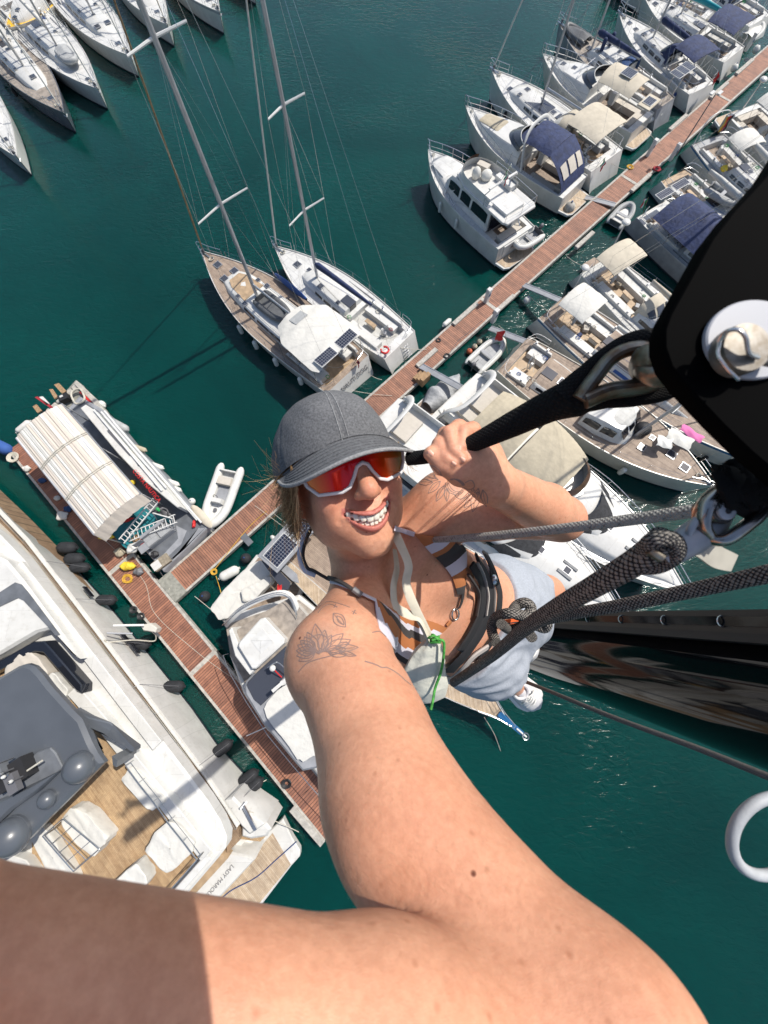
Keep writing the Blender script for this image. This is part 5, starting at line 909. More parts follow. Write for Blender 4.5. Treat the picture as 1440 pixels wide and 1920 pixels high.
def lumpy(t, pts, z0, z1, m, name, seed=0, amp=.022):
    P = [Vector(p) for p in GP(pts, (z0 + z1) / 2)]; c = sum(P, Vector((0, 0))) / len(P); mb = MB(); N = 40; vs = []; rings = 9; g = random.Random(seed); ph = [g.uniform(0, 6) for _ in range(4)]
    E = []
    for i in range(N):
        k = i / N * len(P); a, b = P[int(k)], P[(int(k) + 1) % len(P)]; E.append(a.lerp(b, k - int(k)))
    E = [(E[i - 1] + E[i] * 2 + E[(i + 1) % N]) / 4 for i in range(N)]
    for r_ in range(rings + 1):
        f = r_ / rings; s = 1 - (max(0, f - .35) / .65) ** 1.5 if f > .35 else 1.0; zz = z0 + (z1 - z0) * min(1, f / .35) if f < .35 else z1
        for i, e in enumerate(E):
            q = c + (e - c) * max(s, .02) * (1 + .02 * math.sin(9 * i / N * 6.28 + ph[0])); fold = amp * (math.sin(q.x * 5 + ph[1] + q.y * 2) * math.sin(q.y * 6 + ph[2]) + .5 * math.sin((q.x + q.y) * 14 + ph[3])) * (f > .2); vs.append((q.x, q.y, zz + fold))
    fs = [(r_ * N + i, r_ * N + (i + 1) % N, (r_ + 1) * N + (i + 1) % N, (r_ + 1) * N + i) for r_ in range(rings) for i in range(N)]; mb.add(vs, fs, m)
    return wb(mb, name, t)
def covered_item(pts, z0, z1, label, seed, m='white_cloth', cat='furniture', grp='white covered furniture on the yacht deck'):
    c = [sum(p[0] for p in pts) / len(pts), sum(p[1] for p in pts) / len(pts)]; t = thing('covered_sofa', label, cat, tuple(G(*c, z0)), 0, grp); lumpy(t, pts, z0, z1, m, 'cover', seed); return t
covered_item([(19, 1252), (47, 1223), (68, 1221), (84, 1236), (100, 1262), (86, 1275), (60, 1300), (20, 1300)], 4.33, 4.95, 'cream covered sofa in the dark well ahead of the grey hardtop', 1, 'cushion')
covered_item([(88, 1274), (108, 1258), (136, 1292), (122, 1318), (104, 1310)], 4.33, 4.85, 'white covered seat tucked between hardtop and well edge', 2)
covered_item([(232, 1458), (255, 1430), (316, 1492), (312, 1503), (292, 1515), (280, 1510)], 4.30, 4.85, 'white covered sofa against the coaming of the yacht deck, farthest forward', 3)
covered_item([(279, 1588), (300, 1550), (330, 1530), (372, 1570), (366, 1592), (326, 1628), (312, 1625)], 4.30, 4.95, 'white covered sofa at the aft corner of the yacht deck', 4)
covered_item([(208, 1660), (240, 1628), (264, 1609), (284, 1637), (284, 1650), (240, 1700), (215, 1700)], 4.30, 4.95, 'white covered sofa cut by the blurred forearm', 5)
covered_item([(124, 1535), (140, 1510), (152, 1508), (176, 1520), (213, 1563), (206, 1575), (184, 1600), (150, 1570)], 4.30, 5.0, 'white covered dining set beside the steel frame, middle of the yacht deck', 6)
covered_item([(60, 1560), (84, 1545), (98, 1556), (150, 1640), (140, 1660), (110, 1660)], 4.30, 4.7, 'long white cushion along the far coaming of the yacht deck', 7)
fr = thing('steel_frame', 'open steel tube frame standing on the yacht deck by the covered dining set', 'frame', tuple(G(125, 1575, 4.3))); mb = MB()
A = [G(x, y, 5.25) for x, y in ((80, 1568), (118, 1535), (186, 1592), (138, 1634))]
for i in range(4):
    mb.tube(A[i], A[(i + 1) % 4], .025, 'steel', 6); b = A[i].copy(); b.z = 4.3; mb.tube(A[i], b, .022, 'steel', 6)
for f in (.25, .5, .75): mb.tube(A[0].lerp(A[3], f), A[1].lerp(A[2], f), .015, 'steel', 5)
mb.tube(A[0].lerp(A[1], .5), A[3].lerp(A[2], .5), .015, 'steel', 5); wb(mb, 'tubes', fr)
# far coaming and hull side so the deck closes to port
wall([(30, 1600), (60, 1610), (100, 1665), (140, 1730)], 4.25, 4.7, .4, 'gelcoat', 'deck_coaming')
# hardtop
mat('hardtop_grey', (.085, .095, .11), .32, coat=.25, var=.12, scale=.8); ZH = 6.7
ht = [(-260, 1400), (-40, 1285), (0, 1268), (30, 1250), (46, 1245), (60, 1250), (74, 1264), (92, 1288), (130, 1330), (150, 1350), (168, 1392), (180, 1415), (192, 1432), (140, 1485), (92, 1532), (48, 1578), (4, 1612), (-260, 1800)]
pslab(Y, 'hardtop', ht, ZH - .35, ZH, 'hardtop_grey', inset=.14)
mb = MB(); a = GP([(146, 1328), (172, 1343), (204, 1356), (247, 1405), (246, 1412), (240, 1410), (200, 1385), (166, 1362), (184, 1408), (176, 1402), (150, 1350)], 6.0); mb.slab(a, 5.85, 6.1, 'hardtop_grey', inset=.05, zf=lambda p: 6.3 - .32 * max(0, (p - Vector(a[0])).length - .3)); wb(mb, 'hardtop_strut', Y)
mb = MB(); a = GP([(246, 1412), (236, 1404), (238, 1420), (244, 1424)], 5.0); mb.slab(a, 4.6, 5.9, 'hardtop_grey'); wb(mb, 'hardtop_leg', Y)
pslab(Y, 'hardtop_recess', [(40, 1435), (70, 1410), (94, 1402), (104, 1412), (118, 1440), (100, 1455), (50, 1480), (0, 1500), (-60, 1530), (-60, 1480)], ZH + .002, ZH + .10, 'grey_paint', inset=.04)
pslab(Y, 'hardtop_fairing', [(-100, 1540), (0, 1500), (60, 1470), (110, 1446), (70, 1485), (20, 1520), (-20, 1560), (-100, 1600)], ZH + .002, ZH + .26, 'hardtop_grey', inset=.1)
for px, py, r_, lb in ((142, 1442, .52, 0), (81, 1503, .30, 0), (14, 1572, .60, 0)):
    p = G(px, py, ZH + .25); mb = MB(); mb.ball((p.x, p.y, ZH + .05), (r_ * 1.1, r_ * 1.1, r_ * 1.1), 'hardtop_grey', 24, 10, half=True); mb.path([(p.x, p.y, ZH + .0), (p.x, p.y, ZH + .12)], r_ * 1.12, 'hardtop_grey', 24); wb(mb, 'antenna_dome', Y)
mb = MB(); c = G(24, 1452, ZH + .5); g = random.Random(3)
mb.box((c.x, c.y, ZH + .35), (1.1, .8, .55), 'rubber', .6); mb.box((c.x - .4, c.y + .1, ZH + .7), (.6, .5, .35), 'grey_paint', .6); mb.box((c.x + .3, c.y - .2, ZH + .75), (.35, .7, .25), 'text_grey', .6)
for k in range(7): x, y = c.x + g.uniform(-.6, .7), c.y + g.uniform(-.5, .5); mb.tube((x, y, ZH + .3), (x, y, ZH + g.uniform(.9, 1.5)), .03, 'steel' if k % 2 else 'text_grey', 6); mb.ball((x, y, ZH + 1.1), (.07, .07, .09), 'gelcoat' if k % 3 else 'steel', 8, 5)
mb.tube((c.x + .5, c.y + .1, ZH + .55), (c.x + 1.1, c.y + .5, ZH + .6), .035, 'rope_white', 6); wb(mb, 'instrument_mast', Y)
# stern: steps, transom, platform
pslab(Y, 'stern_quarter', [(452, 1545), (470, 1530), (500, 1545), (508, 1556), (500, 1570), (470, 1575), (452, 1570)], .4, 2.6, 'gelcoat', inset=.12)
pslab(Y, 'quarter_deck', [(418, 1500), (436, 1494), (462, 1520), (498, 1545), (468, 1566), (452, 1552)], .5, 2.86, 'gelcoat', inset=.1)
for k in range(4): pslab(Y, 'stern_step', [(425 + 11 * k, 1572 + 3 * k), (436 + 13 * k, 1562 + 3 * k), (452 + 11 * k, 1572 + 3 * k), (436 + 11 * k, 1588 + 4 * k)], .5, 2.0 - .36 * k, 'gelcoat', inset=.03)
pslab(Y, 'step_tread', [(424, 1560), (446, 1552), (500, 1566), (488, 1578), (440, 1572)], 1.2, 1.9, 'teak_laid')
pslab(Y, 'transom_block', [(430, 1598), (470, 1606), (478, 1612), (392, 1705), (330, 1780), (250, 1780), (380, 1640)], .4, 2.3, 'gelcoat', inset=.08)
pslab(Y, 'stern_bench', [(414, 1602), (427, 1610), (350, 1694), (320, 1730), (300, 1720), (340, 1684)], 2.3, 2.95, 'teak_gold', inset=.02)
pslab(Y, 'swim_platform', [(500, 1562), (530, 1535), (548, 1572), (562, 1594), (562, 1606), (546, 1624), (482, 1708), (420, 1780), (330, 1780), (400, 1690)], .2, .62, 'gelcoat', inset=.06)
pslab(Y, 'platform_boards', [(511, 1562), (545, 1621), (540, 1628), (478, 1704), (420, 1770), (345, 1770), (398, 1694)], .621, .64, 'teak_pale', smooth=False)
mb = MB(); a, b = G(453, 1620, 1.6), G(384, 1694, 1.6); mb.path([a, a.lerp(b, .5), b], [.03, .05, .05], 'text_grey', 8); wb(mb, 'transom_bar', Y)
a, b = G(432, 1628, 2.31), G(384, 1684, 2.31); d = (b - a); text_obj('LADY MAROUAN', .24, 'text_grey', (a + b) / 2 - Y.location + Vector((0, 0, .01)), (0, 0, math.atan2(d.y, d.x)), Y, 'boat_name')
rope([(556, 1578), (520, 1610), (480, 1645), (430, 1672), (398, 1705)], 'fender_blue', 'dark cable laid across the swim platform', .025, zs=[.66] * 5)
mb = MB(); a, b = G(456, 1511, 3.0), G(480, 1556, 3.0); mb.beam(a, b, .12, .10, 'steel'); mb.beam(a + Vector((.1, .1, -.15)), a + Vector((-.1, -.1, .1)), .08, .08, 'steel'); wb(mb, 'stern_fairlead', Y)
for a, b, s_ in (((462, 1520), (515, 1532), 'upper'), ((462, 1520), (560, 1560), 'lower')): rope([a, b], 'rope_white', 'pale mooring line from the yacht quarter to the jetty, %s of two' % s_, .02, 'mooring_line', 'mooring line', (3.0, .6), 'mooring lines of the big yacht', sag=.1)
for px, py in ((166, 1110), (236, 1197), (253, 1216)):
    a = G(px, py, 1.7); mb = MB(); mb.box((a.x + .02, a.y + .02, 1.75), (.06, .75, .30), 'dark_glass', PA + R(90)); wb(mb, 'portlight', Y)
for i, (px, py, ln, s) in enumerate(((126, 1027, None, 'round charcoal fender between yacht and jetty, upper of a pair'), (140, 1048, None, 'round charcoal fender between yacht and jetty, lower of a pair'), (150, 1064, (86, 1052), 'long charcoal fender just below the round pair'), (199, 1125, (142, 1123), 'charcoal fender beside the first portlight of the yacht'), (262, 1208, (198, 1200), 'charcoal fender hidden under the white crane box'), (326, 1287, (262, 1283), 'charcoal fender in the middle of the yacht side'), (417, 1403, (374, 1435), 'charcoal fender by the shadow edge on the yacht side'), (465, 1459, (422, 1500), 'charcoal fender at the yacht quarter, upper of a pair'), (474, 1474, (434, 1516), 'charcoal fender at the yacht quarter, lower of a pair'))):
    fender(px, py, 1.0, 'fender_black', s, 1.15, .36 if ln is None else .30, R(0 if i < 6 else 35), ball=ln is None and False, line=(*ln, 2.9) if ln else None)
cr = thing('boarding_crane', 'white box on two metal arms reaching from the yacht to the jetty', 'crane', tuple(G(250, 1175, 3.0))); mb = MB()
a, b = G(212, 1173, 3.0), G(270, 1172, 2.2); mb.path([a, b], .06, 'alloy_white', 8); mb.path([G(200, 1187, 3.0), G(248, 1188, 2.2)], .05, 'alloy', 8); wb(mb, 'arm', cr); pslab(cr, 'box', [(262, 1172), (282, 1168), (294, 1178), (290, 1186), (268, 1183)], 1.5, 2.0, 'gelcoat_cream', inset=.06)
mb = MB(); mb.path(crom([G(196, 1200, 2.9), G(206, 1204, 2.7), G(250, 1200, 2.0), G(288, 1202, 1.2), G(292, 1192, 1.4), G(284, 1184, 1.7)], 6), .03, 'rope_white', 6); wb(mb, 'hose', cr)
# ---- motor yacht between the jetty and the woman
Q = thing('motor_yacht', 'white motor yacht with a silver foredeck cover, between jetty and stretched arm', 'motorboat', tuple(G(520, 1280, 0)))
pslab(Q, 'hull', [(425, 1160), (440, 1150), (560, 1115), (640, 1180), (760, 1380), (780, 1500), (740, 1560), (690, 1560), (640, 1510), (575, 1430), (500, 1370), (455, 1300), (430, 1230)], -.4, 1.9, 'gelcoat', inset=.12)
pslab(Q, 'side_deck', [(432, 1230), (424, 1176), (434, 1168), (560, 1125), (630, 1180), (700, 1290), (650, 1440), (560, 1410), (476, 1312)], 1.9, 2.02, 'teak_grey')
pslab(Q, 'swim_platform', [(402, 1140), (418, 1166), (440, 1172), (560, 1128), (580, 1080), (520, 1040), (480, 1040)], .2, .5, 'gelcoat', inset=.05); pslab(Q, 'platform_boards', [(410, 1142), (424, 1164), (442, 1168), (552, 1126), (570, 1084), (518, 1046), (484, 1046)], .501, .52, 'teak_boat', smooth=False)
mb = MB(); arc = [G(x, y, z) for x, y, z in ((424, 1172, 2.2), (434, 1160, 2.9), (456, 1140, 3.3), (490, 1122, 3.4), (524, 1112, 3.4), (545, 1118, 3.3), (556, 1140, 3.0), (560, 1160, 2.6))]; mb.path(crom(arc, 5), .16, 'gelcoat', 10, flat=.5)
wb(mb, 'stern_arch', Q); mb = MB()
for dz in (.25, .5): mb.path(crom([a + Vector((0, 0, dz)) for a in arc], 4), .02, 'steel', 6)
wb(mb, 'stern_rail', Q)
pslab(Q, 'flybridge_floor', [(446, 1180), (500, 1145), (545, 1120), (580, 1160), (600, 1230), (548, 1270), (476, 1262), (436, 1225)], 1.9, 3.0, 'teak_grey', side='gelcoat', smooth=False)
pslab(Q, 'flybridge_side', [(428, 1182), (434, 1176), (447, 1208), (476, 1258), (468, 1266), (440, 1230)], 1.9, 3.45, 'gelcoat', inset=.05)
pslab(Q, 'bar_unit', [(446, 1212), (448, 1204), (488, 1160), (496, 1158), (533, 1198), (532, 1206), (480, 1254), (472, 1254)], 3.0, 3.75, 'gelcoat', inset=.06); pslab(Q, 'bar_lid', [(470, 1200), (492, 1178), (513, 1204), (490, 1226)], 3.751, 3.77, 'deck_white')
pslab(Q, 'hardtop_rim', [(457, 1287), (460, 1278), (480, 1256), (535, 1208), (570, 1200), (640, 1290), (660, 1400), (620, 1432), (599, 1441), (567, 1447), (554, 1433), (491, 1357), (458, 1302)], 2.0, 3.0, 'grey_light', inset=.12)
pslab(Q, 'windscreen', [(462, 1285), (464, 1279), (482, 1260), (535, 1212), (566, 1206), (580, 1240), (543, 1272), (489, 1323), (476, 1312)], 3.001, 3.10, 'smoked', inset=.04)
lumpy(Q, [(489, 1326), (543, 1276), (590, 1240), (640, 1300), (648, 1380), (600, 1412), (568, 1427), (556, 1420)], 3.0, 3.16, 'white_cloth', 'sun_cover', 5, .02)
mb = MB(); a, b = G(511, 1296, 3.9), G(546, 1266, 3.9); mb.beam(a, b, .16, .12, 'gelcoat'); c = (a + b) / 2; mb.path([(c.x, c.y, 3.05), (c.x, c.y, 3.85)], [.2, .12], 'gelcoat', 12); wb(mb, 'radar_scanner', Q)
mb = MB(); p = G(511, 1253, 3.6); mb.ball(tuple(p), (.16, .16, .12), 'gelcoat', 12, 8); mb.path(crom([G(502, 1252, 3.6), G(520, 1242, 3.8), G(540, 1260, 3.6)], 5), .03, 'steel', 6); mb.tube(p, G(528, 1270, 3.2), .03, 'red', 6); wb(mb, 'camera_mast', Q)
mb = MB(); mb.tube(G(462, 1380, 3.0), G(498, 1364, 3.0), .02, 'alloy_white', 6); wb(mb, 'boat_hook', Q)
mb = MB(); SR = [G(x, y, 1.95) for x, y in ((428, 1226), (440, 1258), (470, 1310), (510, 1372), (560, 1432), (600, 1478), (640, 1520), (690, 1556))]
mb.path([p + Vector((0, 0, .7)) for p in SR], .02, 'steel', 6)
for p in SR: mb.tube(p, p + Vector((0, 0, .7)), .016, 'steel', 5)
wb(mb, 'side_rail', Q)
tt = thing('covered_tender', 'tender under a cream cover on the stern platform beside the yellow rope', 'tender', tuple(G(450, 1105, .6))); lumpy(tt, [(399, 1141), (420, 1112), (450, 1080), (486, 1052), (508, 1058), (514, 1075), (490, 1110), (462, 1140), (430, 1160), (416, 1162)], .55, 1.45, 'white_cloth', 'cover', 8, .03)
lumpy(tt, [(455, 1106), (478, 1096), (508, 1080), (514, 1090), (480, 1124), (458, 1130)], 1.2, 1.75, 'white_cloth', 'console_cover', 9, .03)
fu = thing('flybridge_table', 'grey glass-topped table frames at the stern of the motor yacht below the neck', 'table', tuple(G(520, 1080, 2.4)))
pslab(fu, 'table_top', [(490, 1052), (500, 1046), (545, 1092), (540, 1106), (530, 1108)], 2.2, 2.5, 'smoked', inset=.03); pslab(fu, 'table_top', [(508, 1052), (524, 1048), (556, 1076), (560, 1094), (548, 1090)], 2.0, 2.2, 'grey_light', inset=.03)
mb = MB(); p = G(514, 1108, 2.6); mb.tube(p, p + Vector((.3, .3, .5)), .02, 'wood_raw', 5); wb(mb, 'flag_staff', Q); mb = MB(); mb.grid(lambda u, v: (p.x + .25 + .25 * u, p.y + .3 - .5 * v + .04 * math.sin(7 * u), p.z + .45 - .2 * v - .05 * math.sin(6 * v)), 6, 6, 'red'); wb(mb, 'ensign', Q)
# ---- awning boat
W = thing('work_boat', 'grey work boat under a big pale striped cloth awning, beside the lower jetty', 'boat', tuple(G(200, 900, 0)))
pslab(W, 'hull', [(148, 742), (188, 764), (212, 786), (254, 838), (300, 882), (340, 930), (392, 988), (306, 1072), (260, 1020), (160, 960), (60, 840)], -.3, 1.1, 'grey_light', side='grey_light', inset=.08)
pslab(W, 'deck', [(152, 750), (184, 770), (208, 792), (250, 842), (296, 888), (336, 936), (384, 988), (306, 1062), (262, 1012), (165, 955), (70, 842)], 1.101, 1.13, 'grey_paint', smooth=False)
pslab(W, 'deck_stripe', [(345, 1030), (372, 990), (384, 990), (320, 1052), (310, 1058)], 1.131, 1.14, 'grey_light'); pslab(W, 'deck_stripe', [(330, 985), (350, 995), (340, 1020), (312, 1046), (306, 1040), (334, 1010)], 1.131, 1.145, 'grey_light')
pslab(W, 'cabin_roof', [(160, 758), (182, 772), (250, 850), (300, 902), (338, 950), (332, 952), (268, 900), (220, 850), (150, 765)], 1.1, 2.3, 'gelcoat', inset=.05)
pslab(W, 'lower_floor', [(196, 985), (250, 935), (282, 960), (300, 980), (245, 1035), (228, 1022)], 1.131, 1.17, 'teal_floor')
for a, b in (((176, 768), (304, 920)), ((190, 772), (312, 915)), ((196, 770), (370, 975)), ((214, 792), (378, 980))): mb = MB(); mb.beam(G(*a, 2.4), G(*b, 2.4 if a[0] < 195 else 1.4), .10, .06, 'alloy_white'); wb(mb, 'side_rail', W)
a, b = G(248, 878, 2.45), G(304, 945, 2.45); d = b - a; text_obj('COSTA NAUTICA', .34, 'red', (a + b) / 2 - W.location + Vector((0, 0, .05)), (0, 0, math.atan2(d.y, d.x)), W, 'lettering')
for a, b in (((203, 806), (245, 852)), ((258, 866), (262, 872)), ((290, 905), (296, 912))): mb = MB(); mb.beam(G(*a, 2.36), G(*b, 2.36), .16, .03, 'text_grey'); wb(mb, 'roof_window', W)
# awning: draped cloth with long folds and two straps
mat('awning_cloth', (.52, .47, .41), .9, bump=.3, bscale=3); mat('awning_white', (.60, .60, .60), .9)
za = 3.5; c4 = [G(x, y, za) for x, y in ((30, 822), (116, 757), (263, 925), (176, 1003))]
def awn(u, v):           # u along the boat, v across
    p = c4[0].lerp(c4[3], u).lerp(c4[1].lerp(c4[2], u), v); fold = .016 * math.sin(v * 88) + .016 * math.sin(v * 41 + 1.5 + 2 * math.sin(3 * u)) + .015 * math.sin(v * 150 + 4 * u)
    return (p.x, p.y, za + .30 * math.sin(math.pi * v) ** .8 + fold * (.6 + .4 * abs(math.sin(3 * math.pi * u))) - .10 * abs(math.sin(3 * math.pi * u)) ** .5 * 0)
mb = MB(); nu, nv = 30, 120; vs = [awn(i / nu, j / nv) for i in range(nu + 1) for j in range(nv + 1)]; g = random.Random(12)
bands = []; j = 0
while j < nv: w_ = g.choice([5, 7, 9, 4]); bands += [g.choice(['awning_cloth', 'awning_cloth', 'awning_white', 'white_cloth'])] * w_; j += w_
fs = []; ms = []
for i in range(nu):
    for j in range(nv): a = i * (nv + 1) + j; fs.append((a, a + 1, a + nv + 2, a + nv + 1)); ms.append(bands[j])
mb.add(vs, fs, ms); mb.add([(x, y, z - .04) for x, y, z in vs], [f[::-1] for f in fs], 'white_cloth')
wb(mb, 'awning', W)
mb = MB(); f0 = lambda u, v: awn(1.0, v); mb.grid(lambda u, v: tuple(Vector(awn(1.0, v)) + Vector((.22 * u, -.24 * u, -.75 * u + .03 * math.sin(40 * v)))), 6, 40, 'awning_cloth'); wb(mb, 'awning_flap', W)
mb = MB()
for u0 in (.34, .66):
    for du in (-.008, .008): mb.path([Vector(awn(u0 + du, v)) + Vector((0, 0, .05)) for v in np.linspace(0, 1, 30)], .03, 'rope_white', 5, flat=.5)
wb(mb, 'awning_strap', W)
for q in c4 + [c4[0].lerp(c4[3], .5), c4[1].lerp(c4[2], .5)]: mb = MB(); mb.tube((q.x, q.y, 1.1), (q.x, q.y, za), .04, 'alloy', 6); wb(mb, 'awning_pole', W)
mb = MB()
for i in range(4): mb.tube(c4[i], c4[(i + 1) % 4], .035, 'alloy', 6)
wb(mb, 'awning_frame', W)
def lad(a, b, z0, z1, n_, label, w_=.42):
    A, B_ = G(*a, z0), G(*b, z1); d = (B_ - A).normalized(); s = Vector((-d.y, d.x, 0)).normalized() * w_ / 2; t = thing('ladder', label, 'ladder', tuple(A)); mb = MB()
    for q in (s, -s): mb.beam(A + q, B_ + q, .05, .07, 'alloy_white')
    for k in range(n_): c = A.lerp(B_, (k + .5) / n_); mb.beam(c + s, c - s, .035, .035, 'alloy_white')
    wb(mb, 'ladder', t); return t
lad((240, 1008), (330, 972), 1.6, 1.9, 12, 'white aluminium ladder laid across the work boat deck', .5); lad((228, 1015), (292, 938), 2.0, 2.2, 12, 'long white ladder along the front edge of the awning', .4)
gt = thing('glass_gate', 'white framed glass panel leaning on the work boat deck', 'panel', tuple(G(305, 975, 1.6))); mb = MB(); fr_ = [G(x, y, z) for x, y, z in ((287, 962, 2.0), (296, 976, 1.3), (326, 987, 1.3), (322, 972, 2.0))]
for i in range(4): mb.tube(fr_[i], fr_[(i + 1) % 4], .04, 'alloy_white', 6)
mb.add([tuple(v) for v in fr_] + [tuple(v - Vector((0, 0, .02))) for v in fr_], [(0, 1, 2, 3), (7, 6, 5, 4)], 'teal_floor'); wb(mb, 'panel', gt)
so_ = thing('sofa', 'grey two-seat sofa on the open deck of the work boat', 'sofa', tuple(G(303, 1005, 1.13)), R(42)); mb = MB(); mb.box((0, 0, .2), (1.7, .7, .4), 'grey_light', top=.97); mb.build('seat', so_); mb = MB(); mb.box((0, .38, .4), (1.7, .2, .6), 'grey_light', top=.95); mb.build('backrest', so_)
for sg in (1, -1): mb = MB(); mb.box((sg * .42, -.02, .44), (.78, .62, .10), 'deck_grey', top=.94); mb.build('cushion', so_)
ch = thing('folding_chair', 'grey folding chair at the jetty side of the work boat deck', 'chair', tuple(G(277, 1030, 1.13)), R(40)); mb = MB(); mb.box((0, 0, .42), (.55, .5, .04), 'grey_light'); mb.build('seat', ch); mb = MB(); mb.box((0, .3, .68), (.55, .05, .45), 'grey_light'); mb.build('backrest', ch)
for sx in (1, -1):
    for sy in (1, -1): mb = MB(); mb.tube((sx * .25, sy * .22, 0), (sx * .25, sy * .22, .42), .018, 'steel', 5); mb.build('leg', ch)
# seated worker with a green cap
pw_ = G(312, 962, 1.13); wk = thing('person', 'seated worker in dark clothes and a green cap on the work boat', 'person', tuple(pw_), R(-40)); mat('skin_far', (.45, .25, .17), .6)
def skin_body(name, joints, edges, m, par, root=0):
    me = bpy.data.meshes.new(name); me.from_pydata([j[:3] for j in joints], edges, []); o = bpy.data.objects.new(name, me); COL.objects.link(o); md = o.modifiers.new('s', 'SKIN')
    for i, j in enumerate(joints): sv = me.skin_vertices[0].data[i]; sv.radius = (j[3], j[3]); sv.use_root = (i == root)
    o.modifiers.new('u', 'SUBSURF').levels = 1; dg = bpy.context.evaluated_depsgraph_get(); me2 = bpy.data.meshes.new_from_object(o.evaluated_get(dg)); bpy.data.objects.remove(o); me2.materials.clear(); me2.materials.append(M[m])
    for p_ in me2.polygons: p_.use_smooth = True
    o2 = bpy.data.objects.new(name, me2); COL.objects.link(o2); o2.parent = par; return o2
skin_body('body', [(0, 0, .25, .15), (-.04, 0, .50, .15), (-.02, 0, .72, .10), (.02, 0, .84, .055), (.04, 0, .95, .095), (.02, .2, .72, .06), (.18, .26, .50, .045), (.38, .15, .45, .035), (.02, -.2, .72, .06), (.18, -.26, .50, .045), (.38, -.12, .45, .035), (.42, .12, .32, .08), (.75, .14, .05, .05), (.42, -.12, .30, .08), (.8, -.12, .05, .05)],
          [(0, 1), (1, 2), (2, 3), (3, 4), (2, 5), (5, 6), (6, 7), (2, 8), (8, 9), (9, 10), (0, 11), (11, 12), (0, 13), (13, 14)], 'harness' if 'harness' in M else 'text_grey', wk)
mb = MB(); mb.ball((.04, 0, 1.0), (.115, .105, .09), 'green', 12, 8, half=True); mb.slab([(.1, -.07), (.22, -.05), (.22, .05), (.1, .07)], .995, 1.01, 'green'); mb.build('cap', wk); mb = MB(); mb.ball((.06, 0, .95), (.09, .075, .10), 'skin_far', 10, 8); mb.build('face', wk)
g = random.Random(7)
for i, (px, py, m, s, sz) in enumerate(((252, 1028, 'gelcoat', 'white bundle of plastic sheet on the work boat corner', (.4, .3, .2)), (270, 1016, 'red', 'small red crate amid the clutter of the work boat', (.3, .2, .15)), (258, 1012, 'wood_raw', 'brown wooden box amid the clutter of the work boat', (.3, .25, .15)), (292, 1040, 'rubber', 'pair of black boots beside the folding chair', (.25, .2, .15)), (365, 983, 'red', 'small red gas bottle on the work boat bow', (.25, .1, .12)), (240, 958, 'navy', 'dark tarpaulin heap under the awning edge', (.8, .5, .35)), (238, 975, 'red', 'red and white buoy under the awning edge', (.45, .15, .12)), (233, 970, 'blue_cover', 'pale blue cushion under the awning edge', (.3, .25, .15)), (203, 1008, 'yellow', 'yellow bag hanging on the awning boat rail', (.45, .15, .2)), (251, 906, 'yellow', 'small yellow float beside the awning', (.2, .15, .15)))): bundle(px, py, m, s, sz, z=1.15 if px < 400 else .6, name='bundle', cat='bundle', seed=i + 20, rz=g.uniform(0, 3))
bx_ = thing('hatch_box', 'brown box with a white lid at the lower corner of the work boat', 'box', tuple(G(305, 1055, 1.13)), R(40)); mb = MB(); mb.box((0, 0, .1), (1.0, .6, .18), 'wood_grey'); mb.build('box', bx_); mb = MB(); mb.box((-.3, 0, .215), (.5, .5, .04), 'gelcoat'); mb.build('lid', bx_)
bx2 = thing('dark_hatch', 'dark plate with a pale cushion at the bow of the work boat', 'hatch', tuple(G(372, 975, 1.13)), R(-45)); mb = MB(); mb.ball((0, .3, .1), (1.0, .28, .12), 'beige', 16, 8); mb.build('cushion', bx2)
for i, (px, py, m) in enumerate(((262, 841, 'beige_dark'), (294, 874, 'fender_white'), (323, 905, 'fender_white'), (327, 916, 'fender_white'))): fender(px, py, .7, m, ('greenish fender on the outer side of the work boat', 'white fender amidships on the outer side of the work boat', 'white fender on the outer side of the work boat, upper of a pair', 'white fender on the outer side of the work boat, lower of a pair')[i], .95, .17, R(-20))
fender(222, 797, .7, 'hypalon', 'big grey fender at the far end of the work boat', 1.6, .26, R(-28)); fender(190, 758, .6, 'fender_white', 'round white fender at the corner of the raft', .6, .25, R(-30))
# ---- raft
K_ = thing('raft', 'weathered pale raft with planks sticking out behind the awning boat', 'raft', tuple(G(130, 760, 0)))
pslab(K_, 'platform', [(142, 712), (150, 724), (170, 742), (186, 758), (196, 772), (184, 786), (150, 790), (40, 830), (30, 815), (60, 790), (100, 758)], -.1, .75, 'concrete', inset=.05)
pslab(K_, 'side_beam', [(143, 713), (152, 722), (182, 750), (196, 770), (190, 776), (170, 752), (138, 720)], .5, .95, 'concrete_light', inset=.05)
for k in range(9): x, y = 56 + 9.5 * k, 795 - 8.6 * k; pslab(K_, 'float_block', [(x, y), (x + 8, y - 7), (x + 14, y - 1), (x + 6, y + 6)], .1, .85, 'concrete_light', inset=.05)
for i, (pts, m) in enumerate((([(101, 721), (110, 718), (124, 733), (116, 738)], 'wood_raw'), ([(92, 730), (98, 729), (108, 744), (102, 748)], 'wood_raw'), ([(61, 762), (68, 758), (78, 770), (70, 774)], 'wood_raw'), ([(65, 745), (70, 743), (98, 762), (96, 766)], 'rope_red'), ([(73, 744), (80, 743), (92, 756), (88, 760)], 'gelcoat'))):
    o = thing('plank', ('wide brown plank sticking out of the raft', 'narrow brown plank sticking out of the raft beside the wide one', 'short brown plank sticking out of the raft, lowest', 'rusty red bar sticking out of the raft', 'white board sticking out of the raft over the rusty bar')[i], 'plank', tuple(G(*pts[0], 1.0))); pslab(o, 'board', pts, .9, .98, m)
fender(44, 800, .5, 'gelcoat', 'white fender between raft and jetty end', 1.1, .2, R(50)); fender(2, 838, .6, 'rope_blue', 'bright blue drum at the jetty end, left edge', 1.6, .38, R(-25))
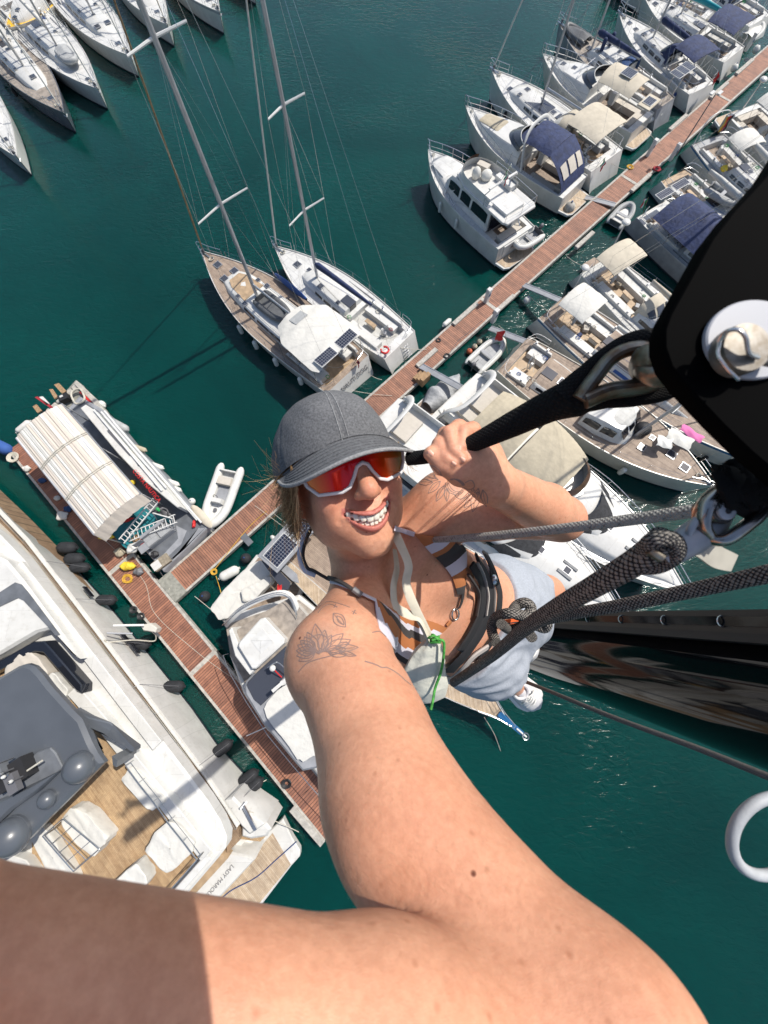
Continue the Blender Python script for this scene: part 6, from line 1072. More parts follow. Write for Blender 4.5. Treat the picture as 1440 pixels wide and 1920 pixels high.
hs = thing('hose', 'thick white hose coiled on the raft', 'hose', tuple(G(145, 743, .9))); mb = MB(); mb.path([G(146 + 12 * math.cos(a) + 1.5 * math.sin(3 * a), 743 + 14 * math.sin(a), .95 + .02 * a) for a in np.linspace(0, 14, 70)], .06, 'rope_white', 6); wb(mb, 'hose', hs)
tl = thing('red_tool', 'red handled pole lying on the raft', 'tool', tuple(G(160, 742, .9))); mb = MB(); mb.beam(G(151, 735, 1.0), G(170, 754, 1.0), .12, .08, 'red'); wb(mb, 'pole', tl)
bt = thing('battery_box', 'black box with a pale blue screen on the raft', 'box', tuple(G(126, 750, .9)), .5); mb = MB(); mb.box((0, 0, .2), (.6, .45, .4), 'rubber'); mb.box((-.05, .05, .42), (.2, .14, .04), 'hypalon_white'); mb.build('box', bt)
# rigid inflatable
rb = thing('rigid_inflatable', 'white rigid inflatable boat floating alone by the jetty', 'dinghy', tuple(G(418, 932, .1)), math.atan2(*(G(404, 976, .3) - G(433, 893, .3)).yx)); L_ = 4.1; mb = MB(); r_ = .27; w_ = .66
pts = crom([(-L_ / 2 - .1, -w_ - .02, r_), (-L_ * .2, -w_, r_), (L_ * .2, -w_ * .95, r_ + .04), (L_ * .40, -w_ * .55, r_ + .12), (L_ / 2 - .08, 0, r_ + .16), (L_ * .40, w_ * .55, r_ + .12), (L_ * .2, w_ * .95, r_ + .04), (-L_ * .2, w_, r_), (-L_ / 2 - .1, w_ + .02, r_)], 6); rr = [r_] * len(pts); rr[0] = rr[-1] = .1; rr[1] = rr[-2] = .2; rr[2] = rr[-3] = .25
mb.path(pts, rr, 'hypalon_white', 14); mb.build('tube', rb); mb = MB(); mb.path([(q.x, q.y * 1.38, q.z + .02) for q in pts[2:-2]], .035, 'hypalon', 6); mb.build('rub_strake', rb)
mb = MB(); mb.grid(lambda u, v: (-L_ * .42 + L_ * .84 * u, (v * 2 - 1) * (w_ - .12) * (1 - u ** 4 * .85), .18 + .2 * u ** 2), 12, 6, 'deck_white'); mb.build('hull_floor', rb)
mb = MB(); mb.box((-.15, 0, .26), (.9, .7, .04), 'grey_light'); mb.build('deck_pad', rb); mb = MB(); mb.box((-.95, 0, .45), (.55, 1.0, .35), 'cushion', top=.9); mb.build('bench', rb); mb = MB(); mb.box((.42, 0, .48), (.35, .75, .5), 'gelcoat', top=.8); mb.torus((.22, -.12, .75), .14, .02, 'rubber', 14, 5, ax=(1, 0, .5)); mb.build('console', rb)
mb = MB(); mb.path([(1.0, 0, .4), (1.0, 0, .44)], .12, 'text_grey', 14); mb.build('hatch', rb); mb = MB(); mb.box((-1.65, 0, .4), (.1, 1.05, .45), 'gelcoat'); mb.build('transom', rb)
# ================================================================ PERSON (camera-space metres, turned into world at the end)
def unit(v): v = np.asarray(v, float); return v / np.linalg.norm(v)
_y, _p, _r = R(17), R(9), R(17)
hz0 = np.array([math.sin(_y) * math.cos(_p), math.sin(_p), -math.cos(_y) * math.cos(_p)])
hx0 = unit(np.cross(np.array([0, -1., 0]), hz0)); hx0 = hx0 if hx0[0] > 0 else -hx0
hy0 = np.cross(hz0, hx0); hy0 = hy0 if hy0[1] < 0 else -hy0
def rz_(v, a): return np.array([v[0] * math.cos(a) - v[1] * math.sin(a), v[0] * math.sin(a) + v[1] * math.cos(a), v[2]])
hx, hy, hz = rz_(hx0, -_r), rz_(hy0, -_r), rz_(hz0, -_r)
HS = 1.03                         # head scale
HCc = C(694, 921, .478) - HS * (hy * -.024 + hz * .112)      # so that the nose tip lands on its pixel
def h(x, y, z): return HCc + HS * (hx * x + hy * y + hz * z)
def to_h(P): Q = (P - HCc) / HS; return np.stack([Q @ hx, Q @ hy, Q @ hz], -1)
# ---- signed-distance primitives
def rc(a, b, ra, rb, k=.015): return ('c', np.asarray(a, float), np.asarray(b, float), ra, rb, k)
def el(c, r, k=.015, fr=None): return ('e', np.asarray(c, float), np.asarray(r, float), fr, 0, k)
def d_prim(q, P):
    if q[0] == 'c':
        a, b = q[1], q[2]; ab = b - a; t = np.clip(((P - a) @ ab) / (ab @ ab + 1e-12), 0, 1)
        return np.linalg.norm(P - a - t[:, None] * ab, axis=1) - (q[3] + (q[4] - q[3]) * t)
    D = P - q[1]
    if q[3] is not None: D = D @ q[3].T
    a = D / q[2]; k0 = np.linalg.norm(a, axis=1) + 1e-9; k1 = np.linalg.norm(a / q[2], axis=1) + 1e-9
    return k0 * (k0 - 1) / k1
def smin(a, b, k):
    t = np.clip(.5 + .5 * (b - a) / k, 0, 1); return b + (a - b) * t - k * t * (1 - t)
def bsph(q):
    if q[0] == 'c': return (q[1] + q[2]) / 2, np.linalg.norm(q[1] - q[2]) / 2 + max(q[3], q[4])
    return q[1], max(q[2])
def union(prims, P, sub=()):
    out = np.empty(len(P))
    for i in range(0, len(P), 6000):
        p = P[i:i + 6000]; lo, hi = p.min(0), p.max(0); d = np.full(len(p), 9.0)
        for q in prims:
            c, r = bsph(q)
            if np.linalg.norm(np.maximum(0, np.maximum(lo - c, c - hi))) - r > .10: continue
            d = smin(d, d_prim(q, p), q[5])
        for q in sub:
            c, r = bsph(q)
            if np.linalg.norm(np.maximum(0, np.maximum(lo - c, c - hi))) - r > .02: continue
            d = -smin(-d, d_prim(q, p), q[5])
        out[i:i + 6000] = d
    return out
def snet(f, lo, hi, hh, clip=None):
    """surface nets over a sparse grid, then projection on the surface"""
    lo = np.asarray(lo, float); n = np.ceil((np.asarray(hi) - lo) / hh / 8).astype(int) * 8 + 1
    nb = (n - 1) // 8; D = np.ones(n, np.float32)
    B = np.stack(np.meshgrid(*[np.arange(k) for k in nb], indexing='ij'), -1).reshape(-1, 3)
    cc = lo + (B * 8 + 4) * hh; fc = np.concatenate([f(cc[i:i + 100000]) for i in range(0, len(cc), 100000)])
    rad = 8 * hh * .88; near = np.abs(fc) < rad * 1.35 + .004
    off = np.stack(np.meshgrid(*[np.arange(9)] * 3, indexing='ij'), -1).reshape(-1, 3)
    for b in B[(~near) & (fc < 0)]: D[b[0] * 8:b[0] * 8 + 9, b[1] * 8:b[1] * 8 + 9, b[2] * 8:b[2] * 8 + 9] = -1
    idx = (B[near][:, None, :] * 8 + off[None]).reshape(-1, 3)
    for i in range(0, len(idx), 200000):
        q = idx[i:i + 200000]; D[q[:, 0], q[:, 1], q[:, 2]] = f(lo + q * hh)
    S = D < 0; cs = [S[i:n[0] - 1 + i, j:n[1] - 1 + j, k:n[2] - 1 + k] for i in (0, 1) for j in (0, 1) for k in (0, 1)]
    tot = sum(c.astype(np.int8) for c in cs); act = (tot > 0) & (tot < 8)
    ci = np.argwhere(act); V = np.zeros((len(ci), 3)); cnt = np.zeros(len(ci))
    cor = [(i, j, k) for i in (0, 1) for j in (0, 1) for k in (0, 1)]
    for a in range(8):
        for b in range(a + 1, 8):
            ca, cb = np.array(cor[a]), np.array(cor[b])
            if np.abs(ca - cb).sum() != 1: continue
            A = ci + ca; Bq = ci + cb; da = D[A[:, 0], A[:, 1], A[:, 2]]; db = D[Bq[:, 0], Bq[:, 1], Bq[:, 2]]
            mk = (da < 0) != (db < 0); t = np.where(mk, da / (da - db + 1e-12), 0)
            V += np.where(mk[:, None], A + (Bq - A) * t[:, None], 0); cnt += mk
    V = lo + V / cnt[:, None] * hh
    I = -np.ones(act.shape, np.int64); I[act] = np.arange(len(ci)); Q = []
    for ax in range(3):
        o1, o2 = [i for i in range(3) if i != ax]
        sl0 = [slice(None)] * 3; sl1 = [slice(None)] * 3; sl0[ax] = slice(0, -1); sl1[ax] = slice(1, None)
        s0, s1 = S[tuple(sl0)], S[tuple(sl1)]; E = np.argwhere(s0 != s1)
        E = E[(E[:, o1] > 0) & (E[:, o2] > 0) & (E[:, o1] < n[o1] - 1) & (E[:, o2] < n[o2] - 1)]
        def g(da, db):
            q = E.copy(); q[:, o1] += da; q[:, o2] += db; return I[q[:, 0], q[:, 1], q[:, 2]]
        qd = np.stack([g(-1, -1), g(0, -1), g(0, 0), g(-1, 0)], 1)
        fl = s0[E[:, 0], E[:, 1], E[:, 2]]
        if ax == 1: fl = ~fl
        qd[~fl] = qd[~fl][:, ::-1]; Q.append(qd)
    Q = np.concatenate(Q); Q = Q[(Q >= 0).all(1)]
    for _ in range(2):
        e = hh * .4; g = []; d0 = []
        for i in range(0, len(V), 200000):
            p = V[i:i + 200000]; d = f(p); d0.append(d)
            g.append(np.stack([f(p + np.eye(3)[a] * e) - d for a in range(3)], 1) / e)
        g = np.concatenate(g); d0 = np.concatenate(d0); g2 = np.maximum((g ** 2).sum(1), .2)
        V = V - np.clip(d0 / g2, -hh, hh)[:, None] * g
    if clip is not None:
        keep = clip(V[Q].mean(1)); Q = Q[keep]
    u, inv = np.unique(Q, return_inverse=True); V = V[u]; Q = inv.reshape(-1, 4)
    return V, Q
# ---- skeleton
shR, elR, wrR = C(636, 1238, .452), np.array([.082, .274, .180]), np.array([-.19, .152, .130])
mdR = shR + (elR - shR) * .50 + np.array([-.012, .003, 0])
shL, elL, wrL = C(838, 948, .665), C(1052, 972, .665), C(925, 905, .478)
NB = C(693, 1092, .690)
P0, P1, P2 = C(735, 1100, .76), C(842, 1140, .885), C(922, 1185, 1.02)
tdir = unit(P2 - P0); wdir = np.array([.60, -.78, .15]); wdir = unit(wdir - tdir * (wdir @ tdir))
ndir = np.cross(tdir, wdir); ndir = ndir if ndir[2] < 0 else -ndir       # out of the chest, to the camera
hipR, kneR, ankR = C(888, 1218, 1.03), C(926, 1252, 1.26), C(966, 1286, 1.50)
hipL, kneL, ankL = C(930, 1108, 1.03), C(1022, 1112, 1.30), C(985, 1200, 1.60)
body = [rc(h(0, -.06, -.030), NB + ndir * -.01, .049, .055, .02),
        rc(h(0, -.075, .0), NB + ndir * .01, .044, .050, .025),
        rc(NB, shR, .052, .050, .03), rc(NB, shL, .052, .048, .03),
        rc(P0 + wdir * .065, P1 + wdir * .050, .088, .078, .05), rc(P0 - wdir * .065, P1 - wdir * .050, .088, .078, .05),
        rc(P0, P1, .10, .085, .05),
        rc(P1 + wdir * .045, P2 + wdir * .07, .078, .092, .05), rc(P1 - wdir * .045, P2 - wdir * .07, .078, .092, .05),
        rc(P0 + wdir * .09 - tdir * .04, shL, .07, .05, .035), rc(P0 - wdir * .09 - tdir * .03, shR, .07, .052, .035),
        el(P0 - wdir * .078 + ndir * .068 + tdir * .035, (.058, .058, .058), .035), el(P0 + wdir * .080 + ndir * .064 + tdir * .035, (.056, .056, .056), .035),
        # collar bones
        rc(NB + ndir * .048 - wdir * .012 + tdir * .012, shR + ndir * .03 + tdir * .01, .008, .007, .022), rc(NB + ndir * .048 + wdir * .012 + tdir * .012, shL + ndir * .03, .008, .007, .022),
        # arm that holds the camera
        rc(shR, shR + (elR - shR) * .30, .0535, .050, .025), rc(shR + (elR - shR) * .22, mdR, .0500, .0440, .02), rc(mdR, elR, .0440, .0390, .03),
        rc(mdR + np.array([-.004, -.004, .03]), mdR + np.array([.006, .002, -.04]), .042, .040, .03), rc(mdR + np.array([.006, -.002, -.01]), elR + np.array([.027, -.012, .004]), .040, .041, .03), rc(elR + np.array([.027, -.012, .004]), elR + np.array([.024, .006, -.01]), .041, .041, .03),
        rc(elR, elR + (wrR - elR) * .30, .0425, .0425, .018), rc(elR + (wrR - elR) * .3, wrR, .0415, .030, .02),
        rc(wrR, wrR + np.array([.035, -.006, -.06]), .030, .033, .02),
        # arm that holds the strop
        rc(shL, shL + (elL - shL) * .35, .052, .050, .03), rc(shL + (elL - shL) * .3, elL, .050, .039, .02),
        rc(elL, elL + (wrL - elL) * .32, .039, .0405, .010), rc(elL + (wrL - elL) * .32, wrL, .0405, .0265, .012),
        # legs
        rc(hipR, kneR, .082, .055, .04), rc(hipL, kneL, .088, .060, .04), rc(kneR, ankR, .053, .036, .02), rc(kneL, ankL, .058, .036, .02)]
# left hand round the strop
def hp(px, py, d): return C(px, py, d)
pk = hp(893, 868, .472); palm = [rc(wrL, pk, .0265, .030, .012), rc(pk, hp(872, 858, .462), .0285, .026, .012), rc(hp(905, 852, .475), hp(882, 840, .470), .021, .018, .012), rc(hp(905, 885, .470), hp(870, 880, .455), .024, .020, .012)]
def chain(pts, rs, k=.0028): return [rc(pts[i], pts[i + 1], rs[i], rs[i + 1], k) for i in range(len(pts) - 1)]
fing = [
    [hp(903, 834, .476), hp(885, 806, .462), hp(868, 812, .450), hp(864, 838, .440)],
    [hp(878, 836, .472), hp(860, 802, .462), hp(842, 813, .449), hp(851, 846, .438), hp(866, 860, .436)],
    [hp(866, 846, .468), hp(836, 815, .463), hp(824, 834, .450), hp(838, 860, .439), hp(850, 868, .437)],
    [hp(858, 858, .466), hp(826, 832, .464), hp(817, 848, .453), hp(828, 868, .443), hp(838, 874, .441)]]
frad = [[.0105, .0098, .0090, .0078], [.0105, .0100, .0090, .0082, .0070], [.0105, .0098, .0088, .0078, .0068], [.0095, .0088, .0080, .0070, .0062]]
thumb = [hp(893, 893, .462), hp(862, 888, .450), hp(830, 872, .447), hp(808, 851, .446)]
hand = list(palm)
for c_, r_ in zip(fing, frad): hand += chain(c_, r_)
hand += chain(thumb, [.016, .0135, .0108, .0088], .006)
# right hand out of frame: palm, fingers and thumb round the telephone's edge
o_ = wrR + np.array([.035, -.006, -.06]); hand2 = [rc(o_, o_ + np.array([.035, -.025, -.07]), .033, .028, .01)]
for i in range(4):
    b_ = o_ + np.array([.045 + .006 * i, -.030 - .010 * i, -.075 - .012 * i * 0]); hand2 += chain([b_, b_ + np.array([.03, -.012, -.018]), b_ + np.array([.055, -.012, -.012])], [.0095, .0085, .0075], .004)
hand2 += chain([o_ + np.array([.01, -.01, .02]), o_ + np.array([.035, -.035, .015]), o_ + np.array([.045, -.06, .0])], [.014, .011, .009], .006)
# ---- head
FR = np.stack([hx, hy, hz])
def e_h(c, r, k=.012): return el(h(*c), np.array(r) * HS, k, FR)
def c_h(a, b, ra, rb, k=.01): return rc(h(*a), h(*b), ra * HS, rb * HS, k)
def lipc(x, side):               # lip lines in the head frame; a wide smile
    u = (x / .0315) ** 2
    if side > 0: return (x, -.0535 + .0125 * u + (.0012 if abs(x) > .003 else 0) * (1 - u), .0985 - .0205 * u)
    return (x, -.0715 + .0270 * u, .0940 - .0175 * u)
head = [e_h((0, .030, -.018), (.0735, .078, .094), .02), e_h((0, -.03, .012), (.0605, .080, .068), .03),
        c_h((-.058, -.035, -.012), (-.039, -.070, .015), .014, .013, .03), c_h((.058, -.035, -.012), (.039, -.070, .015), .014, .013, .03),
        c_h((-.039, -.070, .015), (-.008, -.093, .058), .013, .0155, .03), c_h((.039, -.070, .015), (.008, -.093, .058), .013, .0155, .03),
        c_h((-.005, -.0960, .070), (.005, -.0960, .070), .0130, .0130, .024),
        e_h((-.040, -.026, .056), (.021, .021, .023), .022), e_h((.040, -.026, .056), (.021, .021, .023), .022),
        e_h((0, -.064, .060), (.038, .030, .028), .02),
        c_h((0, .030, .082), (0, .006, .093), .010, .0088, .012), c_h((0, .006, .093), (0, -.021, .1105), .0078, .0088, .012),
        c_h((0, -.020, .109), (0, -.024, .1095), .0098, .0094, .012),
        e_h((-.0120, -.0265, .0975), (.0062, .0062, .0100), .010), e_h((.0120, -.0265, .0975), (.0062, .0062, .0100), .010),
        e_h((-.028, -.056, .036), (.027, .025, .031), .03), e_h((.028, -.056, .036), (.027, .025, .031), .03)]
xs_ = np.linspace(-.031, .031, 13)
for i in range(12):
    a, b = xs_[i], xs_[i + 1]; ta, tb = [max(0.0, 1 - (q / .033) ** 2) for q in (a, b)]
    head.append(c_h(lipc(a, 1), lipc(b, 1), .0013 + .0015 * ta, .0013 + .0015 * tb, .005))
    head.append(c_h(lipc(a, -1), lipc(b, -1), .0013 + .0028 * ta, .0013 + .0028 * tb, .005))
for s in (-1, 1):                # ears
    head += [el(h(s * .0755, -.012, -.014), np.array([.0075, .030, .019]) * HS, .008, FR), c_h((s * .074, -.036, -.004), (s * .073, -.040, -.004), .007, .006, .006)]
hsub = []
for i in range(12):
    a, b = xs_[i] * .92, xs_[i + 1] * .92; ta, tb = [max(0.0, 1 - (q / .030) ** 2) for q in (a, b)]
    pa, pb = [((q), (lipc(q, 1)[1] + lipc(q, -1)[1]) / 2 + .0004, lipc(q, 1)[2] - .004) for q in (a, b)]
    hsub.append(el(h(*[(m_ + n_) / 2 for m_, n_ in zip(pa, pb)]), np.array([.0055, .0010 + .0070 * (ta + tb) / 2, .016]) * HS, .0015, FR))
for s in (-1, 1):
    hsub += [c_h((s * .0185, -.020, .0915), (s * .0320, -.038, .0860), .0014, .0022, .010), c_h((s * .0320, -.038, .0860), (s * .0395, -.054, .0770), .0022, -.0020, .012),
             c_h((s * .0065, -.0325, .102), (s * .008, -.0300, .098), .0028, .0022, .003), e_h((s * .031, .019, .088), (.017, .010, .011), .014)]
hsub.append(c_h((0, -.0385, .1065), (0, -.048, .1045), .0022, .0022, .005))

ALL = body + hand + hand2 + head
BP = body + hand2
def f_all(P): return union(body + head, P, hsub)
def f_hand(P): return union(body + hand, P)
def f_rest(P): return union(body + head + hand2, P)
hc_lo = np.array([HCc - .15, HCc + .15]).min(0); hc_hi = np.array([HCc - .15, HCc + .15]).max(0)
hn = h(0, -.112, -.02); ax_n = unit(NB - h(0, -.06, -.03)); cutn = (h(0, -.06, -.03) + (NB - h(0, -.06, -.03)) * .80) @ ax_n
def headreg(c, m=0.): return ((c @ ax_n) < cutn - m) & (np.linalg.norm(c - HCc, axis=1) < .138 - m)
Vh, Qh = snet(f_all, HCc - .140, HCc + .142, .0019, clip=headreg)
fw = unit(wrL - elL); cuth = wrL @ fw - .03
Vn, Qn = snet(f_hand, C(800, 780, .43) - np.array([.01, .01, .03]), C(940, 930, .51) + np.array([.03, .03, .03]), .0017, clip=lambda c: (c @ fw) > cuth - .001)
def clip_body(c):
    inhand = ((c @ fw) > cuth + .006) & (np.linalg.norm(c - wrL, axis=1) < .13)
    return ~headreg(c, .007) & ~inhand
Vb, Qb = snet(f_rest, (-.30, -.16, -.12), (.62, .78, 1.72), .0050, clip=clip_body)
V_ = np.concatenate([Vh, Vn, Vb]); Q_ = np.concatenate([Qh, Qn + len(Vh), Qb + len(Vh) + len(Vn)])
print('body verts', len(Vh), len(Vn), len(Vb))
def np_mesh(name, V, Q, mats, parent=None, mi=None):
    me = bpy.data.meshes.new(name); W = A2w(V)
    me.vertices.add(len(W)); me.vertices.foreach_set('co', W.astype(np.float32).ravel())
    k = Q.shape[1]; me.loops.add(Q.size); me.loops.foreach_set('vertex_index', Q.astype(np.int32).ravel())
    me.polygons.add(len(Q)); me.polygons.foreach_set('loop_start', np.arange(0, Q.size, k, dtype=np.int32)); me.polygons.foreach_set('loop_total', np.full(len(Q), k, np.int32))
    me.update(calc_edges=True); me.validate()
    for m in mats: me.materials.append(M[m])
    if mi is not None and len(mi) == len(me.polygons): me.polygons.foreach_set('material_index', np.asarray(mi, np.int32))
    me.polygons.foreach_set('use_smooth', np.ones(len(me.polygons), bool)); me.update()
    o = bpy.data.objects.new(name, me); COL.objects.link(o); o.parent = parent; return o
BV = BVHTree.FromPolygons([tuple(v) for v in V_], [tuple(int(i) for i in q) for q in Q_])
def cast(px, py, bv=None):
    d = Vector(((px - 720) / F, (py - 960) / F, 1)).normalized()
    hit = (bv or BV).ray_cast(Vector((0, 0, 0)), d)
    if hit[0] is None: return None, None
    n = hit[1]; n = n if n.dot(d) < 0 else -n
    return np.array(hit[0]), np.array(n)
# orientation check of nets
c0 = V_[Qb[0] + len(Vh) + len(Vn)]
# ---- skin material: tone, lips, blush by painted attribute (the thing's own colour)
def skin_mat():
    m = mat('skin', (.62, .335, .215), .47, spec=.42, sss=.18); n = m.node_tree.nodes; l = m.node_tree.links; b = n['Principled BSDF']
    at = n.new('ShaderNodeAttribute'); at.attribute_name = 'tone'; tc = n.new('ShaderNodeTexCoord')
    def noise(sc, det, ro, lo, hi, c0, c1):
        t = n.new('ShaderNodeTexNoise'); t.inputs['Scale'].default_value = sc; t.inputs['Detail'].default_value = det; t.inputs['Roughness'].default_value = ro; l.new(tc.outputs['Object'], t.inputs['Vector'])
        r = n.new('ShaderNodeValToRGB'); r.color_ramp.elements[0].position = lo; r.color_ramp.elements[1].position = hi; r.color_ramp.elements[0].color = (*c0, 1); r.color_ramp.elements[1].color = (*c1, 1); l.new(t.outputs[0], r.inputs[0]); return t, r
    def mul(a, bb, f=1.):
        mx = n.new('ShaderNodeMix'); mx.data_type = 'RGBA'; mx.blend_type = 'MULTIPLY'; mx.inputs[0].default_value = f; l.new(a, mx.inputs[6]); l.new(bb, mx.inputs[7]); return mx.outputs[2]
    _, r1 = noise(13, 6, .6, .34, .68, (.88, .81, .78), (1.04, 1.03, 1.02)); _, r2 = noise(170, 6, .7, .36, .64, (.86, .80, .77), (1.03, 1.03, 1.03))
    vo = n.new('ShaderNodeTexVoronoi'); vo.inputs['Scale'].default_value = 62; l.new(tc.outputs['Object'], vo.inputs['Vector'])    # freckles and a few moles
    r3 = n.new('ShaderNodeValToRGB'); r3.color_ramp.elements[0].position = .045; r3.color_ramp.elements[1].position = .14; r3.color_ramp.elements[0].color = (.62, .50, .42, 1); r3.color_ramp.elements[1].color = (1, 1, 1, 1); l.new(vo.outputs['Distance'], r3.inputs[0])
    v2 = n.new('ShaderNodeTexVoronoi'); v2.inputs['Scale'].default_value = 15; l.new(tc.outputs['Object'], v2.inputs['Vector'])
    r4 = n.new('ShaderNodeValToRGB'); r4.color_ramp.elements[0].position = .022; r4.color_ramp.elements[1].position = .034; r4.color_ramp.elements[0].color = (.22, .13, .10, 1); r4.color_ramp.elements[1].color = (1, 1, 1, 1); l.new(v2.outputs['Distance'], r4.inputs[0])
    c = mul(mul(mul(mul(at.outputs['Color'], r1.outputs[0]), r2.outputs[0], .8), r3.outputs[0], .5), r4.outputs[0]); l.new(c, b.inputs['Base Color'])
    v = n.new('ShaderNodeTexVoronoi'); v.inputs['Scale'].default_value = 1100; v.feature = 'DISTANCE_TO_EDGE'; l.new(tc.outputs['Object'], v.inputs['Vector'])
    v3 = n.new('ShaderNodeTexNoise'); v3.inputs['Scale'].default_value = 260; v3.inputs['Detail'].default_value = 6; l.new(tc.outputs['Object'], v3.inputs['Vector'])
    ad = n.new('ShaderNodeMath'); ad.operation = 'MULTIPLY_ADD'; ad.inputs[1].default_value = .5; l.new(v.outputs['Distance'], ad.inputs[0]); l.new(v3.outputs[0], ad.inputs[2])
    bp = n.new('ShaderNodeBump'); bp.inputs['Strength'].default_value = .5; bp.inputs['Distance'].default_value = .0008; l.new(ad.outputs[0], bp.inputs['Height']); l.new(bp.outputs[0], b.inputs['Normal'])
    rr = n.new('ShaderNodeMapRange'); rr.inputs[3].default_value = .36; rr.inputs[4].default_value = .60; l.new(v3.outputs[0], rr.inputs[0]); l.new(rr.outputs[0], b.inputs['Roughness'])
skin_mat()
pelvis_w = c2w(P2)
person = thing('person', 'smiling woman in a grey cap and mirrored sunglasses, one arm stretched towards the camera', 'person', tuple(pelvis_w))
def adopt(o):                    # parts were built in world metres: hang them under the person without moving them
    o.parent = person; o.matrix_parent_inverse = Matrix.Translation(-Vector(pelvis_w)); return o
skin = adopt(np_mesh('body', V_, Q_, ['skin']))
hl = to_h(V_); base = np.array([.700, .370, .240]); tone = np.tile(base, (len(V_), 1))
def mixc(w_, c): 
    global tone
    tone = tone * (1 - w_[:, None]) + np.asarray(c) * w_[:, None]
ishead = np.zeros(len(V_), bool); ishead[:len(Vh)] = True
mixc(np.exp(-((hl[:, 0] - .042) ** 2 + (hl[:, 1] + .025) ** 2) / .0005) * .45 * ishead, (.66, .24, .16)); mixc(np.exp(-((hl[:, 0] + .042) ** 2 + (hl[:, 1] + .025) ** 2) / .0005) * .45 * ishead, (.66, .24, .16))
mixc(np.exp(-((hl[:, 0]) ** 2 + (hl[:, 1] + .018) ** 2) / .0003) * .4 * ishead, (.66, .25, .17))
lu = np.full(len(V_), 9.)
for side, wd in ((1, .0052), (-1, .0068)):
    for x in np.linspace(-.031, .031, 60):
        c = np.array(lipc(x, side)); t = max(.25, 1 - (x / .033) ** 2)
        dd = np.sqrt((hl[:, 0] - c[0]) ** 2 + (hl[:, 1] - c[1]) ** 2 + .35 * (hl[:, 2] - c[2]) ** 2) / (wd * (.45 + .55 * t)); lu = np.minimum(lu, dd)
lm = np.clip((1.12 - lu) / .3, 0, 1) * ishead; mixc(lm, (.54, .19, .155))
inm = (np.abs(hl[:, 0]) < .029) & (hl[:, 1] < -.0565 + .0125 * (hl[:, 0] / .0315) ** 2) & (hl[:, 1] > -.075) & (hl[:, 2] < .0915 - .020 * (hl[:, 0] / .0315) ** 2) & (hl[:, 2] > .05) & ishead
mixc(inm.astype(float), (.16, .02, .02))
# knuckles and finger tips a little redder
tips = np.full(len(V_), 9.)
for c_ in fing:
    for q in c_[1:]: tips = np.minimum(tips, np.linalg.norm(V_ - q, axis=1))
mixc(np.clip(1 - tips / .016, 0, 1) * .4, (.64, .25, .19))
mixc(np.clip(1 - np.linalg.norm(V_ - elL, axis=1) / .06, 0, 1) * .35, (.62, .24, .16))
# scalp under hair
sc = ishead & (hl[:, 1] > -.03) & (hl[:, 2] < .004) & (np.abs(hl[:, 0]) < .078) & ((hl[:, 1] > .012) | (hl[:, 2] < -.035)); mixc(sc.astype(float), (.16, .10, .055))
PXv = 720 + V_[:, 0] / np.maximum(V_[:, 2], .02) * F; PYv = 960 + V_[:, 1] / np.maximum(V_[:, 2], .02) * F; front = V_[:, 2] < .62
for cx1, cy1, sx1, sy1, a1 in ((578, 1225, 22, 26, .55), (598, 1195, 26, 20, .45), (625, 1178, 22, 14, .25), (655, 1218, 18, 7, .45), (634, 1160, 10, 10, .25)):    # inked shading
    mixc(np.exp(-((PXv - cx1) / sx1) ** 2 - ((PYv - cy1) / sy1) ** 2) * a1 * front, (.25, .20, .165))
for cx1, cy1, sx1, sy1, a1 in ((800, 893, 12, 10, .4), (856, 912, 18, 12, .35), (900, 935, 10, 16, .35)): mixc(np.exp(-((PXv - cx1) / sx1) ** 2 - ((PYv - cy1) / sy1) ** 2) * a1 * (V_[:, 2] > .55), (.27, .20, .17))
ca = skin.data.color_attributes.new('tone', 'FLOAT_COLOR', 'POINT'); ca.data.foreach_set('color', np.concatenate([tone, np.ones((len(V_), 1))], 1).astype(np.float32).ravel())
def cam_build(mb, name, label=None, par=None):
    mb.v = [tuple(c2w(v)) for v in mb.v]; o = mb.build(name)
    if par is None: adopt(o)
    else: o.parent = par
    if label: o['label'] = label
    return o
# ---- teeth
mat('tooth', (.72, .68, .60), .18, spec=.6, sss=.1); mat('gum', (.40, .10, .09), .3)
mb = MB()
for row, n_, wd_, hh_, y0 in ((1, 12, .0068, .0112, -.0580), (-1, 12, .0054, .0066, -.0662)):
    x = 0.0; xs = []
    ws = [.0082, .0066, .0072, .0062, .0058, .0052] if row > 0 else [.0052, .0054, .0060, .0060, .0058, .0050]
    acc = 0
    for i, q in enumerate(ws): xs.append((acc + q / 2, q, i)); acc += q + .0002
    for x, q, i in xs:
        for s in (-1, 1):
            u = (x / .0315) ** 2; yy = y0 + (.0135 if row > 0 else .0175) * u; zz = (.0945 if row > 0 else .0905) - .0225 * u
            hgt = hh_ * (1.0 if i == 0 else .9 if i == 1 else .96 if i == 2 else .85); a = -s * math.atan(.045 * x / .0315 / .0315 * 1.0) * .9
            m2 = MB(); m2.ball((0, 0, 0), (q * .53, hgt * .56, .0035), 'tooth', 12, 8)
            vs = []
            for v in m2.v:                           # squarish tooth: superellipse
                vx, vy, vz = v; ex = abs(vx) / (q * .53) ; k_ = 1 - .0 * ex
                vx = math.copysign((abs(vx) / (q * .53)) ** .38 * q * .530, vx); vy = math.copysign((abs(vy) / (hgt * .56)) ** .45 * hgt * .52, vy)
                X = s * x + vx * math.cos(a) + vz * math.sin(a) * -1; Z = zz + vz * math.cos(a) - abs(0) + vx * math.sin(a); vs.append(h(X, yy + vy, Z))
            mb.add(vs, m2.f, 'tooth')
